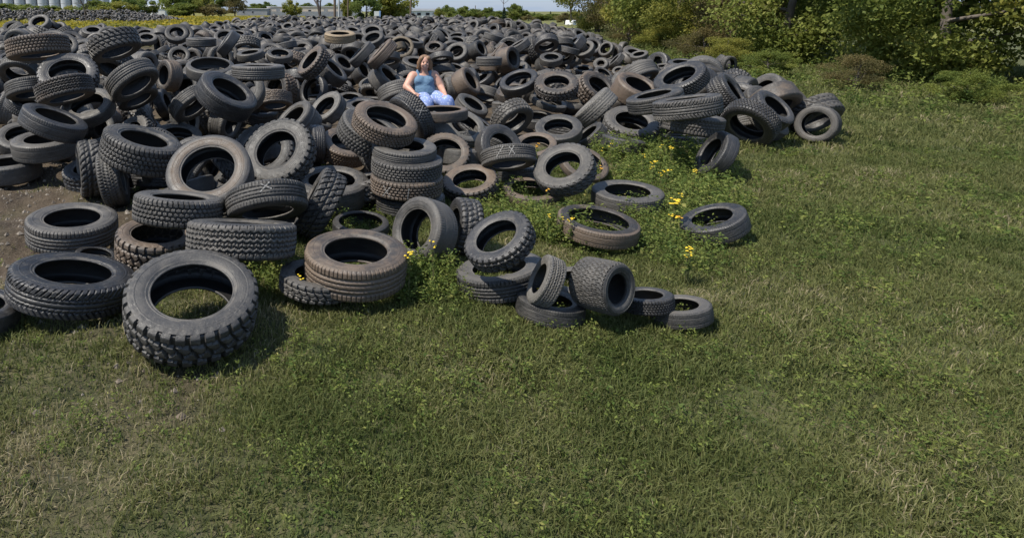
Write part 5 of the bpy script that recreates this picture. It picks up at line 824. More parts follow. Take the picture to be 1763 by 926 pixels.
(-1.59,23.2,0.62,0.81,0.52,0.29,0.36,0.21,0.25),(-4.85,35.13,0.99,0.38,0.36,-0.85,0.39,0.23,0.25),(-4.46,27.46,0.73,0.51,0.81,-0.29,0.38,0.22,0.26),(-1.2,25.36,0.87,0.26,-0.01,-0.97,0.34,0.21,0.2),
(-5.43,35.41,1,0.75,0.17,-0.64,0.36,0.21,0.26),(-5.89,34.01,1.02,-0.02,-0.82,0.57,0.28,0.18,0.19),(-7.88,27.09,0.99,-0.75,-0.38,-0.54,0.32,0.2,0.2),(-0.38,38.01,0.85,-0.38,-0.22,0.9,0.36,0.21,0.26),
(-4.65,40.8,0.92,-0.22,0.94,0.25,0.34,0.2,0.25),(-2.42,43.42,1.13,0.9,0.22,0.39,0.34,0.21,0.24),(-6.42,45.81,1.15,-0.56,0.77,-0.3,0.38,0.22,0.29),(-6.69,39.78,1.05,0.62,-0.2,-0.76,0.34,0.2,0.28),
(-2.94,39.84,0.86,0.76,-0.2,-0.62,0.35,0.21,0.23),(-2.38,41.71,1.1,0.61,-0.65,-0.45,0.32,0.19,0.23),(-0.85,55.09,0.89,0.35,-0.74,0.57,0.38,0.23,0.26),(-6.66,55.12,1.28,-0.07,0.96,0.26,0.36,0.22,0.26),
(-2.46,56.53,1.01,-0.75,-0.32,0.57,0.31,0.19,0.22),(-5.33,52.89,1.32,-0.04,-0.85,-0.52,0.35,0.21,0.2),(-1.82,56.57,1.05,0.65,0.46,0.6,0.32,0.19,0.22),(-3.18,52.8,1.24,-0.13,0.59,0.8,0.34,0.21,0.2),
(5.14,9.76,0.23,0.34,0.14,-0.93,0.37,0.21,0.28),(5.5,9.98,0.36,-0.78,-0.52,-0.35,0.37,0.22,0.25),(3.67,16.09,0.39,0.71,0.04,0.7,0.33,0.2,0.2),(7.33,15.38,0.44,-0.51,-0.84,0.17,0.36,0.21,0.24),
(6.81,13.13,0.56,0.14,-0.67,-0.73,0.32,0.19,0.19),(7.87,20.72,0.68,0.51,0.6,-0.61,0.35,0.21,0.23),(7.43,11.98,0.37,0.64,-0.77,-0.03,0.39,0.23,0.26),(5.03,22.01,0.91,-0.33,0.04,-0.94,0.38,0.22,0.26),
(9.32,28.28,0.79,0.17,0.63,-0.76,0.34,0.21,0.2),(10.17,29.6,0.7,0.57,-0.57,-0.59,0.38,0.22,0.27),(2.86,25.27,0.91,0.58,0.24,0.78,0.31,0.19,0.2),(6.68,29.19,1.14,-0.03,-0.18,0.98,0.38,0.23,0.23),
(7.05,42.24,0.85,0.57,0.6,-0.55,0.36,0.22,0.23),(6.25,41.78,0.75,0.72,-0.64,-0.27,0.39,0.23,0.3),(8.53,43.19,1.09,-0.58,-0.18,-0.8,0.35,0.21,0.28),(0.37,45.82,0.99,0.89,-0.45,0.08,0.37,0.22,0.31),
(6.26,37.53,0.74,0.83,0.41,0.38,0.38,0.23,0.23),(0.1,53.73,1.12,-0.67,-0.06,-0.74,0.33,0.2,0.2),(5.42,51.87,1.24,-0.53,-0.07,-0.85,0.37,0.22,0.23),(10.03,52.85,1.16,-0.71,0.26,-0.65,0.33,0.2,0.21),
(8.57,54.35,1.2,-0,0.29,-0.95,0.38,0.23,0.27),(7.99,54.98,1.11,0.62,-0.78,0.02,0.32,0.19,0.19),(9.74,60.41,1.14,-0.58,-0.24,0.78,0.32,0.19,0.22),(-3.66,11,0.37,-0.94,-0.19,0.27,0.36,0.21,0.27),
(-2.6,9.46,0.28,0.6,-0.13,-0.79,0.29,0.18,0.18),(-4.79,8.59,0.1,-0.06,-0.04,-1,0.31,0.19,0.23),(-2.05,10.16,0.54,0.06,0.03,1,0.32,0.2,0.23),(-3.67,10.05,0.59,-0.03,0.43,0.9,0.36,0.22,0.26),
(-6.22,11.49,0.29,0.13,-0.6,0.79,0.36,0.22,0.25),(-3.16,13.82,0.43,0.54,-0.29,-0.79,0.39,0.23,0.23),(-10.47,20.78,1.17,0.54,0.64,0.55,0.36,0.21,0.26),(-8.93,21.08,1.08,-0.85,0.03,0.52,0.32,0.19,0.19),
(-5.56,12.97,0.78,-0.35,0.94,0.03,0.32,0.19,0.21),(-8.93,17.51,1.09,0.5,-0.78,-0.38,0.35,0.21,0.24),(-6.55,28.34,0.88,0.02,-0.75,-0.67,0.39,0.23,0.28),
(-4.2,28.65,0.67,0.36,-0.62,-0.7,0.4,0.23,0.26),(-4.34,31.22,0.8,0.07,0.85,0.53,0.33,0.2,0.21),(-5.95,34.57,1.02,-0.43,-0.04,-0.9,0.38,0.22,0.29),(-3.42,27.33,0.72,0.95,0.05,0.3,0.32,0.2,0.24),
(-4.74,32.76,0.81,-0.5,0.49,-0.71,0.37,0.22,0.24),(-5.83,36.14,1.21,-0.19,0.22,0.95,0.34,0.21,0.23),(-0.51,26.61,0.86,0.64,0.22,0.74,0.38,0.23,0.28),(-3.67,35.8,0.92,-0.78,0.14,-0.61,0.4,0.23,0.28),
(-6.76,27.61,1.13,-0.42,0.1,-0.9,0.38,0.23,0.28),(-1.07,26.31,0.91,0.41,0.6,-0.69,0.32,0.2,0.19),(-3.49,41.41,0.99,0.52,0.12,-0.84,0.35,0.21,0.23),(-6.54,37.71,1.03,0.07,-0.64,-0.77,0.34,0.2,0.23),
(-2.2,46.61,1.01,-0.13,0.97,-0.22,0.37,0.22,0.25),(-0.72,39.82,0.67,-0.92,-0.04,-0.39,0.34,0.2,0.24),(-5.23,42.19,1.02,0.47,0.78,-0.41,0.35,0.21,0.23),
(-3.58,42.18,1.11,-0.45,-0.07,-0.89,0.36,0.21,0.26),(-7.31,46.62,1.1,0.43,0.79,-0.45,0.39,0.23,0.27),(-5.25,43.22,1.18,0.18,-0.03,0.98,0.34,0.2,0.29),(-2.81,58.92,1.2,-0.15,-0.89,-0.44,0.34,0.21,0.22),
(-2.56,52.48,1.07,-0.36,-0.78,-0.52,0.33,0.2,0.22),(-0.58,55.88,1.03,-0.56,0.04,-0.82,0.38,0.23,0.24),(0.91,8.31,0.25,0.02,0.42,-0.91,0.37,0.22,0.28),(4.65,10.2,0.26,0.62,0.75,0.25,0.3,0.19,0.16),
(0.43,12.32,0.09,-0,0,1,0.38,0.22,0.3),(7.29,19.6,0.85,0.85,0.07,0.53,0.34,0.2,0.23),(2.08,16.88,0.49,-0.06,-0.41,0.91,0.36,0.22,0.26),(1.59,18.15,0.51,-0.63,-0.72,0.3,0.31,0.19,0.2),
(4.9,12.82,0.46,0.1,0.41,0.91,0.38,0.23,0.23),(1.54,17.1,0.53,0.75,-0.31,0.59,0.33,0.2,0.2),(3.72,29.22,0.83,0.06,-0.36,-0.93,0.39,0.23,0.26),(4.33,26.47,0.82,-0.73,0.42,0.54,0.35,0.21,0.28),
(7.71,29.16,0.98,-0.32,-0.08,0.94,0.33,0.2,0.24),(5.77,32.88,0.83,0.24,-0.32,-0.92,0.35,0.21,0.23),(3.91,35.91,0.82,0.44,-0.18,-0.88,0.36,0.21,0.26),(7.1,28,1.17,-0.12,-0.01,0.99,0.35,0.21,0.19),
(9.86,29.92,0.84,0.21,0.8,0.57,0.32,0.19,0.21),(5.62,42.51,0.99,-0.2,0.26,0.94,0.32,0.2,0.23),(6.61,38.48,0.81,-0.3,-0.93,-0.2,0.29,0.19,0.17),(3.86,42.28,1.04,0.41,0.38,-0.83,0.33,0.2,0.22),
(8.58,45.64,1.08,0.79,0.53,0.31,0.34,0.2,0.26),(4.19,38.56,0.78,-0.78,0.51,0.36,0.36,0.21,0.23),(7.41,56.65,1.12,0.93,0.07,-0.36,0.4,0.23,0.29),(7.89,51.66,0.97,-0.32,0.79,-0.53,0.35,0.21,0.24),
(1.63,54.7,1.1,0.94,0.35,0.03,0.33,0.2,0.21),(5.43,58.01,1.34,0.99,0.1,0.07,0.38,0.23,0.27),(3.9,60.29,1.25,0.76,-0.06,-0.65,0.38,0.23,0.24),(-1.85,10.29,0.33,0.4,-0.69,-0.61,0.35,0.21,0.25),
(-6.16,10.63,0.3,-0.71,0.68,-0.21,0.31,0.19,0.2),(-4.34,8.73,0.2,-0.53,-0.17,-0.83,0.28,0.18,0.18),(-4.41,10.06,0.38,-0.29,-0.06,0.95,0.31,0.19,0.17),(-1.92,16.04,0.4,0.8,0.24,-0.55,0.34,0.2,0.24),
(-4.09,15.33,0.44,-0.3,-0.82,-0.48,0.37,0.22,0.23),(-1.49,14.59,0.36,-0.6,-0.4,-0.69,0.35,0.21,0.28),(-11.11,21.77,1.25,-0.48,0.64,-0.59,0.32,0.19,0.23),
(-3.47,14.09,0.5,0.75,-0.56,-0.36,0.38,0.23,0.27),(-3.72,21.93,0.95,0.41,0.22,0.88,0.39,0.23,0.26),(-1.79,19,0.53,-0.24,0.54,0.81,0.36,0.22,0.28),(-5.07,15.87,0.55,-0.43,-0.12,0.9,0.3,0.19,0.18),
(-1.31,23.57,0.73,-0.48,-0.51,0.71,0.31,0.19,0.23),(-5.85,17.45,0.78,0.35,0.42,0.84,0.3,0.19,0.2),(-1.83,12.85,0.61,-0.65,-0.19,-0.74,0.34,0.2,0.26),(-7.66,27.73,1.21,0.05,-0.11,-0.99,0.39,0.23,0.24),
(-4.1,33.26,0.97,0.58,0.39,-0.72,0.35,0.21,0.26),(-1.84,35.42,0.82,-0.59,0.15,0.79,0.35,0.21,0.29),(-2.85,43.17,1.08,-0.01,-0.98,0.19,0.35,0.2,0.3),(-1.03,38.44,0.88,-0.34,-0.26,0.91,0.28,0.18,0.19),
(-3.04,41.69,1.02,-0.47,-0.4,0.79,0.35,0.21,0.25),(-3.35,40.16,1.05,0.68,-0.26,0.69,0.36,0.22,0.27),(-3.07,58.1,1.24,0.48,0.02,-0.87,0.29,0.18,0.17),(-5.11,53.29,1.37,0.54,-0.29,-0.79,0.35,0.21,0.22),
(-0.74,60.85,1.07,0.55,-0.43,-0.72,0.36,0.22,0.24),(-1.93,56.71,1.1,0.04,0.33,-0.94,0.36,0.21,0.26),(-6.69,53.89,1.17,0.06,-0.8,0.6,0.38,0.23,0.26),(-5.89,51.67,1.17,-0.02,0.82,0.57,0.32,0.2,0.2),
(6.31,10.38,0.32,0.44,-0.9,-0,0.34,0.2,0.24),(4.14,15.55,0.37,-0.45,-0.54,-0.71,0.3,0.19,0.19),(5.82,14.2,0.31,0.81,-0.21,0.55,0.32,0.19,0.2),(6.87,19.87,0.55,0.57,0.37,-0.73,0.35,0.2,0.26),
(4.49,16.55,0.39,-0.46,0.89,-0,0.31,0.19,0.21),(3.09,18.48,0.48,-0.85,-0.16,-0.5,0.3,0.19,0.16),(6.29,18.42,0.28,-0.15,-0.51,0.85,0.29,0.18,0.17),(4.32,20.43,0.73,-0.74,0.6,0.31,0.36,0.21,0.25),
(3.39,22.29,0.89,0.04,-0.35,0.94,0.31,0.2,0.19),(0.87,12.81,0.39,-0.28,-0.55,0.79,0.34,0.2,0.26),(8.33,14.41,0.51,-0.25,-0.25,-0.94,0.4,0.23,0.28),(9.96,20.05,0.3,0.48,-0.69,0.54,0.35,0.21,0.22),
(4.21,23.02,0.71,0.91,0.32,-0.28,0.35,0.21,0.28),(5.4,29.68,0.72,-0.13,0.64,-0.76,0.39,0.23,0.31),(2.8,28.08,0.73,0.57,0.67,-0.48,0.38,0.22,0.28),(9.7,28.87,0.88,0.29,-0.11,0.95,0.37,0.22,0.27),
(3.25,32.8,1.14,-0.19,0.08,-0.98,0.34,0.2,0.2),(10.97,32.66,1.01,-0.1,-0.09,-0.99,0.38,0.22,0.27),(4.79,40.9,0.83,0.52,0.83,-0.19,0.36,0.21,0.26),(3.26,41.18,0.95,0.08,-0.57,-0.82,0.36,0.21,0.24),
(12.16,40.67,0.94,-0.41,0.16,0.9,0.38,0.23,0.27),(5.93,37.08,0.69,-0.96,0.26,0.07,0.4,0.23,0.26),(7.21,41.11,1.01,0.3,-0.16,-0.94,0.35,0.21,0.28),(8.93,42.38,1.19,-0.1,-0.42,-0.9,0.36,0.21,0.25),
(11.71,48.4,1.09,-0.43,0.55,-0.72,0.38,0.23,0.24),(2.53,43.25,1.2,0.82,-0.02,0.57,0.31,0.2,0.18),(6.46,42.54,0.95,-0.24,0,0.97,0.29,0.19,0.2),(9.24,55.82,1.23,0.43,0.03,-0.9,0.39,0.23,0.31),
(2.53,59.54,1.15,-0.97,-0.13,-0.22,0.37,0.22,0.24),(6.95,56.51,1.2,-0.78,0.47,-0.41,0.34,0.2,0.25),(2.66,58.74,1.23,-0.3,0.64,0.71,0.35,0.2,0.27),(6.3,56.89,1.18,0.49,0.33,-0.8,0.32,0.19,0.19),
(7.17,51.43,0.9,0.49,0.17,-0.86,0.41,0.23,0.29),(10.6,59.31,1.12,0.73,-0.2,-0.65,0.34,0.21,0.26),(10.28,49.57,1.11,0.78,-0.03,0.63,0.31,0.19,0.22),(8.98,58.39,1.12,0.26,0.68,0.69,0.36,0.21,0.24),
(8.16,53.81,1.02,0.4,-0.62,0.68,0.35,0.21,0.19),(10.41,54.15,1.1,0.69,-0.48,0.53,0.39,0.22,0.26),(5.25,62.08,1.14,-0.64,0.62,-0.45,0.37,0.21,0.3),(-2.42,8.8,0.39,-0.89,-0.3,-0.34,0.29,0.18,0.18),
(-15.26,26.94,0.47,0.3,-0.64,0.71,0.38,0.22,0.28),(-6.33,11.2,0.13,-0.02,0.24,-0.97,0.33,0.2,0.22),(-4.59,9.43,0.26,-0.58,-0.49,0.66,0.3,0.19,0.18),(-2.25,10.03,0.3,0,0,1,0.35,0.2,0.25),
(-5.23,10.35,0.43,0.5,0.19,0.85,0.39,0.22,0.25),(-2.54,10.72,0.3,-0.26,-0.13,-0.96,0.32,0.2,0.19),(-5.35,11.14,0.58,0.76,-0.17,-0.63,0.38,0.23,0.23),(-2.48,10.66,0.52,-0.26,-0.1,-0.96,0.33,0.2,0.19),
(-2.25,11.08,0.63,-0.26,-0.35,-0.9,0.35,0.21,0.25),(-3.74,13.68,0.33,-0.65,-0.68,-0.34,0.36,0.21,0.26),(-0.55,13.72,0.08,-0,-0,-1,0.34,0.2,0.26),(-3.51,12.86,0.08,-0,0,-1,0.36,0.22,0.26),
(-11.22,19.67,0.65,0.13,-0.27,-0.95,0.4,0.23,0.27),(-3.69,16.81,0.68,-0.94,-0.32,-0.13,0.4,0.23,0.24),(-8.72,14.94,0.46,-0.23,-0.08,0.97,0.38,0.23,0.28),
(-0.5,20.9,0.83,0.5,-0.37,-0.78,0.34,0.2,0.26),(-4.94,12.61,0.45,-0.95,-0.17,0.25,0.37,0.22,0.23),(-1.14,12.51,0.28,-0.95,-0.3,-0.01,0.32,0.19,0.23),(-6.29,19.18,0.61,0.5,-0.09,-0.86,0.32,0.19,0.21),
(-0.58,17.14,0.5,-0.17,0.84,-0.52,0.37,0.22,0.26),(-11.97,20.66,0.65,-0,-0,1,0.34,0.2,0.27),(-3.06,15.01,0.43,-0.1,-0.03,0.99,0.33,0.2,0.21),(-2.98,15.69,0.4,0.11,-0.54,-0.83,0.36,0.21,0.23),
(-2.48,12.88,0.31,-0.89,0.44,-0.14,0.34,0.2,0.24),(-2.24,20.82,0.59,-0.53,0.78,-0.33,0.36,0.21,0.26),(-7.01,11.97,0.29,0.51,0.76,0.41,0.32,0.19,0.21),(-3.51,14.97,0.46,0.93,0.32,0.19,0.33,0.2,0.21),
(-3.39,12.75,0.3,-0.06,0.05,-1,0.3,0.19,0.19),(-4.96,13.22,0.74,0.34,0.93,0.13,0.34,0.2,0.26),(-6.71,18.13,0.64,-0.35,0.78,0.52,0.35,0.21,0.23),(-6.32,11.85,0.33,0.26,-0.95,0.14,0.34,0.21,0.22),
(-7,19.24,0.87,0.46,0.36,0.81,0.34,0.2,0.22),(-9.75,16.94,0.82,-0.07,-0.79,0.61,0.34,0.2,0.28),(-6.39,12.75,0.46,0.08,0.99,0.12,0.36,0.21,0.27),(-7.54,12.83,0.29,-0.41,-0.61,0.67,0.32,0.2,0.24),
(-3.57,17.51,0.84,-0.68,-0.65,0.35,0.35,0.21,0.26),(-1.19,21.21,0.52,-0.33,0.39,0.86,0.35,0.21,0.27),(-3.49,22.81,0.65,-0.43,-0.8,-0.41,0.39,0.23,0.28),
(-7.58,13.08,0.54,0.02,-0.74,-0.68,0.39,0.23,0.25),(-11.41,19.99,1.06,-0.07,-0.9,0.43,0.33,0.2,0.2),(-2.76,12.58,0.35,0.65,0.74,-0.16,0.35,0.21,0.21),(-7.31,20.22,1.08,-0.36,-0.06,-0.93,0.39,0.23,0.3),
(-2.02,12.45,0.38,-0.63,0.58,-0.52,0.39,0.23,0.28),(-3.26,12.46,0.39,0.29,-0.63,0.72,0.31,0.2,0.17),(-9.91,22.73,1.1,0.37,-0.25,-0.9,0.39,0.22,0.25),(-2.23,15.91,0.61,-0.58,-0.34,-0.74,0.33,0.2,0.23),
(-6.85,18.54,0.82,0.64,0.13,-0.76,0.37,0.22,0.26),(-4.59,11.44,0.8,0.06,-0.67,-0.74,0.32,0.2,0.21),(-3.67,12.93,0.56,-0.02,0.07,-1,0.38,0.23,0.24),(-12.24,21.45,0.8,-0.16,-0.32,0.94,0.36,0.21,0.29),
(-5.67,14.33,0.88,-0.12,-0.91,-0.39,0.36,0.21,0.29),(-9.88,17.31,0.53,0.23,0.04,0.97,0.34,0.2,0.23),(-8.22,22.62,0.93,-0.58,0.13,0.8,0.35,0.21,0.26),(-4.55,14.56,0.69,-0.04,-0.05,1,0.35,0.21,0.2),
(-4.45,18.3,0.67,-0.06,0.87,0.48,0.37,0.21,0.29),(-1.92,13.37,0.43,0.4,-0.91,-0.07,0.38,0.22,0.28),(-0.82,15.91,0.53,-0.51,-0.68,0.52,0.36,0.22,0.24),(-0.25,16.46,0.22,-0.4,0.14,-0.91,0.35,0.21,0.27),
(-2.42,16.59,0.63,-0.1,-0.42,0.9,0.35,0.21,0.28),(-3.71,21.37,0.89,-0.26,-0.71,-0.65,0.34,0.21,0.19),(-4.81,20.39,0.79,0.03,-0.8,0.6,0.36,0.21,0.23),(-10.25,17.7,0.39,0.47,-0.11,0.88,0.35,0.21,0.2),
(-7.31,15.76,0.89,0.46,-0.88,-0.11,0.39,0.22,0.31),(-2.61,14.28,0.47,-0.38,0.19,0.91,0.3,0.19,0.18),(-11.62,20.24,1.08,0.28,-0.88,0.38,0.34,0.2,0.23),(-5.01,15.06,0.66,0.58,0.77,0.27,0.34,0.2,0.28),
(-3,15.63,0.79,0.13,0.04,-0.99,0.38,0.22,0.3),(-6.3,13.12,0.76,-0.44,0.77,0.46,0.32,0.2,0.23),(-3.74,23.49,0.89,0.19,-0.08,0.98,0.31,0.19,0.2),(-3.04,13.14,0.45,0.12,-0.58,-0.8,0.28,0.18,0.17),
(-4.38,21.94,0.91,0.27,0.24,0.93,0.35,0.21,0.29),(-4.48,12.3,0.49,-0.82,-0.01,-0.57,0.34,0.2,0.21),(-4.82,18.85,0.78,0.28,-0.32,0.91,0.36,0.21,0.26),(-6.8,17.08,0.72,-0.99,-0.13,0.08,0.36,0.21,0.27),
(-8.84,23.76,1.13,0.32,0.12,-0.94,0.39,0.23,0.31),(-5.99,17.2,0.73,-0.35,-0.42,-0.83,0.3,0.19,0.17),(-7.9,15.32,0.88,0,-0.47,0.88,0.35,0.21,0.23),(-10.25,17.71,1.08,-0.59,0.35,-0.73,0.33,0.2,0.22),
(-5.71,21.08,0.99,0.55,0.84,0.07,0.35,0.21,0.28),(-6.7,19.78,0.99,0.19,-0.09,-0.98,0.37,0.21,0.28),(-3.22,14.48,0.43,0.18,0.98,0,0.33,0.2,0.2),(-6.69,12.29,0.56,0.46,0.88,0.11,0.35,0.21,0.25),
(-5.76,12.8,0.87,-0.04,-0.2,-0.98,0.38,0.23,0.24),(-10.11,18.08,0.93,0.42,0.72,-0.55,0.35,0.21,0.24),(-6.92,14.36,0.77,-0.68,-0.04,-0.73,0.37,0.22,0.27),
(-8.87,15.69,0.67,-0.87,0.01,-0.49,0.31,0.19,0.23),(-1.05,21.91,0.65,-0.49,0.21,0.85,0.35,0.21,0.2),(-0.43,21.62,0.86,0.03,0.78,0.63,0.35,0.21,0.22),(-0.65,14,0.58,0.26,-0.35,0.9,0.35,0.21,0.22),
(-1.76,15.41,0.63,-0.92,0,-0.39,0.35,0.21,0.2),(-5.29,13.86,0.92,-0.43,-0.79,-0.45,0.38,0.22,0.31),(-3.74,20.69,0.94,0.08,0.19,-0.98,0.34,0.21,0.21),(-9.6,17.97,1.02,-0.79,0.61,-0.04,0.34,0.2,0.2),
(-7.38,12.28,0.27,0.8,-0.6,-0.03,0.33,0.2,0.22),(-6.67,15.16,1.01,0.33,0.23,0.92,0.39,0.22,0.27),(-0.13,19.69,0.82,-0.51,0.76,0.41,0.33,0.2,0.23),(-7.03,21.37,1.04,-0.33,0.12,-0.94,0.37,0.21,0.3),
(-5.34,16.55,0.6,-0.81,-0.1,-0.57,0.34,0.2,0.2),(-4.67,19.5,0.75,0.62,0.4,0.68,0.35,0.21,0.2),(-9.86,23.74,1.13,-0.03,0.37,0.93,0.35,0.21,0.26),(-7.35,17.26,1.06,-0.18,0.03,0.98,0.36,0.22,0.24),
(-2.68,13.43,0.56,-0.98,-0.14,-0.16,0.33,0.2,0.21),(-1.16,14.01,0.33,-0.23,-0.95,-0.22,0.35,0.21,0.2),(-8.44,22,1.07,-0.45,0.79,-0.42,0.31,0.19,0.21),(-6.56,17.59,0.64,0.98,-0.18,-0.02,0.34,0.21,0.24),
(-2.19,32.14,0.73,-0.09,-0.94,-0.34,0.34,0.2,0.28),(-4.09,26.17,0.58,-0.6,0.77,0.21,0.35,0.21,0.27),(-0.17,30.71,0.72,0.19,0.96,0.19,0.38,0.23,0.23),(-3.15,32.57,0.74,-0.37,-0.56,-0.74,0.34,0.2,0.25),
(-6.21,32.94,0.88,0.33,0.58,-0.74,0.4,0.23,0.31),(-5.02,30.58,1.02,0.08,-0.15,-0.98,0.34,0.21,0.2),(-0.56,27.08,0.75,-0.38,0.7,-0.6,0.37,0.22,0.24),(-9.72,25.83,0.96,-0.71,-0.28,0.65,0.36,0.22,0.23),
(-5.04,33.38,0.83,-0.44,-0.82,0.36,0.37,0.21,0.29),(-9.4,31.31,0.84,-0.31,-0.56,0.77,0.38,0.22,0.28),(-6.13,26.01,0.79,-0.6,-0.51,0.61,0.35,0.21,0.21),
(-2.59,31.51,0.77,-0.12,0.38,0.92,0.37,0.22,0.26),(-7.72,26.57,0.8,0.63,0.72,0.29,0.32,0.19,0.22),(-0.93,24.3,0.93,0.52,-0.03,-0.85,0.39,0.22,0.25),(-9.59,31.17,0.73,-0.71,0.6,0.37,0.35,0.21,0.23),
(-4.68,32.15,0.81,0.42,0.64,-0.64,0.31,0.19,0.23),(-8.69,28.65,0.82,0.07,-0.57,-0.82,0.38,0.23,0.23),(-7.74,32.29,0.99,0.26,-0.52,-0.82,0.36,0.21,0.23),
(-3.07,27.58,0.92,0.48,-0.02,-0.87,0.32,0.2,0.2),(-3.67,25.23,0.73,-0.03,-0.43,0.9,0.38,0.23,0.28),(-1.41,35.54,0.71,-0.49,0.49,0.72,0.31,0.19,0.22),(-7.27,35.3,1.03,-0.13,0.93,-0.33,0.36,0.21,0.25),
(-0.48,36.34,0.71,-0.73,0.68,0.06,0.35,0.21,0.29),(-5.38,34.88,0.99,0.28,0.87,-0.42,0.32,0.19,0.2),(-0.19,24.38,0.58,-0.48,-0.87,0.11,0.35,0.2,0.3),(-8.98,33.61,0.89,0.66,0.44,-0.61,0.41,0.23,0.29),
(-4.64,33.77,0.86,-0.05,0.45,0.89,0.36,0.21,0.25),(-7.42,26.89,0.91,0.76,-0.24,-0.61,0.37,0.21,0.3),(-0.17,24.96,0.69,0.04,-0.28,-0.96,0.37,0.22,0.28),
(-5.18,25.5,0.8,-0.69,0.66,0.29,0.33,0.2,0.19),(-3.58,31.19,0.79,-0.09,0.46,0.89,0.31,0.19,0.24),(-0.74,24.83,0.85,0.55,0.43,-0.72,0.34,0.2,0.23),(-12.27,29.19,0.79,0.62,-0.64,-0.45,0.4,0.23,0.27),
(-1.93,28.97,0.88,0.04,-0.33,-0.94,0.35,0.21,0.25),(-0.14,27.83,0.65,0.98,0.19,0.1,0.35,0.21,0.21),(-1.63,31.05,0.89,-0.24,-0.3,0.92,0.38,0.22,0.31),(-8.87,26.78,1.01,0.17,-0.25,-0.95,0.31,0.19,0.23),
(-5.35,25.85,1.03,-0.21,0.22,0.95,0.34,0.21,0.21),(-9.24,29.12,0.83,-0.31,0.44,-0.84,0.38,0.22,0.24),(-8.63,25.33,1.11,0.12,0.42,-0.9,0.34,0.21,0.21),(-0.33,46.02,0.91,-0.81,0.22,-0.54,0.36,0.21,0.31),
(-4.68,40.23,0.77,0.35,0.81,0.46,0.38,0.23,0.26),(-5.29,40.26,1.03,0.36,0.06,-0.93,0.38,0.22,0.25),(-3.76,40.68,0.97,0.35,-0.65,-0.68,0.38,0.22,0.28),(-6.51,45.3,0.97,-0.68,0.73,-0.07,0.34,0.21,0.21),
(-1.7,38.5,0.83,-0.14,0.2,-0.97,0.38,0.22,0.29),(-4.14,39.34,0.88,-0.67,0.57,-0.48,0.36,0.21,0.26),(-7.38,39.1,0.87,-0.6,0.43,0.67,0.4,0.23,0.31),(-3.91,41.95,1.01,0.63,0.21,0.75,0.34,0.2,0.23),
(-1.11,48.47,0.95,-0.38,0.47,0.79,0.34,0.2,0.27),(-0.19,40.71,0.92,0.28,-0.19,0.94,0.36,0.22,0.23),(-1.44,47.75,1,-0.74,-0.67,-0.09,0.35,0.21,0.24),(-5.8,43.4,0.84,0.99,0.13,0.08,0.36,0.21,0.25),
(-3.76,36.72,0.98,-0.32,-0.12,-0.94,0.4,0.23,0.31),(-4.85,42.84,1.08,0.33,-0.49,-0.8,0.32,0.19,0.21),(-0.2,44.79,0.95,0.25,-0.5,-0.83,0.37,0.21,0.31),(-2.35,42.77,1.17,0.59,-0.35,-0.73,0.31,0.19,0.19),
(-7.65,36.74,1.15,0.38,-0.08,-0.92,0.35,0.21,0.27),(-2.49,42.4,1.01,-0.42,-0.72,-0.55,0.36,0.21,0.27),(-0.17,48.13,1.01,-0.03,0.34,-0.94,0.38,0.22,0.29),
(-1.25,41.4,0.87,0.1,0.51,0.85,0.36,0.21,0.25),(-3.66,37.95,0.96,0.43,0.65,0.63,0.37,0.22,0.28),(-8.59,37.85,0.94,-0.09,0.32,0.94,0.34,0.21,0.28),(-1.16,37.8,0.8,-0.41,-0.04,0.91,0.35,0.21,0.28),
(-1.36,59.01,0.96,-0.1,-0.92,-0.39,0.3,0.19,0.18),(-3.2,52.23,1.17,0.16,0.15,0.98,0.36,0.21,0.27),(-0.97,53.39,0.86,-0.98,0.08,-0.15,0.36,0.21,0.25),(-1.71,51.55,1.11,-0.4,-0.03,0.92,0.38,0.23,0.23),
(-5.83,49.54,1.27,-0.19,-0.22,0.95,0.33,0.2,0.2),(-0.93,61.38,1.16,0.52,0.03,-0.85,0.38,0.22,0.28),(-1.82,57.44,1.11,0.24,0.18,0.95,0.34,0.21,0.25),(-2.38,49.77,1,0.71,0.7,0.06,0.39,0.23,0.26),
(-2.88,51.3,1.07,-0.58,0.31,-0.75,0.34,0.2,0.23),(-4.15,52.69,1.24,-0.5,0.52,0.69,0.33,0.2,0.23),(-2.17,59.46,1.06,0.07,0.98,-0.19,0.39,0.23,0.26),(-6.15,56.69,1.19,-0.77,-0.44,0.46,0.4,0.23,0.28),
(-6.27,52.06,1.28,-0.56,0.03,-0.83,0.34,0.2,0.19),(-5.06,59.2,1.21,0.48,0.26,-0.84,0.34,0.2,0.27),(-4.6,51.18,1.33,-0.43,-0.03,0.9,0.34,0.21,0.23),(-4.95,61.94,1.21,-0.38,-0.08,-0.92,0.4,0.23,0.3),
(-0.43,64.06,1.13,0.03,-0.78,0.63,0.33,0.2,0.21),(0.43,10.09,0.19,-0.31,-0.19,0.93,0.37,0.22,0.25),(4.91,10.78,0.45,-0.57,-0.05,-0.82,0.36,0.21,0.26),(1.59,10.45,0.15,-0,0.43,0.9,0.28,0.18,0.19),
(7.05,10.27,0.22,0.15,-0.37,0.92,0.36,0.22,0.24),(6.15,10.84,0.15,0.34,-0.27,0.9,0.32,0.2,0.18),(0.17,9.23,0.08,-0,0,1,0.35,0.21,0.25),(7.23,11.19,0.31,0.42,-0.59,-0.69,0.36,0.21,0.24),
(0.61,8.99,0.32,-0.07,0.05,-1,0.38,0.22,0.27),(7.6,11.24,0.3,0.93,-0.12,0.36,0.29,0.19,0.17),(5.37,11.24,0.48,0.62,-0.37,-0.69,0.28,0.18,0.19),(0.33,16.82,0.24,-0.41,-0.12,0.9,0.36,0.22,0.27),
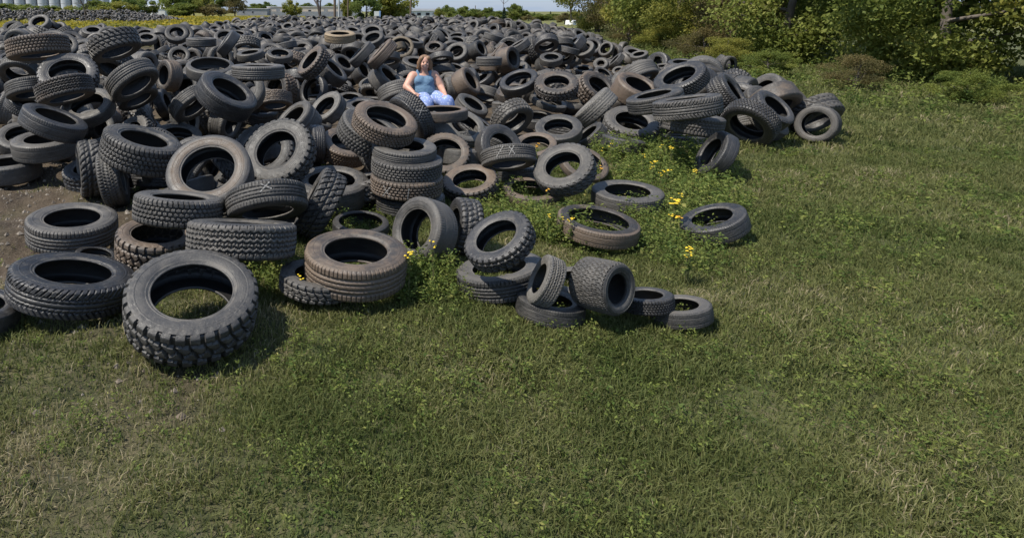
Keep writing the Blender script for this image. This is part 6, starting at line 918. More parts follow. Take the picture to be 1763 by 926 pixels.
(9.27,21.93,0.12,-0,0,1,0.38,0.22,0.3),(3.19,16.3,0.21,0,0,-1,0.38,0.23,0.26),(1.32,13.91,0.29,0.52,0.16,0.84,0.4,0.23,0.26),(1.98,18.38,0.35,0.71,-0.15,0.69,0.34,0.2,0.29),
(5.35,14.38,0.35,0.09,-0.1,-0.99,0.33,0.2,0.2),(0.88,15.92,0.35,0.68,-0.47,0.56,0.36,0.21,0.29),(4.21,16.4,0.6,-0.73,-0.35,0.59,0.32,0.2,0.19),(6.07,14.9,0.27,-0.08,-0.01,1,0.29,0.18,0.16),
(4.52,13.44,0.31,0.6,0.79,0.12,0.35,0.21,0.24),(8.2,21.75,0.64,-0.94,-0.09,-0.34,0.34,0.21,0.28),(6.81,14.84,0.25,0.43,0.05,0.9,0.39,0.23,0.26),(4.55,19.47,0.34,-0.2,-0.66,-0.73,0.39,0.23,0.29),
(8.2,21.47,0.63,-0.56,0.21,0.8,0.31,0.19,0.21),(6.77,23.76,0.6,0.96,0.19,0.19,0.38,0.23,0.28),(8.67,15.69,0.32,0.43,0.88,-0.19,0.32,0.2,0.24),(2.52,18.31,0.46,-0.55,-0.29,0.79,0.36,0.21,0.24),
(4.76,17.57,0.4,-0.19,-0.14,0.97,0.29,0.18,0.18),(7.55,16.47,0.31,-0.79,0.01,0.62,0.34,0.21,0.2),(8.62,17.31,0.2,-0.37,-0.21,0.91,0.32,0.19,0.21),(5.09,18.74,0.71,0.16,-0.54,-0.83,0.39,0.23,0.29),
(5.52,13.41,0.27,-0.34,-0.41,-0.85,0.35,0.21,0.29),(7.82,23.59,0.78,0.5,0.3,0.81,0.4,0.23,0.26),(7.27,15.01,0.4,0.68,0.46,-0.57,0.34,0.21,0.2),(0.2,18.59,0.73,0.17,0.76,-0.63,0.37,0.22,0.26),
(2.73,22.58,0.78,0.92,-0.1,-0.39,0.29,0.18,0.19),(0.93,15.19,0.36,0.86,0.01,0.51,0.37,0.22,0.28),(9.17,16.35,0.29,-0.41,0.67,-0.62,0.31,0.19,0.23),(5.51,12.35,0.34,-0.02,-0.81,-0.58,0.36,0.22,0.25),
(6.22,21.53,0.85,0.09,-0.2,0.98,0.35,0.21,0.28),(8.68,14.36,0.31,-0.77,0.01,0.64,0.34,0.2,0.25),(6.89,14.25,0.47,0.86,-0.26,0.44,0.34,0.21,0.2),(0.37,16.76,0.63,-0.23,0.41,0.88,0.31,0.2,0.2),
(10.39,23.24,0.2,0.27,0.39,0.88,0.28,0.18,0.21),(3.74,13.34,0.39,-0.25,0.46,-0.85,0.28,0.18,0.17),(2.42,16.24,0.55,-0.74,-0.54,-0.39,0.35,0.21,0.26),(3.74,13.77,0.24,-0.41,-0.32,-0.85,0.33,0.2,0.23),
(5.81,12.46,0.55,-0.58,-0.34,-0.74,0.35,0.2,0.3),(4.28,13.09,0.2,-0.34,0.22,0.91,0.38,0.23,0.23),(8.43,15.37,0.31,-0.58,0.44,-0.68,0.33,0.2,0.24),(6.71,12.62,0.53,-0.64,-0.77,-0.1,0.39,0.23,0.25),
(0.26,21.69,0.71,0.35,-0.26,-0.9,0.38,0.23,0.23),(6.34,12.33,0.51,-0.83,0.41,0.38,0.37,0.22,0.25),(1.42,22.74,0.85,-0.01,0.26,-0.97,0.33,0.2,0.2),(1.56,18.76,0.85,0.66,-0.69,0.29,0.31,0.19,0.22),
(1.24,15.85,0.71,0.13,-0.22,-0.97,0.31,0.19,0.24),(0.89,23.2,0.83,0.43,0.55,-0.72,0.37,0.22,0.27),(7.44,15.83,0.4,0.87,-0.31,0.38,0.3,0.19,0.18),(6.75,20.95,0.96,-0.04,0.59,-0.81,0.34,0.2,0.25),
(5.86,23.35,0.72,-0.04,-0.56,-0.82,0.37,0.22,0.23),(1.47,35.82,0.94,0.68,0.45,0.57,0.34,0.21,0.21),(0.77,27.35,0.69,-0.08,-0.97,0.25,0.36,0.21,0.3),(4.53,24.5,0.68,0.99,0.02,-0.13,0.32,0.2,0.19),
(10.23,24.66,0.36,0.31,0.95,-0,0.38,0.22,0.28),(12.46,35.84,0.65,0.63,0.58,-0.51,0.38,0.23,0.28),(1.21,26.63,0.74,0.25,0.37,-0.9,0.39,0.22,0.25),(10.32,25.66,0.29,-0.39,-0.3,-0.87,0.35,0.21,0.21),
(5.64,32.09,0.73,-0.87,-0.06,0.48,0.38,0.22,0.25),(0.97,35.55,0.93,0.34,-0.21,-0.92,0.36,0.21,0.26),(5.43,24.56,0.85,0.33,-0.19,-0.92,0.34,0.2,0.2),(2.96,34.28,1.15,0.12,-0.1,-0.99,0.29,0.18,0.2),
(1.17,30.48,0.89,-0.64,-0.07,-0.77,0.35,0.21,0.28),(0.48,36.08,0.81,0.21,-0.39,-0.9,0.37,0.21,0.28),(3.55,31.73,0.89,0.8,0.03,0.6,0.35,0.21,0.27),(2.56,31.32,0.8,0.43,0.6,0.67,0.36,0.21,0.25),
(2.75,31.45,0.93,0.38,0.6,0.7,0.35,0.21,0.2),(10.82,30.24,0.68,-0.77,-0.44,0.46,0.34,0.2,0.21),(0.42,31.47,0.77,-0.11,0.38,0.92,0.4,0.23,0.26),(5.88,31.1,0.79,-0.04,-0.55,0.84,0.31,0.2,0.18),
(2,32.16,0.94,-0.24,0.27,0.93,0.35,0.21,0.25),(4.05,35.06,0.79,-0.68,0.11,-0.72,0.36,0.22,0.23),(0.87,33.46,0.8,0.56,0.5,0.66,0.35,0.21,0.24),(4.9,26.35,0.77,-0.82,-0.33,-0.47,0.34,0.21,0.22),
(8.18,25.71,0.81,-0.08,0.23,-0.97,0.36,0.21,0.24),(0.48,28.89,0.88,0.25,0.21,-0.94,0.35,0.21,0.27),(2.58,27.61,0.79,0.2,0.69,0.69,0.34,0.2,0.21),(1.9,24.97,0.74,-0.26,0.34,0.91,0.31,0.2,0.2),
(5.86,26.43,0.79,-0.72,0.42,-0.55,0.37,0.22,0.27),(5.64,27.52,0.88,-0.07,0.45,-0.89,0.36,0.21,0.27),(2.32,36.11,0.92,-0.78,0.03,0.63,0.35,0.21,0.22),(5.82,27.11,0.94,-0.04,0.39,-0.92,0.33,0.2,0.2),
(7.06,24.88,0.59,-0.22,-0.65,-0.72,0.38,0.23,0.23),(10.35,25.43,0.65,-0.31,-0.12,-0.94,0.32,0.19,0.19),(2.56,29.51,0.91,-0.12,-0.33,-0.94,0.36,0.21,0.25),
(9.67,24.65,0.46,0.62,-0.54,-0.57,0.29,0.18,0.17),(0.2,26.68,0.87,-0.37,-0.03,0.93,0.34,0.2,0.24),(4.86,25.2,0.79,0.51,-0.1,0.85,0.38,0.22,0.24),(2.21,24.06,0.73,0.34,-0.53,0.78,0.32,0.19,0.21),
(5.32,30.76,0.82,-0.5,0.47,0.73,0.37,0.22,0.24),(8.6,24.83,0.75,0.33,0.55,0.77,0.38,0.22,0.3),(1.31,32.53,1.03,0.32,0.09,0.94,0.34,0.2,0.24),(1.11,36.76,0.73,-0.91,-0.42,0.03,0.39,0.23,0.29),
(6.38,46.73,1.09,-0.09,-0.2,0.98,0.37,0.22,0.23),(2.86,46.27,1.12,-0.52,0.78,0.36,0.33,0.2,0.24),(0.75,38.38,0.83,0.72,-0.19,-0.67,0.34,0.21,0.21),(8.14,44.38,1.01,0.23,0.7,-0.67,0.38,0.22,0.28),
(10.53,43.01,1.04,0.51,-0.6,0.61,0.35,0.21,0.22),(12.44,42.3,0.99,-0.24,0.63,0.74,0.38,0.23,0.25),(5.37,39.55,0.81,-0.6,-0.71,0.37,0.38,0.23,0.25),(9.78,46.33,1.04,-0.89,-0.15,-0.44,0.35,0.21,0.2),
(7.71,42.39,0.97,0.61,-0.67,-0.43,0.34,0.21,0.23),(0.63,46.76,1.02,0.7,0.71,0.06,0.4,0.23,0.31),(4.9,43.75,1.19,-0.64,0.09,-0.76,0.35,0.21,0.22),(10.44,40.8,0.97,-0.86,0.06,0.51,0.38,0.22,0.28),
(11.57,40.23,0.83,-0.75,-0.13,0.65,0.39,0.22,0.25),(10.72,40.5,0.92,-0.78,0.52,0.35,0.39,0.22,0.28),(4.62,40.05,0.8,-0.4,0.18,0.9,0.38,0.23,0.27),(8.96,46.07,1.18,0.02,0.48,-0.87,0.29,0.18,0.2),
(11.81,39.23,1.01,-0.05,0.47,-0.88,0.35,0.21,0.24),(8.67,40.25,0.96,-0.38,0.12,0.92,0.37,0.22,0.23),(7.25,48.25,0.86,-0.7,0.58,-0.41,0.37,0.22,0.27),(0.11,36.97,0.71,0.82,0.06,0.57,0.4,0.23,0.29),
(9.65,41.72,1.07,0.24,0.76,-0.61,0.38,0.22,0.26),(1.43,38.16,0.83,0.71,0.7,-0.12,0.37,0.22,0.3),(5.89,37.82,0.73,0.64,-0.77,-0.1,0.38,0.22,0.29),(0.18,42.58,0.99,0.3,-0.17,-0.94,0.38,0.22,0.29),
(1.55,38.06,0.97,-0.22,0.39,0.9,0.35,0.21,0.26),(11.04,43.96,1,-0.66,-0.69,0.29,0.33,0.2,0.2),(11.3,44.4,1.03,-0.02,0.47,-0.88,0.39,0.23,0.28),(2.34,38.22,0.89,-0.52,-0.29,-0.8,0.31,0.19,0.22),
(6.78,40.52,0.93,0.23,0.05,-0.97,0.4,0.23,0.25),(5.87,40.51,0.85,0.04,-0.54,0.84,0.33,0.2,0.23),(9.76,40.27,1.15,0.25,0.17,-0.95,0.32,0.2,0.2),(10.69,43.79,1.23,-0.22,-0.21,0.95,0.32,0.19,0.19),
(7.42,47.32,1.13,0.46,0.65,0.6,0.31,0.19,0.19),(10.25,47.82,1.06,0.73,-0.01,-0.69,0.39,0.22,0.26),(6.74,48.55,0.96,0.04,-0.56,-0.82,0.37,0.22,0.28),(7.61,45.65,1.16,-0.04,0.13,-0.99,0.36,0.21,0.27),
(11.13,49.86,1.13,-0.68,-0.45,0.57,0.33,0.2,0.22),(6.17,52.71,1.04,-0.65,0.68,0.35,0.35,0.21,0.23),(9.64,51.4,1.31,-0.12,0.1,-0.99,0.28,0.18,0.17),(9.44,59.61,0.98,0.64,-0.54,0.55,0.4,0.23,0.28),
(9.05,53.95,1.02,-0.8,-0.03,0.6,0.36,0.21,0.26),(4.42,56.45,1.11,-0.88,-0.46,-0.11,0.38,0.22,0.26),(7.45,54.54,0.98,-0.52,0.84,0.18,0.36,0.22,0.23),(7.6,57.31,1.32,-0.69,0.08,0.72,0.35,0.21,0.21),
(7.51,53.96,1.05,-0.32,-0.28,0.91,0.34,0.21,0.23),(10.77,59.5,1.26,0.52,-0.39,0.76,0.32,0.19,0.24),(9.74,54.85,1.1,0.84,-0.55,0.07,0.38,0.23,0.25),(9.36,55.05,1.14,0.2,0.62,-0.76,0.36,0.22,0.24),
(6.01,50.91,1.05,-0.13,0.79,-0.6,0.38,0.22,0.3),(3.66,55.6,1.2,-0.57,0.36,0.74,0.36,0.21,0.24),(1.63,53.02,1.13,0.1,0.09,-0.99,0.38,0.22,0.29),(10.95,50.58,1.15,0.11,-0.23,0.97,0.36,0.21,0.27),
(5.92,56.49,1.29,0.03,0.18,0.98,0.34,0.2,0.25),(10.23,59.74,1.35,-0.68,0.01,0.73,0.34,0.2,0.27),(3.91,52.11,1.13,0.92,0.06,-0.39,0.32,0.2,0.19),(11.19,58.08,1.18,-0.65,0.43,0.63,0.34,0.2,0.24),
(7.28,54.92,1.1,0.5,-0.47,0.73,0.34,0.21,0.25),(1.89,64.62,0.94,-0.28,-0.71,0.65,0.38,0.23,0.26),(13.3,48.99,0.94,-0.58,0.63,-0.51,0.35,0.21,0.24),(14,46.1,1,-0.54,-0.02,-0.84,0.35,0.21,0.28),
(14.34,46.48,0.59,0.93,0.29,-0.23,0.4,0.23,0.29),(13.28,47.94,0.91,0.57,-0.55,0.61,0.38,0.22,0.27),(-3.2,9.29,0.39,-0.95,-0.32,-0.02,0.29,0.18,0.18),]

# ------------------------------------------------------------------ ground
def smooth01(x): x = np.clip(x, 0, 1); return x * x * (3 - 2 * x)
_perm = rng.random((64, 64))
def vnoise(x, y, s):
    x = x / s; y = y / s
    xi = np.floor(x).astype(int); yi = np.floor(y).astype(int); fx = smooth01(x - xi); fy = smooth01(y - yi)
    g = lambda a, b: _perm[a % 64, b % 64]
    return (g(xi, yi) * (1 - fx) + g(xi + 1, yi) * fx) * (1 - fy) + (g(xi, yi + 1) * (1 - fx) + g(xi + 1, yi + 1) * fx) * fy

def ground_z(x, y):
    near = np.exp(-((x / 26) ** 2 + ((y - 8) / 26) ** 2))
    h = (vnoise(x, y, 1.1) - 0.5) * 0.05 + (vnoise(x, y, 0.33) - 0.5) * 0.035 + (vnoise(x, y, 0.14) - 0.5) * (0.018 + 0.03 * dirtness(x, y))
    dirt = dirtness(x, y)
    rut = 0.045 * np.sin((y * 0.9 - x * 0.45) * 5.2 + vnoise(x, y, 0.7) * 3) * dirt
    return (h + rut) * near - 0.02

def pile_in(x, y):
    yf = np.interp(x, [-12, -5, -3, -1.2, .3, 1, 2, 3.2, 5, 7, 8.6, 9.3], [8.4, 8.4, 7.0, 5.9, 6.2, 7.3, 8.3, 9.0, 9.5, 10.5, 13, 17])
    xr = np.interp(y, [9.5, 12, 16, 23, 31, 47, 62], [7, 8.3, 9, 10.6, 12.3, 14.6, 12.6])
    xl = np.interp(y, [24, 31, 36, 45, 60], [-20, -13, -10.5, -9.0, -8])
    return smooth01((y - yf) / .5) * smooth01((xr - x) / .5) * smooth01((x - xl) / .5) * (y < 64)

def dirtness(x, y):
    """1 = bare dirt (left), 0 = green"""
    d = smooth01((-(x + 1.35) + 0.05 * y) / 0.9) * smooth01((y - 3.2) / 1.4) * (1 - smooth01((y - 12) / 4))
    d2 = 0.40 * smooth01((-x - 0.2) / 0.9)
    n = vnoise(x, y, 0.45) * 0.6 + vnoise(x, y, 0.17) * 0.4
    pi_ = pile_in(x, y)
    return np.clip(np.maximum(np.maximum(d, d2), pi_) + (n - 0.5) * 0.9 * (np.maximum(d, d2) > 0.02), 0, 1)

def axis(dense0, dense1, step, far):
    a = list(np.arange(dense0, dense1 + step, step))
    hi, lo, st = a[-1], a[0], step
    right, left = [], []
    v, st = hi, step
    while v < far: st *= 1.35; v += st; right.append(v)
    v, st = lo, step
    while v > -far: st *= 1.35; v -= st; left.append(v)
    return np.array(left[::-1] + a + right)
gx = axis(-7.5, 9.0, 0.05, 3500.0); gy = axis(0.5, 9.5, 0.05, 3500.0)
GX, GY = np.meshgrid(gx, gy, indexing='ij')
GZ = ground_z(GX, GY)
nx_, ny_ = len(gx), len(gy)
ii = np.arange(nx_ - 1)[:, None]; jj = np.arange(ny_ - 1)[None, :]
a0 = ii * ny_ + jj
Fg = np.stack([a0, a0 + ny_, a0 + ny_ + 1, a0 + 1], -1).reshape(-1, 4)

g = NT("ground_soil_and_grass")
co = g.coord('Object')
att = g.n('ShaderNodeAttribute'); att.attribute_name = 'dirt'
n_big = g.noise(0.35, 6, co, 0.6); n_mid = g.noise(2.6, 7, co, 0.65); n_fin = g.noise(28.0, 6, co, 0.7); n_mic = g.noise(110.0, 3, co, 0.6)
soil = g.mix(g.ramp(n_mid, 0.35, 0.65), (0.040, 0.030, 0.022), (0.105, 0.080, 0.056))
soil = g.mix(g.ramp(n_fin, 0.48, 0.72, 0, 0.6), soil, (0.17, 0.14, 0.10))
turf = g.mix(g.ramp(n_mid, 0.35, 0.65), (0.040, 0.058, 0.018), (0.100, 0.108, 0.040))
turf = g.mix(g.ramp(n_fin, 0.48, 0.66, 0, 0.8), turf, (0.17, 0.14, 0.080))
gold = g.mix(g.ramp(n_big, 0.40, 0.60), (0.12, 0.15, 0.035), (0.30, 0.25, 0.035))
sep = g.n('ShaderNodeSeparateXYZ'); g.l(co, sep.inputs[0])
far = g.ramp(sep.outputs[1], 50.0, 75.0)
leftm = g.ramp(sep.outputs[0], -2.0, -9.0)
meadow = g.math('MULTIPLY', far, leftm)
turf = g.mix(meadow, turf, gold)
farg = g.mix(g.ramp(n_big, 0.4, 0.6), (0.10, 0.12, 0.035), (0.17, 0.155, 0.06))
turf = g.mix(g.math('MULTIPLY', far, g.math('SUBTRACT', 1.0, leftm)), turf, farg)
g.color(g.mix(att.outputs['Fac'], turf, soil))
g.rough(0.95)
g.p.inputs['Specular IOR Level'].default_value = 0.2
g.bump(g.math('ADD', n_fin, g.math('MULTIPLY', n_mic, 0.5)), 0.8, 0.03)
me = mesh_np('ground', np.stack([GX, GY, GZ], -1).reshape(-1, 3), Fg, mats=[g.m], smooth=True)
at = me.attributes.new('dirt', 'FLOAT', 'POINT')
at.data.foreach_set('value', dirtness(GX, GY).astype(np.float32).ravel())
ground = add_obj('ground', me)
meta(ground, kind='structure')

# ------------------------------------------------------------------ tyres
HERO_OBJ = [build_tyre(t[0:3], t[3:6], t[6], t[7], t[8], t[9], t[10], t[12], t[11]) for t in HEROES]
bpy.context.view_layer.update()

def chalk(hero, strokes, width=0.0065):
    """white crayon lines drawn on the tread: strokes in (angle offset deg, z -0.5..0.5) pairs, as a part of the tyre"""
    hero = next(i for i, h in enumerate(HEROES) if hero in h[12])
    t = HEROES[hero]; root = HERO_OBJ[hero]
    Mi = root.matrix_world.inverted()
    cl = Mi @ Vector((0, 0, CAM_H)); th0 = math.atan2(cl.y, cl.x)
    for (a0_, z0, a1_, z1) in strokes:
        V, Fq = [], []
        m = 14
        base = len(V)
        for k in range(m + 1):
            f = k / m
            th = th0 + R_(a0_ + (a1_ - a0_) * f); z = z0 + (z1 - z0) * f
            dth, dz = R_(a1_ - a0_) * 0.5, (z1 - z0) * t[8] / (2 * t[6])
            L = math.hypot(dth, dz) or 1
            px_, pz_ = -dz / L, dth / L
            w = width * (0.6 + 0.4 * math.sin(k * 1.7)) / (2 * t[6])
            for s in (-1, 1):
                tt = th + s * px_ * w * 2; zz = z + s * pz_ * w * (2 * t[6] / t[8])
                r = 0.5035 - 0.006 * (min(1, abs(zz) / 0.4)) ** 2
                V.append((r * math.cos(tt), r * math.sin(tt), zz))
        for k in range(m):
            b = base + 2 * k; Fq.append((b, b + 2, b + 3, b + 1))
        add_obj('chalk_mark', mesh_np('chalk_mark', V, Fq, mats=[CHALK]), root)
CHALK = simple_mat("white_chalk", (0.34, 0.33, 0.31), (0.14, 0.135, 0.13), 40.0, 0.9)
chalk('white chalk X, tipped', [(-9, -0.05, 5, -0.30), (-7, -0.33, 7, 0.02)])
chalk('arched ribbed tyre with chalk', [(-14, -0.3, -2, 0.28), (-14, 0.22, -4, -0.28), (8, -0.3, 24, 0.3)])
chalk('dark tyre with chalk X', [(-8, -0.3, 6, 0.25), (-7, 0.25, 5, -0.25)])
chalk('brown chalk-crossed', [(-38, -0.3, -24, 0.3), (-37, 0.28, -24, -0.3), (2, -0.3, 4, 0.3)])
# little white sticker on one far-left tread
k_ = next(i for i, h in enumerate(HEROES) if 'square sticker' in h[12]); t = HEROES[k_]; root = HERO_OBJ[k_]
cl = root.matrix_world.inverted() @ Vector((0, 0, CAM_H)); th0 = math.atan2(cl.y, cl.x)
V = [(0.509 * math.cos(th0 + a * 0.13), 0.509 * math.sin(th0 + a * 0.13), b * 0.22) for a, b in ((-1, -1), (1, -1), (1, 1), (-1, 1))]
add_obj('sticker', mesh_np('sticker', V, [(0, 1, 2, 3)], mats=[simple_mat("white_sticker", (0.8, 0.8, 0.78))]), root)

for t in INDIV:
    build_tyre(t[0:3], t[3:6], t[6], t[7], t[8], t[9], t[10], t[12], t[11])

# all the smaller, farther tyres of the heap, as one mass
def low_tyre(n, ty):
    prof = [(0.31, 0.40), (0.315, 0.44), (0.37, 0.497), (0.42, 0.50), (0.455, 0.48), (0.485, 0.42), (0.499, 0.30), (0.5, 0.0)]
    outer = prof + [(r, -z) for r, z in prof[-2::-1]]
    inner = [(0.31, -0.40), (0.35, -0.44), (0.45, -0.43), (0.47, 0.0), (0.45, 0.43), (0.35, 0.44)]
    full = outer + inner
    a = np.arange(n) * 2 * math.pi / n
    V = np.array([(r * math.cos(t_), r * math.sin(t_), z) for t_ in a for (r, z) in full])
    k = len(full)
    i = np.arange(n)[:, None]; j = np.arange(k)[None, :]
    A = i * k + j; B = ((i + 1) % n) * k + j
    Fq = np.stack([A, B, ((i + 1) % n) * k + (j + 1) % k, i * k + (j + 1) % k], -1).reshape(-1, 4)
    return V, Fq

def mid_tyre(n_u, n_v, ty, rim=0.62):
    v1, f1 = tread_mesh(ty, n_u, n_v)
    v2, f2 = side_mesh(ty, rim * 0.5, 40)
    v3, f3 = v2 * np.array([1, 1, -1]), f2[:, ::-1]
    v4, f4 = liner_mesh(rim * 0.5, 32)
    V, Fq, o = [], [], 0
    for v, f in ((v1, f1), (v2, f2), (v3, f3), (v4, f4)):
        V.append(v); Fq.append(f + o); o += len(v)
    return np.concatenate(V), np.concatenate(Fq)

def mass(name, rows, label, lodf):
    Vs, Fs, Ts, o = [], [], [], 0
    for r in rows:
        V, Fq = lodf(r)
        M, S = tyre_matrix(r[0:3], r[3:6], r[6], r[8], random.uniform(0, 6.28), random.uniform(0.86, 1))
        A = np.array(M)[:3, :3] * np.array(S)[None, :]
        V = V @ A.T + np.array(r[0:3])
        Vs.append(V); Fs.append(Fq + o); Ts.append(np.full(len(Fq), random.random())); o += len(V)
    me = mesh_np(name, np.concatenate(Vs), np.concatenate(Fs), mats=[RUB_PILE], smooth=True)
    me.set_sharp_from_angle(angle=R_(55))
    a = me.attributes.new('tone', 'FLOAT', 'FACE')
    a.data.foreach_set('value', np.concatenate(Ts).astype(np.float32))
    ob = add_obj(name, me)
    meta(ob, label, 'tyre heap', kind='stuff')
    return ob
_low = low_tyre(28, 'K'); _low2 = low_tyre(14, 'K')
_mids = [mid_tyre(120, 14, ty) for ty in ('R', 'A', 'K', 'M', 'C')]
_cache.clear()
mass('tyre_heap', REST, "grey mass of small far scrap tyres filling the heap behind the nearer ones",
     lambda r: random.choice(_mids) if r[1] < 19 else (_low if r[1] < 45 else _low2))

# low distant heap beyond the yellow meadow
rows = []
for k in range(1500):
    x = random.uniform(-92, -33); y = 112 + random.uniform(-5, 16)
    e = min(1, (x + 95) / 10, (-31 - x) / 12)
    top = 2.0 * e * (1 - ((y - 120) / 15) ** 2) * (0.75 + 0.5 * float(vnoise(np.array(x), np.array(y), 5.0)))
    z = max(0.12, top * random.uniform(0.55, 1.0))
    R = random.uniform(0.30, 0.5)
    nn = Vector((random.gauss(0, 1), random.gauss(0, 1), random.gauss(0, 1.2))).normalized()
    rows.append((x, y, z, nn.x, nn.y, nn.z, R, R * 0.6, R * 0.65))
mass('distant_tyre_heap', rows, "long low heap of scrap tyres far off, beyond the yellow meadow at left", lambda r: _low2)

# ------------------------------------------------------------------ foliage materials
def leaf_mat(name, a, b, c=None, trans=0.45, attr='tone'):
    g = NT(name)
    at = g.n('ShaderNodeAttribute'); at.attribute_name = attr
    f = at.outputs['Fac']
    col = g.mix(g.ramp(f, 0.0, 0.75), a, b)
    if c: col = g.mix(g.ramp(f, 0.78, 0.95), col, c)
    g.color(col); g.rough(0.65); g.p.inputs['Specular IOR Level'].default_value = 0.25
    tr = g.n('ShaderNodeBsdfTranslucent'); g.l(col, tr.inputs['Color'])
    ms = g.n('ShaderNodeMixShader'); ms.inputs[0].default_value = trans
    g.l(g.p.outputs[0], ms.inputs[1]); g.l(tr.outputs[0], ms.inputs[2]); g.l(ms.outputs[0], g.out.inputs[0])
    return g.m
LEAF = {
    'green': leaf_mat("leaf_green", (0.095, 0.135, 0.028), (0.230, 0.255, 0.055), (0.33, 0.32, 0.10)),
    'dark': leaf_mat("leaf_dark_green", (0.065, 0.105, 0.026), (0.165, 0.205, 0.050), (0.26, 0.27, 0.09)),
    'yellow': leaf_mat("leaf_yellow_green", (0.125, 0.150, 0.030), (0.290, 0.275, 0.055), (0.38, 0.33, 0.09)),
    'rust': leaf_mat("leaf_rust", (0.100, 0.095, 0.038), (0.190, 0.155, 0.060), (0.26, 0.20, 0.10)),
    'conifer': leaf_mat("needle_green", (0.018, 0.038, 0.020), (0.042, 0.070, 0.036), None, 0.15),
    'grass': leaf_mat("grass_blades", (0.080, 0.110, 0.028), (0.200, 0.205, 0.075), (0.40, 0.34, 0.21)),
    'weed': leaf_mat("weed_leaves", (0.085, 0.135, 0.030), (0.220, 0.255, 0.060), (0.36, 0.33, 0.11)),
    'gold': leaf_mat("goldenrod", (0.13, 0.15, 0.035), (0.36, 0.29, 0.03), (0.46, 0.34, 0.03)),
}
BARK = simple_mat("bark", (0.085, 0.070, 0.056), (0.15, 0.13, 0.11), 8, 0.9, 0.6, 25, 0.03)
BARK_D = simple_mat("bark_dark", (0.045, 0.036, 0.030), (0.08, 0.065, 0.055), 8, 0.9)

def attr_face(me, name, val):
    a = me.attributes.new(name, 'FLOAT', 'FACE'); a.data.foreach_set('value', np.asarray(val, dtype=np.float32))

def quads_at(P, size, flat=0.0, aspect=1.5):
    """one bent leaf-like quad per point, random orientation"""
    n = len(P)
    d = rng.normal(size=(n, 3)); d[:, 2] *= (1 - flat); d /= np.linalg.norm(d, axis=1)[:, None]
    e = rng.normal(size=(n, 3)); e -= (e * d).sum(1)[:, None] * d; e /= np.linalg.norm(e, axis=1)[:, None]
    s = (size * rng.uniform(0.6, 1.3, n))[:, None]
    a = P - d * s * aspect * 0.5; b = P + e * s * 0.42; c = P + d * s * aspect * 0.5; f = P - e * s * 0.42
    V = np.stack([a, b, c, f], 1).reshape(-1, 3)
    return V, np.arange(n * 4).reshape(n, 4)

def tube(pts, rads, k=7):
    V, Fq = [], []
    pts = [Vector(p) for p in pts]
    for i, p in enumerate(pts):
        t = (pts[min(i + 1, len(pts) - 1)] - pts[max(i - 1, 0)]).normalized()
        x = t.orthogonal().normalized(); y = t.cross(x)
        for j in range(k):
            a = j * 2 * math.pi / k
            V.append(p + (x * math.cos(a) + y * math.sin(a)) * rads[i])
    for i in range(len(pts) - 1):
        for j in range(k):
            Fq.append((i * k + j, i * k + (j + 1) % k, (i + 1) * k + (j + 1) % k, (i + 1) * k + j))
    return V, Fq

def join_tubes(ts):
    V, Fq = [], []
    for v, f in ts:
        o = len(V); V += [tuple(p) for p in v]; Fq += [tuple(i + o for i in q) for q in f]
    return V, Fq

def tree_meshes(name, mat, n_leaf, leaf, low=0.06, spread=0.55, clumps=46, seed=1):
    """unit height tree: trunk with limbs + crown of leaf faces in uneven clumps"""
    rr = np.random.default_rng(seed)
    rs = random.Random(seed)
    C = []
    while len(C) < clumps:
        p = rr.uniform(-1, 1, 3)
        if np.linalg.norm(p) > 1 or (np.linalg.norm(p) < 0.35 and rr.random() < 0.6): continue
        z = low + (p[2] * 0.5 + 0.5) * (0.94 - low)
        w = spread * (0.95 - 0.25 * abs(p[2])) * rr.uniform(0.75, 1.15)
        C.append((p[0] * w, p[1] * w, z))
    C = np.array(C); rad = rr.uniform(0.07, 0.17, clumps) * (0.7 + spread)
    tones = rr.uniform(0.05, 0.75, clumps)
    idx = rr.integers(0, clumps, n_leaf)
    off = rr.normal(size=(n_leaf, 3)); off /= np.linalg.norm(off, axis=1)[:, None]
    off *= (rr.random(n_leaf) ** 0.45)[:, None]
    off[:, 2] *= 0.75
    P = C[idx] + off * rad[idx][:, None]
    st = rr.integers(0, n_leaf, n_leaf // 14); P[st] += rr.normal(size=(len(st), 3)) * 0.035
    P[:, 2] = np.clip(P[:, 2], 0.01, None)
    V, Fq = quads_at(P, leaf)
    crown = mesh_np(name + '_crown', V, Fq, mats=[mat])
    attr_face(crown, 'tone', np.clip(tones[idx] + rr.normal(0, 0.14, n_leaf), 0, 1))
    ts = [tube([(0, 0, -0.01), (0.012, 0.005, 0.12), (-0.01, 0.01, 0.35), (0.01, -0.01, 0.62), (0.0, 0.0, 0.86)], [0.032, 0.026, 0.020, 0.012, 0.004])]
    for k in range(14):
        c = C[rs.randrange(clumps)]; z0 = rs.uniform(0.10, max(0.14, min(0.62, c[2] * 0.9)))
        ts.append(tube([(0, 0, z0), (c[0] * 0.45, c[1] * 0.45, z0 + (c[2] - z0) * 0.35), (c[0] * 0.9, c[1] * 0.9, c[2])], [0.012, 0.008, 0.003], 5))
    V, Fq = join_tubes(ts)
    trunk = mesh_np(name + '_trunk', V, Fq, mats=[BARK], smooth=True)
    return crown, trunk

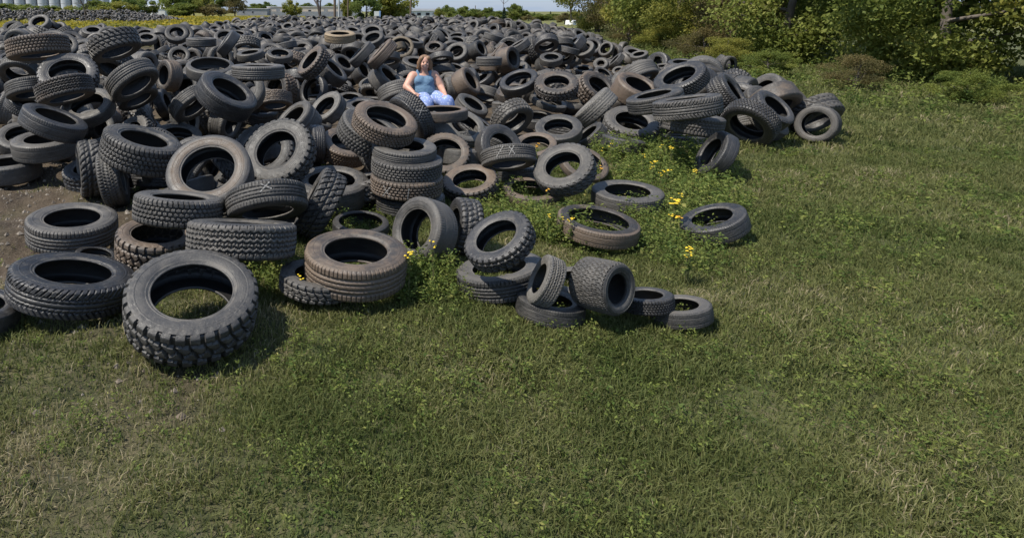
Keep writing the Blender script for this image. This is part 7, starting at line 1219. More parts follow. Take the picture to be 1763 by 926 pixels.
def conifer_meshes(name, n=2600, seed=5):
    rr = np.random.default_rng(seed)
    z = rr.random(n) ** 0.8 * 0.96 + 0.02; lay = np.round(z * 16) / 16
    rmax = 0.27 * (1.02 - lay) * (0.8 + 0.25 * np.sin(lay * 60)); a = rr.random(n) * 6.283
    r = rmax * rr.random(n) ** 0.5
    P = np.stack([r * np.cos(a), r * np.sin(a), lay - r * 0.35 + rr.normal(0, 0.008, n)], 1)
    P[:, 2] = np.clip(P[:, 2], 0.01, None)
    V, Fq = quads_at(P, 0.045, 0.3, 2.0)
    cr_ = mesh_np(name + '_crown', V, Fq, mats=[LEAF['conifer']]); attr_face(cr_, 'tone', rr.random(n))
    v, f = tube([(0, 0, -0.01), (0, 0, 0.95)], [0.02, 0.003])
    return cr_, mesh_np(name + '_trunk', v, f, mats=[BARK], smooth=True)

TM = {
    'green': tree_meshes('tree_green', LEAF['green'], 26000, 0.016, seed=1),
    'yellow': tree_meshes('tree_yellow', LEAF['yellow'], 26000, 0.016, seed=2),
    'dark': tree_meshes('tree_dark', LEAF['dark'], 26000, 0.017, seed=3),
    'rust': tree_meshes('tree_rust', LEAF['rust'], 14000, 0.016, seed=4, clumps=36),
    'far_green': tree_meshes('tree_far_green', LEAF['green'], 6500, 0.044, low=0.05, seed=6, clumps=34),
    'far_dark': tree_meshes('tree_far_dark', LEAF['dark'], 6500, 0.044, low=0.05, seed=7, clumps=34),
    'far_yellow': tree_meshes('tree_far_yellow', LEAF['yellow'], 6500, 0.044, low=0.05, seed=8, clumps=34),
    'far_rust': tree_meshes('tree_far_rust', LEAF['rust'], 3600, 0.040, low=0.05, seed=9, clumps=26),
    'conifer': conifer_meshes('conifer'),
}
def tree(kind, x, y, h, w, label, cat='tree', name='tree', group=None):
    cr_, tk = TM[kind]
    t = empty(name, (x, y, 0)); t.rotation_euler.z = random.uniform(0, 6.28)
    t.scale = (w, w, h)
    add_obj('crown', cr_, t); add_obj('trunk', tk, t)
    meta(t, label, cat, group)
    return t
def tree_px(kind, px0, px1, top, d, label, **kw):
    """tree whose crown spans the given bearings at distance d"""
    x = (px0 + px1) / 2 - 600; x = x / F_PX * d
    h = CAM_H + (20 - top + 2.5) / F_PX * d
    w = (px1 - px0) / F_PX * d * 1.25
    tree(kind, x, d, h, w, label, **kw)

GT = "trees and shrubs lining the right side of the yard"
for a in [
    ('yellow', 21.5, 54, 8.0, 8.0, "yellow-green tree at the far left end of the right-hand thicket"),
    ('rust', 19.6, 45, 5.2, 5.2, "thin russet-tinged shrub between yellow-green trees of the thicket"),
    ('yellow', 18.6, 40, 7.0, 7.0, "yellowish tree just right of the russet-tinged shrub"),
    ('green', 17.9, 34, 8.2, 7.6, "bright green tree in the middle of the right-hand thicket"),
    ('yellow', 16.3, 29, 4.2, 4.8, "low yellow-green bush at the foot of the bright green tree"),
    ('dark', 18.0, 28, 8.0, 7.4, "dark green tree right of the bright green one"),
    ('rust', 15.6, 25.5, 3.2, 3.4, "dry brownish bush before the dark green tree"),
    ('green', 16.4, 23.5, 6.6, 6.4, "green tree overhanging the pile at the upper right"),
    ('dark', 18.6, 20.0, 7.6, 7.0, "tall dark tree right of the overhanging green one"),
    ('green', 16.2, 17.0, 5.6, 5.6, "leafy green bush-like tree beyond the right end of the tyre pile"),
    ('yellow', 17.6, 13.0, 5.6, 5.6, "yellow-green bushy tree beyond the right of the meadow"),
    ('dark', 17.0, 9.6, 5.2, 5.4, "nearest dark green bushy tree at the far right"),
    ('green', 21.5, 15.5, 7.5, 7.5, "green tree standing behind the bushy trees at far right"),
    ('dark', 24.5, 33, 10, 9, "tall dark tree rising behind the thicket's middle"),
    ('green', 26.0, 46, 10, 9, "tall green tree rising behind the thicket's left end"),
]: tree(*a, group=GT)
for k, (x, y, h, kd) in enumerate([(13.4, 22.0, 1.1, 'yellow'), (14.3, 25.0, 1.3, 'rust'), (12.6, 18.6, 0.9, 'green'), (15.2, 30.5, 1.4, 'yellow'), (12.9, 15.6, 0.9, 'rust'), (16.6, 37.0, 1.5, 'rust'), (13.3, 13.2, 0.8, 'green')]):
    lab = ["low yellow-green shrub at the pile's right edge", "low brown weedy shrub behind the yellow-green one", "knee-high green shrub by the pile's right corner",
           "low yellowish shrub farther along the pile's right slope", "knee-high brown dry shrub right of the pile", "low rusty shrub by the far right slope", "knee-high green shrub nearest among those right of the pile"][k]
    tree(kd, x, y, h, h * 1.7, lab, cat='shrub', name='shrub', group="low shrubs at the foot of the thicket")

# far trees, left to right
GF = "trees on the skyline"
for a in [
    ('far_green', -14, 62, 9, 190, "green shrub in front of the leftmost silos"),
    ('far_dark', 40, 84, 10, 195, "dark green shrub before the silos, second from the left"),
    ('far_green', 62, 118, 12, 190, "green shrub before the middle silos"),
    ('far_yellow', 108, 148, 13, 190, "yellow-green shrub before the right-hand silos"),
    ('far_green', 150, 200, 3, 185, "green tree covering the last silos"),
    ('far_yellow', 178, 236, 6, 180, "yellow-green bush right of the last silo"),
    ('far_dark', 205, 250, -6, 230, "darker tree behind the yellow-green bush right of the silos"),
    ('far_green', 240, 275, -2, 260, "green tree left of the small gabled shed"),
    ('far_green', 286, 330, -10, 250, "green tree right of the small gabled shed, behind the yellow meadow"),
    ('far_dark', 318, 362, -14, 255, "dark tree at the middle of the wood behind the meadow"),
    ('far_yellow', 344, 374, -8, 240, "yellow-green tree in the wood behind the meadow"),
    ('far_dark', 366, 404, -12, 255, "dark tree right of the yellow-green one behind the meadow"),
    ('far_rust', 392, 426, -6, 250, "grey-brown thin tree at the right end of the wood"),
    ('far_green', 300, 345, 8, 235, "low bushy tree at the meadow's far edge"),
    ('far_rust', 350, 392, 10, 235, "low brownish bush at the meadow's far edge"),
    ('far_green', 424, 452, 9, 420, "small green tree over the long white shed"),
    ('far_dark', 448, 474, 6, 420, "round dark tree left above the long shed"),
    ('far_yellow', 492, 518, 2, 150, "small round yellow-green tree before the long shed"),
    ('far_dark', 518, 545, 8, 420, "dark tree behind the long shed roof"),
    ('far_dark', 556, 580, 8, 420, "dark tree behind the shed left of the poles"),
    ('far_yellow', 588, 606, -8, 140, "thin yellow-green tree between the poles"),
    ('far_dark', 608, 652, -14, 110, "dark green tree in the middle, left of the broad yellow-green one"),
    ('far_yellow', 646, 700, -18, 112, "broad yellow-green tree left of the utility pole"),
    ('far_green', 684, 702, 6, 130, "small green bush at the pole's foot"),
    ('far_dark', 752, 778, 11, 135, "round dark-topped tree right of the low white house"),
    ('far_yellow', 744, 760, 16, 130, "yellow-green bush beside the low white house"),
    ('far_green', 766, 786, 20, 125, "light green bush under the round dark-topped tree"),
    ('far_green', 784, 812, 13, 140, "green tree right of the round dark-topped one"),
    ('far_rust', 812, 830, 21, 140, "greyish bush between two green trees on the skyline"),
    ('far_green', 824, 846, 15, 138, "pale green tree left of the dark conifer"),
    ('far_green', 838, 862, 21, 130, "low green tree just left of the dark conifer"),
    ('far_green', 864, 890, 9, 135, "tallest green tree, right behind the dark conifer"),
    ('far_green', 886, 904, 19, 135, "smaller green tree right of the tallest one"),
    ('far_rust', 892, 914, 28, 125, "brownish bush below the smaller green tree"),
    ('far_dark', 902, 926, 25, 150, "dark green tree left of the small conifers"),
    ('far_green', 912, 944, 27, 130, "wide green bush above the pile's right shoulder"),
    ('far_dark', 944, 962, 27, 170, "dark bush left of the russet bushes"),
    ('far_green', 800, 826, 18, 150, "light bush behind the short thin pole"),
    ('far_dark', 880, 900, 24, 160, "dark low bush just right of the tallest green tree"),
    ('far_green', 926, 956, 26, 140, "green bush right of the wide one over the pile's shoulder"),
    ('far_rust', 955, 975, 30, 120, "low tawny bush before the russet ones"),
    ('far_yellow', 962, 992, 22, 110, "olive bush behind the small white trailer"),
    ('far_rust', 948, 982, 24, 98, "russet bush left of the bare tree at right"),
    ('far_rust', 976, 1004, 30, 92, "russet bush under the bare tree at right"),
]: tree_px(*a, group=GF)
for a in [('conifer', 850, 874, 17, 118, "dark pointed conifer in the middle of the skyline"),
          ('conifer', 908, 918, 24, 180, "tiny pointed conifer, left of the skyline pair"),
          ('conifer', 934, 946, 23, 180, "tiny pointed conifer, right of the skyline pair"),
          ('conifer', 978, 1006, 27, 72, "bluish spruce at the thicket's left foot")]:
    tree_px(*a, name='conifer', cat='conifer', group="conifers on the skyline")

def bare_tree(px, d, h, lean, label, seed, thick=0.16):
    rs = random.Random(seed); ts = []
    def grow(p, v, L, r, lev):
        pts, rad = [p], [r]
        for k in range(4):
            v = (v + Vector((rs.gauss(0, .10), rs.gauss(0, .10), rs.gauss(0.03, .06)))).normalized()
            p = p + v * L / 4; pts.append(p); rad.append(r * (1 - 0.13 * (k + 1)))
        ts.append(tube(pts, rad, 6))
        if lev < 4:
            for _ in range(3 if lev else 5):
                q = pts[rs.choice((2, 3, 4))]
                w = (v + Vector((rs.gauss(0, .55), rs.gauss(0, .55), rs.gauss(0.1, .3)))).normalized()
                grow(q, w, L * rs.uniform(.5, .75), r * .5, lev + 1)
    grow(Vector((0, 0, -0.1)), Vector(lean).normalized(), h * 0.5, thick, 0)
    V, Fq = join_tubes(ts)
    o = add_obj('bare_tree', mesh_np('bare_tree', V, Fq, mats=[BARK_D], smooth=True), None, ((px - 600) / F_PX * d, d, 0))
    meta(o, label, 'bare tree')
bare_tree(566, 62, 7.5, (-0.55, 0, 1), "dark leafless tree leaning left above the far pile", 3, 0.20)
bare_tree(976, 88, 7.0, (0.1, 0, 1), "grey leafless tree left of the right-hand thicket", 5, 0.16)
bare_tree(160, 100, 6.5, (-0.5, 0, 1), "dark leafless trunk slanting before the silos", 8, 0.16)
bare_tree(860, 150, 7.5, (0.0, 0, 1), "thin leafless treetop behind the dark conifer", 9, 0.10)

# ------------------------------------------------------------------ buildings far off
def box_geo(x0, x1, y0, y1, z0, z1):
    V = [(x, y, z) for x in (x0, x1) for y in (y0, y1) for z in (z0, z1)]
    return V, [(0, 1, 3, 2), (4, 6, 7, 5), (0, 4, 5, 1), (2, 3, 7, 6), (0, 2, 6, 4), (1, 5, 7, 3)]
def boxes(name, L, mat, parent=None, bevel=0.0):
    V, Fq = [], []
    for b in L:
        v, f = box_geo(*b); o = len(V); V += v; Fq += [tuple(i + o for i in q) for q in f]
    return add_obj(name, mesh_np(name, V, Fq, mats=[mat]), parent)
M_SILO = simple_mat("silo_concrete", (0.42, 0.45, 0.50), (0.33, 0.36, 0.40), 0.25, 0.8)
M_WHITE = simple_mat("white_cladding", (0.72, 0.72, 0.70), (0.62, 0.62, 0.60), 1.0, 0.7)
M_CREAM = simple_mat("cream_cladding", (0.62, 0.54, 0.46), (0.54, 0.46, 0.39), 0.6, 0.8)
M_GREY = simple_mat("grey_cladding", (0.30, 0.31, 0.33), (0.24, 0.25, 0.27), 0.8, 0.8)
M_ROOF = simple_mat("grey_roof", (0.22, 0.23, 0.24), (0.16, 0.17, 0.18), 1.0, 0.8)
M_PALE_ROOF = simple_mat("pale_metal_roof", (0.66, 0.67, 0.68), (0.56, 0.57, 0.58), 1.0, 0.5)
M_GLASS = simple_mat("dark_window_glass", (0.03, 0.035, 0.045), None, 1, 0.15)
M_WOOD = simple_mat("weathered_wood", (0.16, 0.115, 0.080), (0.10, 0.075, 0.055), 4, 0.9)
M_METAL = simple_mat("galvanised_metal", (0.40, 0.41, 0.42), None, 1, 0.4)

n_ = 40
V = []
for z, r in ((0, 3.05), (27, 3.05), (27.4, 2.9), (28.6, 0.4), (28.7, 0)):
    for j in range(n_): V.append((r * math.cos(j * 2 * math.pi / n_), r * math.sin(j * 2 * math.pi / n_), z))
Fq = [(i * n_ + j, i * n_ + (j + 1) % n_, (i + 1) * n_ + (j + 1) % n_, (i + 1) * n_ + j) for i in range(4) for j in range(n_)]
silo_body = mesh_np('silo_wall', V[:], Fq, mats=[M_SILO], smooth=True); silo_body.set_sharp_from_angle(angle=R_(35))
rv, rf = [], []
for z in range(3, 27, 3):
    o = len(rv)
    for zz, r in ((z, 3.06), (z, 3.10), (z + .15, 3.10), (z + .15, 3.06)):
        for j in range(n_): rv.append((r * math.cos(j * 2 * math.pi / n_), r * math.sin(j * 2 * math.pi / n_), zz))
    rf += [(o + i * n_ + j, o + i * n_ + (j + 1) % n_, o + (i + 1) * n_ + (j + 1) % n_, o + (i + 1) * n_ + j) for i in range(3) for j in range(n_)]
silo_band = mesh_np('silo_bands', rv, rf, mats=[M_GREY], smooth=True)
names = ["leftmost of the tall pale silos", "second pale silo from the left edge", "third pale silo from the left edge", "fourth pale silo from the left edge",
         "fifth pale silo, middle of the row", "sixth pale silo, right of the row's middle", "seventh silo from the left, above the low shrubs", "eighth silo from the left, just left of the dark slanting trunk",
         "ninth silo, partly behind green tree", "tenth and rightmost silo, beside the green tree"]
for k in range(10):
    s = empty('grain_silo', ((11.5 + 19.3 * k - 600) / F_PX * 350, 350 + (0 if k < 8 else 4), 0))
    add_obj('wall', silo_body, s); add_obj('hoops', silo_band, s)
    meta(s, names[k], 'silo', "row of tall pale grain silos")

def building(name, px0, px1, d, z1, depth, wall, roof, label, gable=0.0, doors=(), windows=(), over=0.25, cat='building'):
    x0, x1 = (px0 - 600) / F_PX * d, (px1 - 600) / F_PX * d
    b = empty(name, ((x0 + x1) / 2, d, 0)); w = (x1 - x0) / 2
    boxes('wall', [(-w, w, 0, depth, 0, z1)], wall, b)
    if gable:
        V = [(-w - over, -over, z1 + .002), (w + over, -over, z1 + .002), (w + over, depth + over, z1 + .002), (-w - over, depth + over, z1 + .002), (-w - over, depth / 2, z1 + gable), (w + over, depth / 2, z1 + gable)]
        add_obj('roof', mesh_np('roof', V, [(0, 1, 5, 4), (2, 3, 4, 5), (3, 2, 1, 0)], [(0, 4, 3), (1, 2, 5)], mats=[roof]), b)
    else:
        boxes('roof', [(-w - over, w + over, -over, depth + over, z1 + .003, z1 + .25)], roof, b)
    for (a, c) in doors: boxes('door', [(-w + 2 * w * a, -w + 2 * w * c, -0.06, -0.003, 0, min(z1 * .8, 3))], M_GREY, b)
    for (a, c, e, f) in windows:
        fr = boxes('window', [(-w + 2 * w * a, -w + 2 * w * c, -0.05, -0.003, e, f)], M_GLASS, b)
        boxes('frame', [(-w + 2 * w * a - .06, -w + 2 * w * c + .06, -0.08, -0.051, f, f + .08), (-w + 2 * w * a - .06, -w + 2 * w * c + .06, -0.08, -0.051, e - .08, e)], M_WHITE, fr)
    meta(b, label, cat)
building('gabled_shed', 257, 291, 300, 3.2, 8, M_WHITE, M_PALE_ROOF, "small pale gabled shed among trees behind the meadow", gable=1.6, doors=((.4, .6),), cat='shed')
building('long_shed', 412, 463, 300, 3.0, 14, M_GREY, M_PALE_ROOF, "low grey shed with pale roof, left part of the long building", gable=0, windows=((.2, .25, 1, 2), (.5, .55, 1, 2)), cat='shed')
building('warehouse', 463, 617, 310, 4.0, 20, M_CREAM, M_PALE_ROOF, "long cream warehouse behind the grey fence at the skyline", doors=((.1, .14), (.3, .34), (.62, .66)), windows=((.45, .48, 1.5, 2.6), (.8, .83, 1.5, 2.6)), cat='warehouse')
building('low_house', 700, 752, 150, 2.05, 7, M_WHITE, M_ROOF, "low white house with grey roof at the centre skyline", gable=0.5, windows=((.08, .2, .9, 1.6), (.3, .42, .9, 1.6), (.58, .7, .9, 1.6)), doors=((.8, .88),), cat='house')

# grey fence before the warehouse
d = 220; x0, x1 = (470 - 600) / F_PX * d, (622 - 600) / F_PX * d
fe = empty('metal_fence', ((x0 + x1) / 2, d, 0)); w = (x1 - x0) / 2
V, Fq = [], []
m = 240
for k in range(m + 1):
    x = -w + 2 * w * k / m; y = 0.05 if k % 2 else 0
    V += [(x, y, 0.1), (x, y, 1.85)]
Fq = [(2 * k, 2 * k + 2, 2 * k + 3, 2 * k + 1) for k in range(m)]
add_obj('corrugated_panel', mesh_np('corrugated_panel', V, Fq, mats=[M_GREY]), fe)
for k in range(11): boxes('post', [(-w + 2 * w * k / 10 - .06, -w + 2 * w * k / 10 + .06, 0.08, 0.2, 0, 2.0)], M_METAL, fe)
meta(fe, "grey corrugated fence before the long cream warehouse", 'fence')

def pole(px, d, h, r, label, arm=True, mat=None):
    p = empty('utility_pole', ((px - 600) / F_PX * d, d, 0))
    v, f = tube([(0, 0, 0), (0, 0, h * .5), (0, 0, h)], [r, r * .9, r * .7], 10)
    add_obj('post', mesh_np('post', v, f, mats=[mat or M_WOOD], smooth=True), p)
    if arm:
        boxes('crossarm', [(-1.1, 1.1, -r - .1, -r + .02, h - .9, h - .76)], M_WOOD, p)
        for k in (-1, -.5, .5, 1):
            v, f = tube([(k, -r - .04, h - .76), (k, -r - .04, h - .6)], [.05, .035], 8)
            add_obj('insulator', mesh_np('insulator', v, f, mats=[M_METAL], smooth=True), p)
    meta(p, label, 'utility pole')
pole(704.5, 80, 8, 0.13, "brown wooden pole beside the broad yellow-green tree")
pole(577, 100, 9, 0.22, "thick brown pole, leftmost of those above the warehouse")
pole(584, 110, 9, 0.16, "grey pole right beside the thick brown one", False, M_METAL)
pole(599, 95, 8, 0.11, "thin pole before the small yellow-green tree", False)
pole(813, 230, 4.0, 0.18, "short thin pole among the skyline trees", False)

# white sign board and the little white trailer
sb = empty('sign_board', ((648 - 600) / F_PX * 92, 92, 0))
boxes('board', [(-.42, .30, 0, .06, 1.15, 1.95)], M_WHITE, sb)
boxes('blue_edge', [(.302, .52, 0, .06, 1.15, 2.0)], simple_mat("blue_paint", (0.22, 0.36, 0.62)), sb)
boxes('post', [(-.36, -.30, .07, .13, 0, 1.9)], M_METAL, sb); boxes('post', [(.36, .42, .07, .13, 0, 1.9)], M_METAL, sb)
meta(sb, "small white board with blue edge under the dark green tree", 'sign')
ct = empty('trailer', ((975 - 600) / F_PX * 84, 84, 0)); ct.rotation_euler.z = 0.5; ct.scale = (.6, .6, .6)
bm = bmesh.new(); bmesh.ops.create_cube(bm, size=1.0)
for v in bm.verts: v.co = Vector((v.co.x * 1.3, v.co.y * 2.2, 0.75 + v.co.z * 1.1)); v.co.x *= 0.88 if v.co.z > 1 else 1
bmesh.ops.bevel(bm, geom=bm.edges[:], offset=0.12, segments=3, affect='EDGES')
me = bpy.data.meshes.new('trailer_body'); bm.to_mesh(me); bm.free(); me.materials.append(M_WHITE)
add_obj('body', me, ct)
boxes('window', [(-.3, .3, -1.125, -1.103, .8, 1.1)], M_GLASS, ct)
for s in (-1, 1):
    v, f = tube([(s * .60, 0, .22), (s * .72, 0, .22)], [.22, .22], 16); add_obj('wheel', mesh_np('wheel', v, f, mats=[RUB['d']]), ct)
meta(ct, "small white trailer half hidden left of the bluish spruce", 'trailer')

# ------------------------------------------------------------------ meadow tufts beyond the pile (yellow goldenrod)
n = 26000
X = rng.uniform(-75, -6, n); Y = 34 + 160 * rng.random(n) ** 1.6
ok = (X < -9.5 - (Y - 34) * 0.02) & ~((Y < 38) & (X > -11)) & ~((Y > 100) & (Y < 128) & (X < -33))
X, Y = X[ok], Y[ok]; n = len(X)
P = np.stack([X, Y, rng.uniform(0.02, 0.55, n)], 1)
V, Fq = quads_at(P, 0.34, 0.3, 1.2)
me = mesh_np('goldenrod', V, Fq, mats=[LEAF['gold']])
attr_face(me, 'tone', np.clip(vnoise(X, Y, 7.0) * 0.9 + (P[:, 2] - 0.25) * 0.9 + rng.normal(0, .12, n), 0, 1))
meta(add_obj('goldenrod', me), "yellow flowering goldenrod covering the meadow behind the pile", 'wildflowers', kind='stuff')

# ------------------------------------------------------------------ grass and weeds
def scatter(n, x0, x1, y0, y1):
    return rng.uniform(x0, x1, n), rng.uniform(y0, y1, n)
XS, YS, HS, WS = [], [], [], []
for (n, x0, x1, y0, y1, h, w) in [(150000, -2.9, 4.6, 1.5, 3.0, .045, .0028), (230000, -4.0, 6.6, 3.0, 5.0, .052, .0036), (170000, -2.0, 9.5, 5.0, 8.4, .065, .0050), (26000, -5.5, -2.0, 5.0, 8.4, .05, .0055), (90000, 3.0, 18.0, 8.4, 13.0, .085, .009), (60000, 9.0, 24, 12.0, 26.0, .13, .014), (26000, 11.0, 26.0, 25.0, 62.0, .30, .035)]:
    x, y = scatter(n, x0, x1, y0, y1)
    g_ = 1 - dirtness(x, y); cl = vnoise(x + 9, y, 0.55) * .5 + vnoise(x, y + 7, 0.21) * .5
    keep = rng.random(n) < np.clip(g_ ** 1.5 * (0.35 + 1.5 * np.clip(cl - .22, 0, 1)) , 0, 1)
    x, y = x[keep], y[keep]
    XS.append(x); YS.append(y); HS.append(h * rng.uniform(.45, 1.5, len(x)) * (0.55 + 0.9 * cl[keep])); WS.append(np.full(len(x), w))
X, Y, Hh, Ww = map(np.concatenate, (XS, YS, HS, WS)); n = len(X)
Z = ground_z(X, Y) - 0.004
a = rng.random(n) * 6.283; lean = rng.uniform(.15, 1.1, n); la = rng.random(n) * 6.283
wx, wy = np.cos(a) * Ww, np.sin(a) * Ww
dx, dy = np.cos(la) * lean * Hh, np.sin(la) * lean * Hh
b0 = np.stack([X - wx, Y - wy, Z], 1); b1 = np.stack([X + wx, Y + wy, Z], 1)
m0 = np.stack([X - wx * .8 + dx * .35, Y - wy * .8 + dy * .35, Z + Hh * .62], 1); m1 = np.stack([X + wx * .8 + dx * .35, Y + wy * .8 + dy * .35, Z + Hh * .62], 1)
tp = np.stack([X + dx, Y + dy, Z + Hh * (1.05 - .28 * lean)], 1)
V = np.stack([b0, b1, m1, m0, tp], 1).reshape(-1, 3)
i5 = np.arange(n) * 5
Fq = np.stack([i5, i5 + 1, i5 + 2, i5 + 3], 1); Ft = np.stack([i5 + 3, i5 + 2, i5 + 4], 1)
me = mesh_np('grass', V, Fq, Ft, mats=[LEAF['grass']])
tone = np.clip(vnoise(X, Y, 0.8) * .55 + vnoise(X + 3, Y, 0.25) * .35 + rng.normal(0, .16, n) + .02 + .25 * dirtness(X, Y), 0, 1)
attr_face(me, 'tone', np.concatenate([tone, tone]))
meta(add_obj('grass', me), "short green and straw-coloured grass round the tyres", 'grass', kind='stuff')

# leafy weeds
def weed_patch(name, spots, label):
    Vs, Fs, Ts, o = [], [], [], 0
    for (cx_, cy_, rx, ry, cnt, hh, lf) in spots:
        for _ in range(cnt):
            r = math.sqrt(random.random()); t_ = random.random() * 6.283
            x = cx_ + r * math.cos(t_) * rx; y = cy_ + r * math.sin(t_) * ry
            if rng.random() < float(dirtness(np.array(x), np.array(y))) * .8: continue
            h = hh * random.uniform(.4, 1.15); nl = int(10 + 60 * h)
            zz = rng.random(nl) ** .8 * h; sp = 0.02 + (0.30 * h) * (1 - (zz / h) * .6)
            aa = rng.random(nl) * 6.283; rr_ = sp * rng.random(nl) ** .6
            gz = float(ground_z(np.array(x), np.array(y)))
            P = np.stack([x + rr_ * np.cos(aa), y + rr_ * np.sin(aa), gz + zz + .01], 1)
            v, f = quads_at(P, lf * random.uniform(.8, 1.2), 0.55, 1.9)
            Vs.append(v); Fs.append(f + o); o += len(v)
            Ts.append(np.clip(random.uniform(.05, .75) + rng.normal(0, .12, nl), 0, 1))
    me = mesh_np(name, np.concatenate(Vs), np.concatenate(Fs), mats=[LEAF['weed']])
    attr_face(me, 'tone', np.concatenate(Ts))
    meta(add_obj(name, me), label, 'weeds', kind='stuff')
def pxg(px, py, z=0.0):
    p = at_z(px, py, z); return p.x, p.y
sp = []
for (px, py, rx, ry, cnt, hh, lf) in [
    (1130, 275, .9, .6, 260, .34, .022), (1160, 330, .6, .9, 220, .26, .020), (1120, 400, .5, .4, 110, .17, .016), (900, 375, .4, .3, 70, .15, .016), (830, 375, .3, .2, 50, .18, .018), (1050, 262, .30, .3, 40, .22, .018), (1185, 300, .6, .6, 70, .24, .020), (1105, 300, .6, .4, 60, .18, .018),
    (968, 296, .16, .16, 26, .26, .018), (870, 345, .25, .3, 34, .20, .018), (835, 360, .3, .2, 30, .16, .016), (915, 330, .25, .15, 30, .16, .015), (805, 322, .2, .15, 34, .13, .014),
    (950, 400, .36, .32, 150, .26, .018), (1000, 420, .35, .2, 50, .16, .014), (1030, 388, .25, .15, 34, .16, .014), (1085, 340, .2, .12, 16, .14, .014),
    (760, 500, .28, .22, 60, .17, .014), (700, 480, .16, .16, 50, .24, .017), (740, 480, .2, .15, 50, .20, .016), (620, 500, .3, .08, 40, .10, .012), (540, 505, .22, .15, 30, .16, .012), (1010, 310, .25, .2, 26, .2, .016),
    (1150, 380, .5, .4, 120, .20, .016), (1180, 440, .4, .35, 90, .20, .015), (1100, 430, .6, .3, 60, .09, .012), (640, 372, .15, .1, 8, .1, .012), (220, 350, .2, .12, 14, .13, .013),
    (30, 440, .5, .3, 40, .07, .012), (420, 470, .3, .3, 60, .14, .013), (470, 485, .25, .2, 50, .18, .014), (650, 515, .4, .1, 60, .15, .013), (850, 515, .5, .12, 70, .16, .013), (700, 620, 1.4, .5, 130, .09, .010), (1150, 620, 1.4, .6, 150, .11, .011), (300, 640, 1.0, .5, 60, .07, .010), (1350, 420, 1.4, 1.0, 170, .15, .014), (1000, 800, 1.3, .4, 90, .07, .008), (1500, 350, 1.6, 1.3, 150, .18, .018), (1550, 650, 1.0, .7, 90, .10, .011)]:
    x, y = pxg(px, py); sp.append((x, y, rx, ry, cnt, hh, lf))
for k in range(260):
    yy_ = 1.7 + 7.0 * random.random() ** 1.2
    sp.append((random.uniform(-1.6, 1.3 + 1.05 * yy_), yy_, .22, .18, random.randint(3, 14), random.uniform(.05, .13), .007 + .0013 * yy_))
for k in range(130): sp.append((random.uniform(10, 17), random.uniform(9.5, 30), .8, .8, 5, .45, .035))
weed_patch('weeds', sp, "leafy green weeds growing between and inside the tyres")

# small stones and clods on the bare soil
CLOD = simple_mat("clods", (0.15, 0.12, 0.09), (0.24, 0.21, 0.175), 3, 0.95)
n = 9000
X = rng.uniform(-5.6, -0.6, n); Y = rng.uniform(2.6, 9.0, n); k_ = rng.random(n) < dirtness(X, Y) * .9
X, Y = X[k_], Y[k_]; n = len(X)
octv = np.array([(1, 0, 0), (0, 1, 0), (-1, 0, 0), (0, -1, 0), (0, 0, 1), (0, 0, -1)], float)
octf = np.array([(0, 1, 4), (1, 2, 4), (2, 3, 4), (3, 0, 4), (1, 0, 5), (2, 1, 5), (3, 2, 5), (0, 3, 5)])
S = (0.004 + 0.026 * rng.random(n) ** 4)[:, None, None] * rng.uniform(.6, 1.3, (n, 6, 1))
V = octv[None] * S + np.stack([X, Y, ground_z(X, Y) + .002], 1)[:, None, :]
Ft = (octf[None] + (np.arange(n) * 6)[:, None, None]).reshape(-1, 3)
meta(add_obj('soil_clods', mesh_np('soil_clods', V.reshape(-1, 3), None, Ft, mats=[CLOD])), "small stones and clods on the bare soil at left", 'stones', kind='stuff')

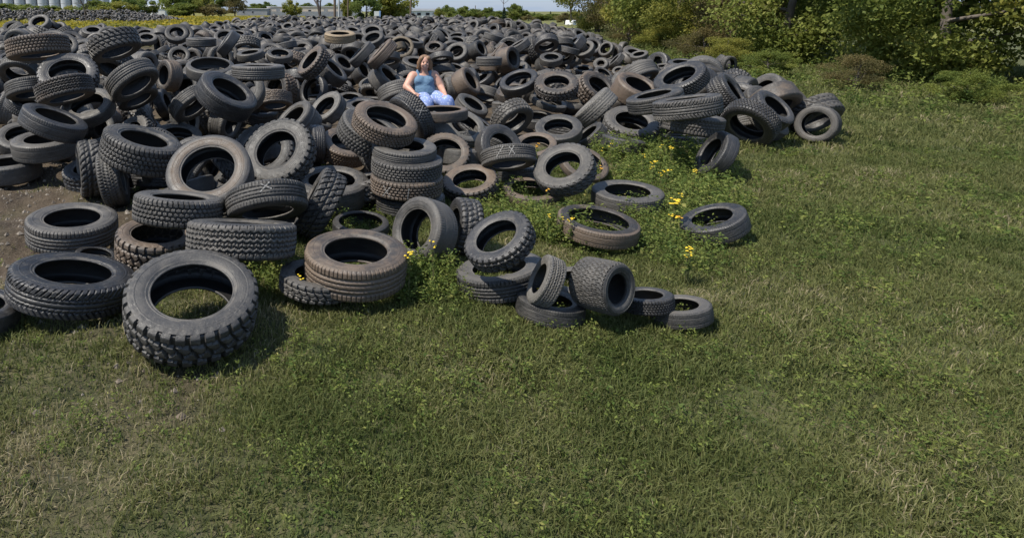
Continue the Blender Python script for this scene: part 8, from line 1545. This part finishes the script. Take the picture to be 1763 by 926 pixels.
# ------------------------------------------------------------------ yellow tansy plants
PETAL = simple_mat("yellow_petals", (0.62, 0.42, 0.015), (0.72, 0.54, 0.03), 90, 0.7)
PETAL_O = simple_mat("orange_petals", (0.62, 0.28, 0.02), (0.66, 0.38, 0.03), 90, 0.7)
STEM = simple_mat("plant_stem", (0.10, 0.12, 0.035), (0.15, 0.13, 0.06), 20, 0.8)
def tansy_meshes(seed, nh, petal):
    rs = random.Random(seed); rr = np.random.default_rng(seed)
    ts, heads, leaves, tn = [], [], [], []
    tops = []
    for k in range(max(2, nh // 3)):
        a = rs.uniform(0, 6.28); r = rs.uniform(0.0, 0.13)
        top = Vector((r * math.cos(a), r * math.sin(a), rs.uniform(0.86, 1.0))); mid = Vector((top.x * .35, top.y * .35, .5))
        ts.append(tube([(0, 0, 0), mid, top], [.011, .008, .005], 5)); tops.append(top)
        for j in range(9):
            f = rs.uniform(.15, .9); p = mid.lerp(top, (f - .5) * 2) if f > .5 else mid * (f * 2)
            leaves.append([p.x + rs.gauss(0, .045), p.y + rs.gauss(0, .045), p.z])
    for k in range(nh):
        t_ = tops[k % len(tops)]
        c = t_ + Vector((rs.gauss(0, .045), rs.gauss(0, .045), rs.uniform(-.02, .02)))
        ts.append(tube([t_ - Vector((0, 0, .06)), c], [.004, .003], 4)); heads.append(c)
    V, Fq = join_tubes(ts); stem = mesh_np('stem', V, Fq, mats=[STEM], smooth=True)
    V, Ft = [], []
    for c in heads:
        o = len(V); m = 8; r = rs.uniform(.030, .046)
        for z, q in ((-.010, .55), (0, 1.0), (.010, .7)):
            for j in range(m): V.append((c.x + r * q * math.cos(j * .785), c.y + r * q * math.sin(j * .785), c.z + z))
        V.append((c.x, c.y, c.z + .014))
        for i in range(2):
            for j in range(m): Ft += [(o + i * m + j, o + i * m + (j + 1) % m, o + (i + 1) * m + (j + 1) % m), (o + i * m + j, o + (i + 1) * m + (j + 1) % m, o + (i + 1) * m + j)]
        for j in range(m): Ft.append((o + 2 * m + j, o + 2 * m + (j + 1) % m, o + 3 * m))
    fl = mesh_np('flower_heads', V, None, Ft, mats=[petal])
    Vl, Fl = quads_at(np.array(leaves), .085, .3, 1.9); lf = mesh_np('leaves', Vl, Fl, mats=[LEAF['weed']]); attr_face(lf, 'tone', rr.random(len(Fl)))
    return stem, fl, lf
TS = [tansy_meshes(1, 4, PETAL), tansy_meshes(2, 9, PETAL), tansy_meshes(3, 16, PETAL), tansy_meshes(4, 5, PETAL_O)]
for (px, py, h, w, k, lab) in [
    (706, 428, .36, .26, 1, "yellow flower cluster growing at the right edge of the wide brown-faced tyre"),
    (749, 412, .42, .22, 0, "single yellow flower head on a tall stalk before the upright tyre"),
    (521, 473, .22, .22, 0, "small yellow flower at the left foot of the wide brown-faced tyre"),
    (938, 494, .20, .34, 1, "bright orange-yellow cluster beside the low worn tyre at the front"),
    (945, 366, .30, .20, 0, "small yellow flower in the weeds left of the thin brown flat tyre"),
    (985, 371, .30, .22, 1, "yellow cluster over the left rim of the thin brown flat tyre"),
    (968, 371, .26, .16, 0, "tiny yellow flower just left of the cluster on the thin tyre's rim"),
    (1163, 343, .34, .42, 2, "largest yellow cluster, right of the uppermost meadow tyre"),
    (1158, 366, .28, .26, 1, "yellow cluster directly below the largest one"),
    (1172, 372, .22, .26, 3, "faded orange cluster close to the lone dark meadow tyre"),
    (1187, 421, .30, .26, 1, "upper of two yellow clusters below the lone dark meadow tyre"),
    (1190, 434, .24, .24, 1, "lower of two yellow clusters below the lone dark meadow tyre"),
    (1110, 264, .34, .22, 0, "small yellow flower below the smooth dark tyre, in tall weeds"),
    (1128, 274, .32, .30, 1, "yellow flower in the middle of the tall weed patch"),
    (1121, 286, .26, .20, 0, "small faint yellow flower lowest in the tall weed patch"),
    (1151, 289, .30, .32, 1, "flat yellow cluster at the right of the weed patch"),
    (1157, 249, .40, .30, 1, "yellow cluster before the low ribbed tyre at right"),
    (1153, 237, .40, .22, 0, "yellow flower topmost before the low ribbed tyre at right"),
    (1137, 248, .36, .20, 0, "yellow flower under the large knobbly tyre's right side"),
    (1050, 246, .42, .20, 0, "pale yellow flower at the left end of the smooth dark tyre"),
    (1036, 253, .40, .16, 0, "yellow flower near the foot of the narrow ribbed tyre"),
    (1197, 289, .30, .24, 1, "yellow flower beneath the dark tyre tipped left at the weeds' end"),
    (1034, 285, .34, .24, 3, "orange flower at the end of the thin brown peeking tyre"),
    (1011, 300, .30, .20, 3, "orange flower just below the weed-filled leaning tyre"),
    (925, 246, .44, .22, 3, "orange flower growing through the brownish tyre"),
    (943, 324, .28, .18, 3, "small orange flower on the right of the half-buried ring"),
    (1174, 331, .30, .24, 0, "thin yellow flower just above the largest cluster"),
    (1140, 297, .26, .20, 0, "small yellow flower below the flat yellow cluster"),
]:
    p = at_z(px, py, h)
    t = empty('tansy_plant', (p.x, p.y, 0)); t.rotation_euler.z = random.uniform(0, 6.28)
    t.scale = (w, w, h)
    for nm, m_ in zip(('stem', 'flower_heads', 'leaves'), TS[k]): add_obj(nm, m_, t)
    meta(t, lab, 'wildflower', "yellow wildflowers in the grass")

# ------------------------------------------------------------------ the woman
SKIN = NT("skin"); c_ = SKIN.coord('Object')
SKIN.color(SKIN.mix(SKIN.ramp(SKIN.noise(9, 4, c_), .4, .6), (0.58, 0.33, 0.24), (0.50, 0.27, 0.195))); SKIN.rough(0.55)
SKIN.p.inputs['Subsurface Weight'].default_value = 0.08; SKIN.p.inputs['Subsurface Radius'].default_value = (.02, .008, .004)
SKIN = SKIN.m
TOP = simple_mat("blue_tank_top", (0.115, 0.205, 0.31), (0.095, 0.175, 0.27), 6, 0.85, 0.9, 9, .03)
g = NT("blue_white_patterned_cloth"); c_ = g.coord('Object')
vo = g.n('ShaderNodeTexVoronoi', Scale=26.0); g.l(c_, vo.inputs['Vector'])
g.color(g.mix(g.ramp(vo.outputs['Distance'], .30, .42), (0.40, 0.46, 0.66), (0.20, 0.27, 0.52))); g.rough(0.85)
PANTS = g.m
HAIR = simple_mat("light_brown_hair", (0.135, 0.070, 0.036), (0.26, 0.155, 0.085), 14, 0.55, 0.5, 70, .006)

def meta_mesh(name, balls, res, mats):
    """balls: (x,y,z, rx,ry,rz) blended into one continuous surface"""
    mb = bpy.data.metaballs.new(name); mb.resolution = res; mb.render_resolution = res; mb.threshold = 0.35
    ob = bpy.data.objects.new(name, mb); link(ob)
    for b in balls:
        e = mb.elements.new(type='ELLIPSOID'); e.co = b[:3]; k = 1.0 / 0.62
        m_ = max(b[3:6]); e.radius = m_ * k
        e.size_x, e.size_y, e.size_z = (b[3] / m_, b[4] / m_, b[5] / m_)
        e.radius = m_ * k
        e.stiffness = 2.0
    bpy.context.view_layer.update()
    dg = bpy.context.evaluated_depsgraph_get()
    me = bpy.data.meshes.new_from_object(ob.evaluated_get(dg)); me.name = name
    bpy.data.objects.remove(ob, do_unlink=True)
    me.materials.clear()
    for m_ in mats: me.materials.append(m_)
    for p_ in me.polygons: p_.use_smooth = True
    return me

def limb(a, b, r0, r1, n=9, flat=1.0):
    a, b = Vector(a), Vector(b); out = []
    for k in range(n):
        f = k / (n - 1); p = a.lerp(b, f); r = r0 + (r1 - r0) * f
        out.append((p.x, p.y, p.z, r, r * flat, r))
    return out

WO = at_y(735, 168, 9.45)          # hips, on the tyre she sits on
HEAD = Vector((-.055, -.03, .560)); NECK = Vector((-.06, .01, .43))
SL, SR = Vector((-.228, .02, .350)), Vector((.108, .03, .358))
EL, ER = Vector((-.345, -.10, .185)), Vector((.215, -.04, .175))
HL, HR = Vector((-.245, -.26, .110)), Vector((.250, -.31, .085))
body = []
body += limb(NECK + Vector((0, 0, -.06)), HEAD + Vector((0, .01, -.05)), .052, .050, 5)
body += [(HEAD.x, HEAD.y + .012, HEAD.z + .018, .074, .086, .088), (HEAD.x, HEAD.y - .018, HEAD.z - .048, .056, .060, .052), (HEAD.x, HEAD.y - .030, HEAD.z - .078, .034, .036, .028), (HEAD.x, HEAD.y - .088, HEAD.z - .010, .013, .016, .018)]
body += [(HEAD.x - .034, HEAD.y - .062, HEAD.z - .026, .024, .022, .022), (HEAD.x + .034, HEAD.y - .062, HEAD.z - .026, .024, .022, .022)]
for s_, (S_, E_, H_) in ((-1, (SL, EL, HL)), (1, (SR, ER, HR))):
    body += limb(S_, E_, .066, .050, 10); body += limb(E_, H_, .047, .028, 10)
    hd = (H_ - E_).normalized()
    pc = H_ + hd * .045; body.append((pc.x, pc.y, pc.z, .034, .036, .020))
    side = Vector((1, 0, 0)) if s_ < 0 else Vector((1, 0, 0))
    for j, (o_, L_) in enumerate(((-.027, .060), (-.009, .070), (.010, .066), (.027, .050))):
        b0_ = pc + side * o_ + hd * .022; b1_ = b0_ + (hd * .75 + Vector((o_ * 2, 0, -.45))).normalized() * L_ * .55; b2_ = b1_ + (hd * .4 + Vector((0, 0, -.9))).normalized() * L_ * .5
        body += limb(b0_, b1_, .0105, .0095, 4); body += limb(b1_, b2_, .0095, .0080, 4)
    th = pc + side * (.030 if s_ < 0 else -.030) - hd * .01
    body += limb(th, th + (hd * .7 + side * (.6 if s_ < 0 else -.6)).normalized() * .055, .013, .0095, 5)
TORSO = [(-.060, .03, .355, .155, .085, .062), (-.06, .02, .30, .150, .100, .07)]
body += TORSO + [(-.055, .02, .22, .150, .10, .08), (-.04, .02, .13, .165, .115, .08), (-.01, .03, .04, .185, .13, .09)]
KL, KR = Vector((-.050, -.44, -.035)), Vector((.270, -.38, -.02))
body += limb((-.085, .0, .02), KL, .098, .075, 9); body += limb((.075, .0, .02), KR, .098, .078, 9)
body += limb(KL, KL + Vector((.0, -.05, -.36)), .060, .042, 8); body += limb(KR, KR + Vector((.02, -.02, -.36)), .062, .042, 8)
woman = empty('person', WO); woman.scale = (.95, .95, .95)
wm = meta_mesh('body', body, 0.014, [SKIN])
add_obj('body', wm, woman)
# tank top: a slightly larger surface round the torso, open at neck and arms
tb = [(-.060, .025, .325, .150, .105, .055), (-.135, -.055, .275, .085, .080, .068), (.010, -.055, .275, .085, .080, .068), (-.062, .0, .235, .160, .122, .06), (-.05, -.015, .165, .168, .140, .068), (-.035, -.02, .095, .182, .150, .065), (-.02, -.01, .035, .200, .150, .052)]
tb += limb((-.145, .01, .355), (-.150, .02, .425), .040, .028, 5, 1.3) + limb((.030, .01, .355), (.035, .02, .425), .040, .028, 5, 1.3)
add_obj('tank_top', meta_mesh('tank_top', tb, 0.014, [TOP]), woman)
pb = [(-.005, .035, .0, .205, .145, .075)] + limb((-.09, .0, .015), KL + Vector((0, .03, 0)), .105, .082, 10) + limb((.08, .0, .015), KR + Vector((0, .02, 0)), .105, .088, 10)
pb += limb(KR, KR + Vector((.03, -.01, -.16)), .088, .095, 5) + limb(KL, KL + Vector((0, -.03, -.14)), .080, .085, 5)
add_obj('patterned_trousers', meta_mesh('trousers', pb, 0.016, [PANTS]), woman)
hb = [(HEAD.x, HEAD.y + .035, HEAD.z + .045, .088, .088, .078), (HEAD.x, HEAD.y + .055, HEAD.z - .04, .095, .058, .11)]
for s_ in (-1, 1):
    hb += limb((HEAD.x + s_ * .052, HEAD.y - .035, HEAD.z + .078), (HEAD.x + s_ * .088, HEAD.y - .01, HEAD.z + .0), .030, .030, 6)
    hb += limb((HEAD.x + s_ * .088, HEAD.y - .01, HEAD.z + .0), (HEAD.x + s_ * .098, HEAD.y - .005, HEAD.z - .085), .030, .026, 7)
    hb += limb((HEAD.x + s_ * .075, HEAD.y + .03, HEAD.z - .03), (HEAD.x + s_ * .082, HEAD.y + .03, HEAD.z - .10), .036, .028, 5)
add_obj('hair', meta_mesh('hair', hb, 0.011, [HAIR]), woman)
def blob(name, c, s, mat, seg=12):
    bm = bmesh.new(); bmesh.ops.create_uvsphere(bm, u_segments=seg, v_segments=8, radius=1)
    for v in bm.verts: v.co = Vector((c[0] + v.co.x * s[0], c[1] + v.co.y * s[1], c[2] + v.co.z * s[2]))
    me = bpy.data.meshes.new(name); bm.to_mesh(me); bm.free(); me.materials.append(mat)
    for p_ in me.polygons: p_.use_smooth = True
    return add_obj(name, me, woman)
DARKEYE = simple_mat("eye_dark", (0.035, 0.025, 0.02), None, 1, 0.3); LIP = simple_mat("lips", (0.33, 0.085, 0.075), None, 1, 0.5); TEETH = simple_mat("teeth", (0.72, 0.70, 0.66), None, 1, 0.4)
for s_ in (-1, 1):
    blob('eye', (HEAD.x + s_ * .030, HEAD.y - .078, HEAD.z + .010), (.013, .006, .0055), DARKEYE)
    blob('eyebrow', (HEAD.x + s_ * .031, HEAD.y - .082, HEAD.z + .028), (.017, .005, .0035), HAIR)
blob('mouth', (HEAD.x, HEAD.y - .074, HEAD.z - .048), (.024, .012, .010), LIP)
blob('teeth', (HEAD.x, HEAD.y - .083, HEAD.z - .046), (.016, .005, .004), TEETH)
meta(woman, "smiling person in blue tank top and patterned trousers sitting on the tyre pile", 'person')
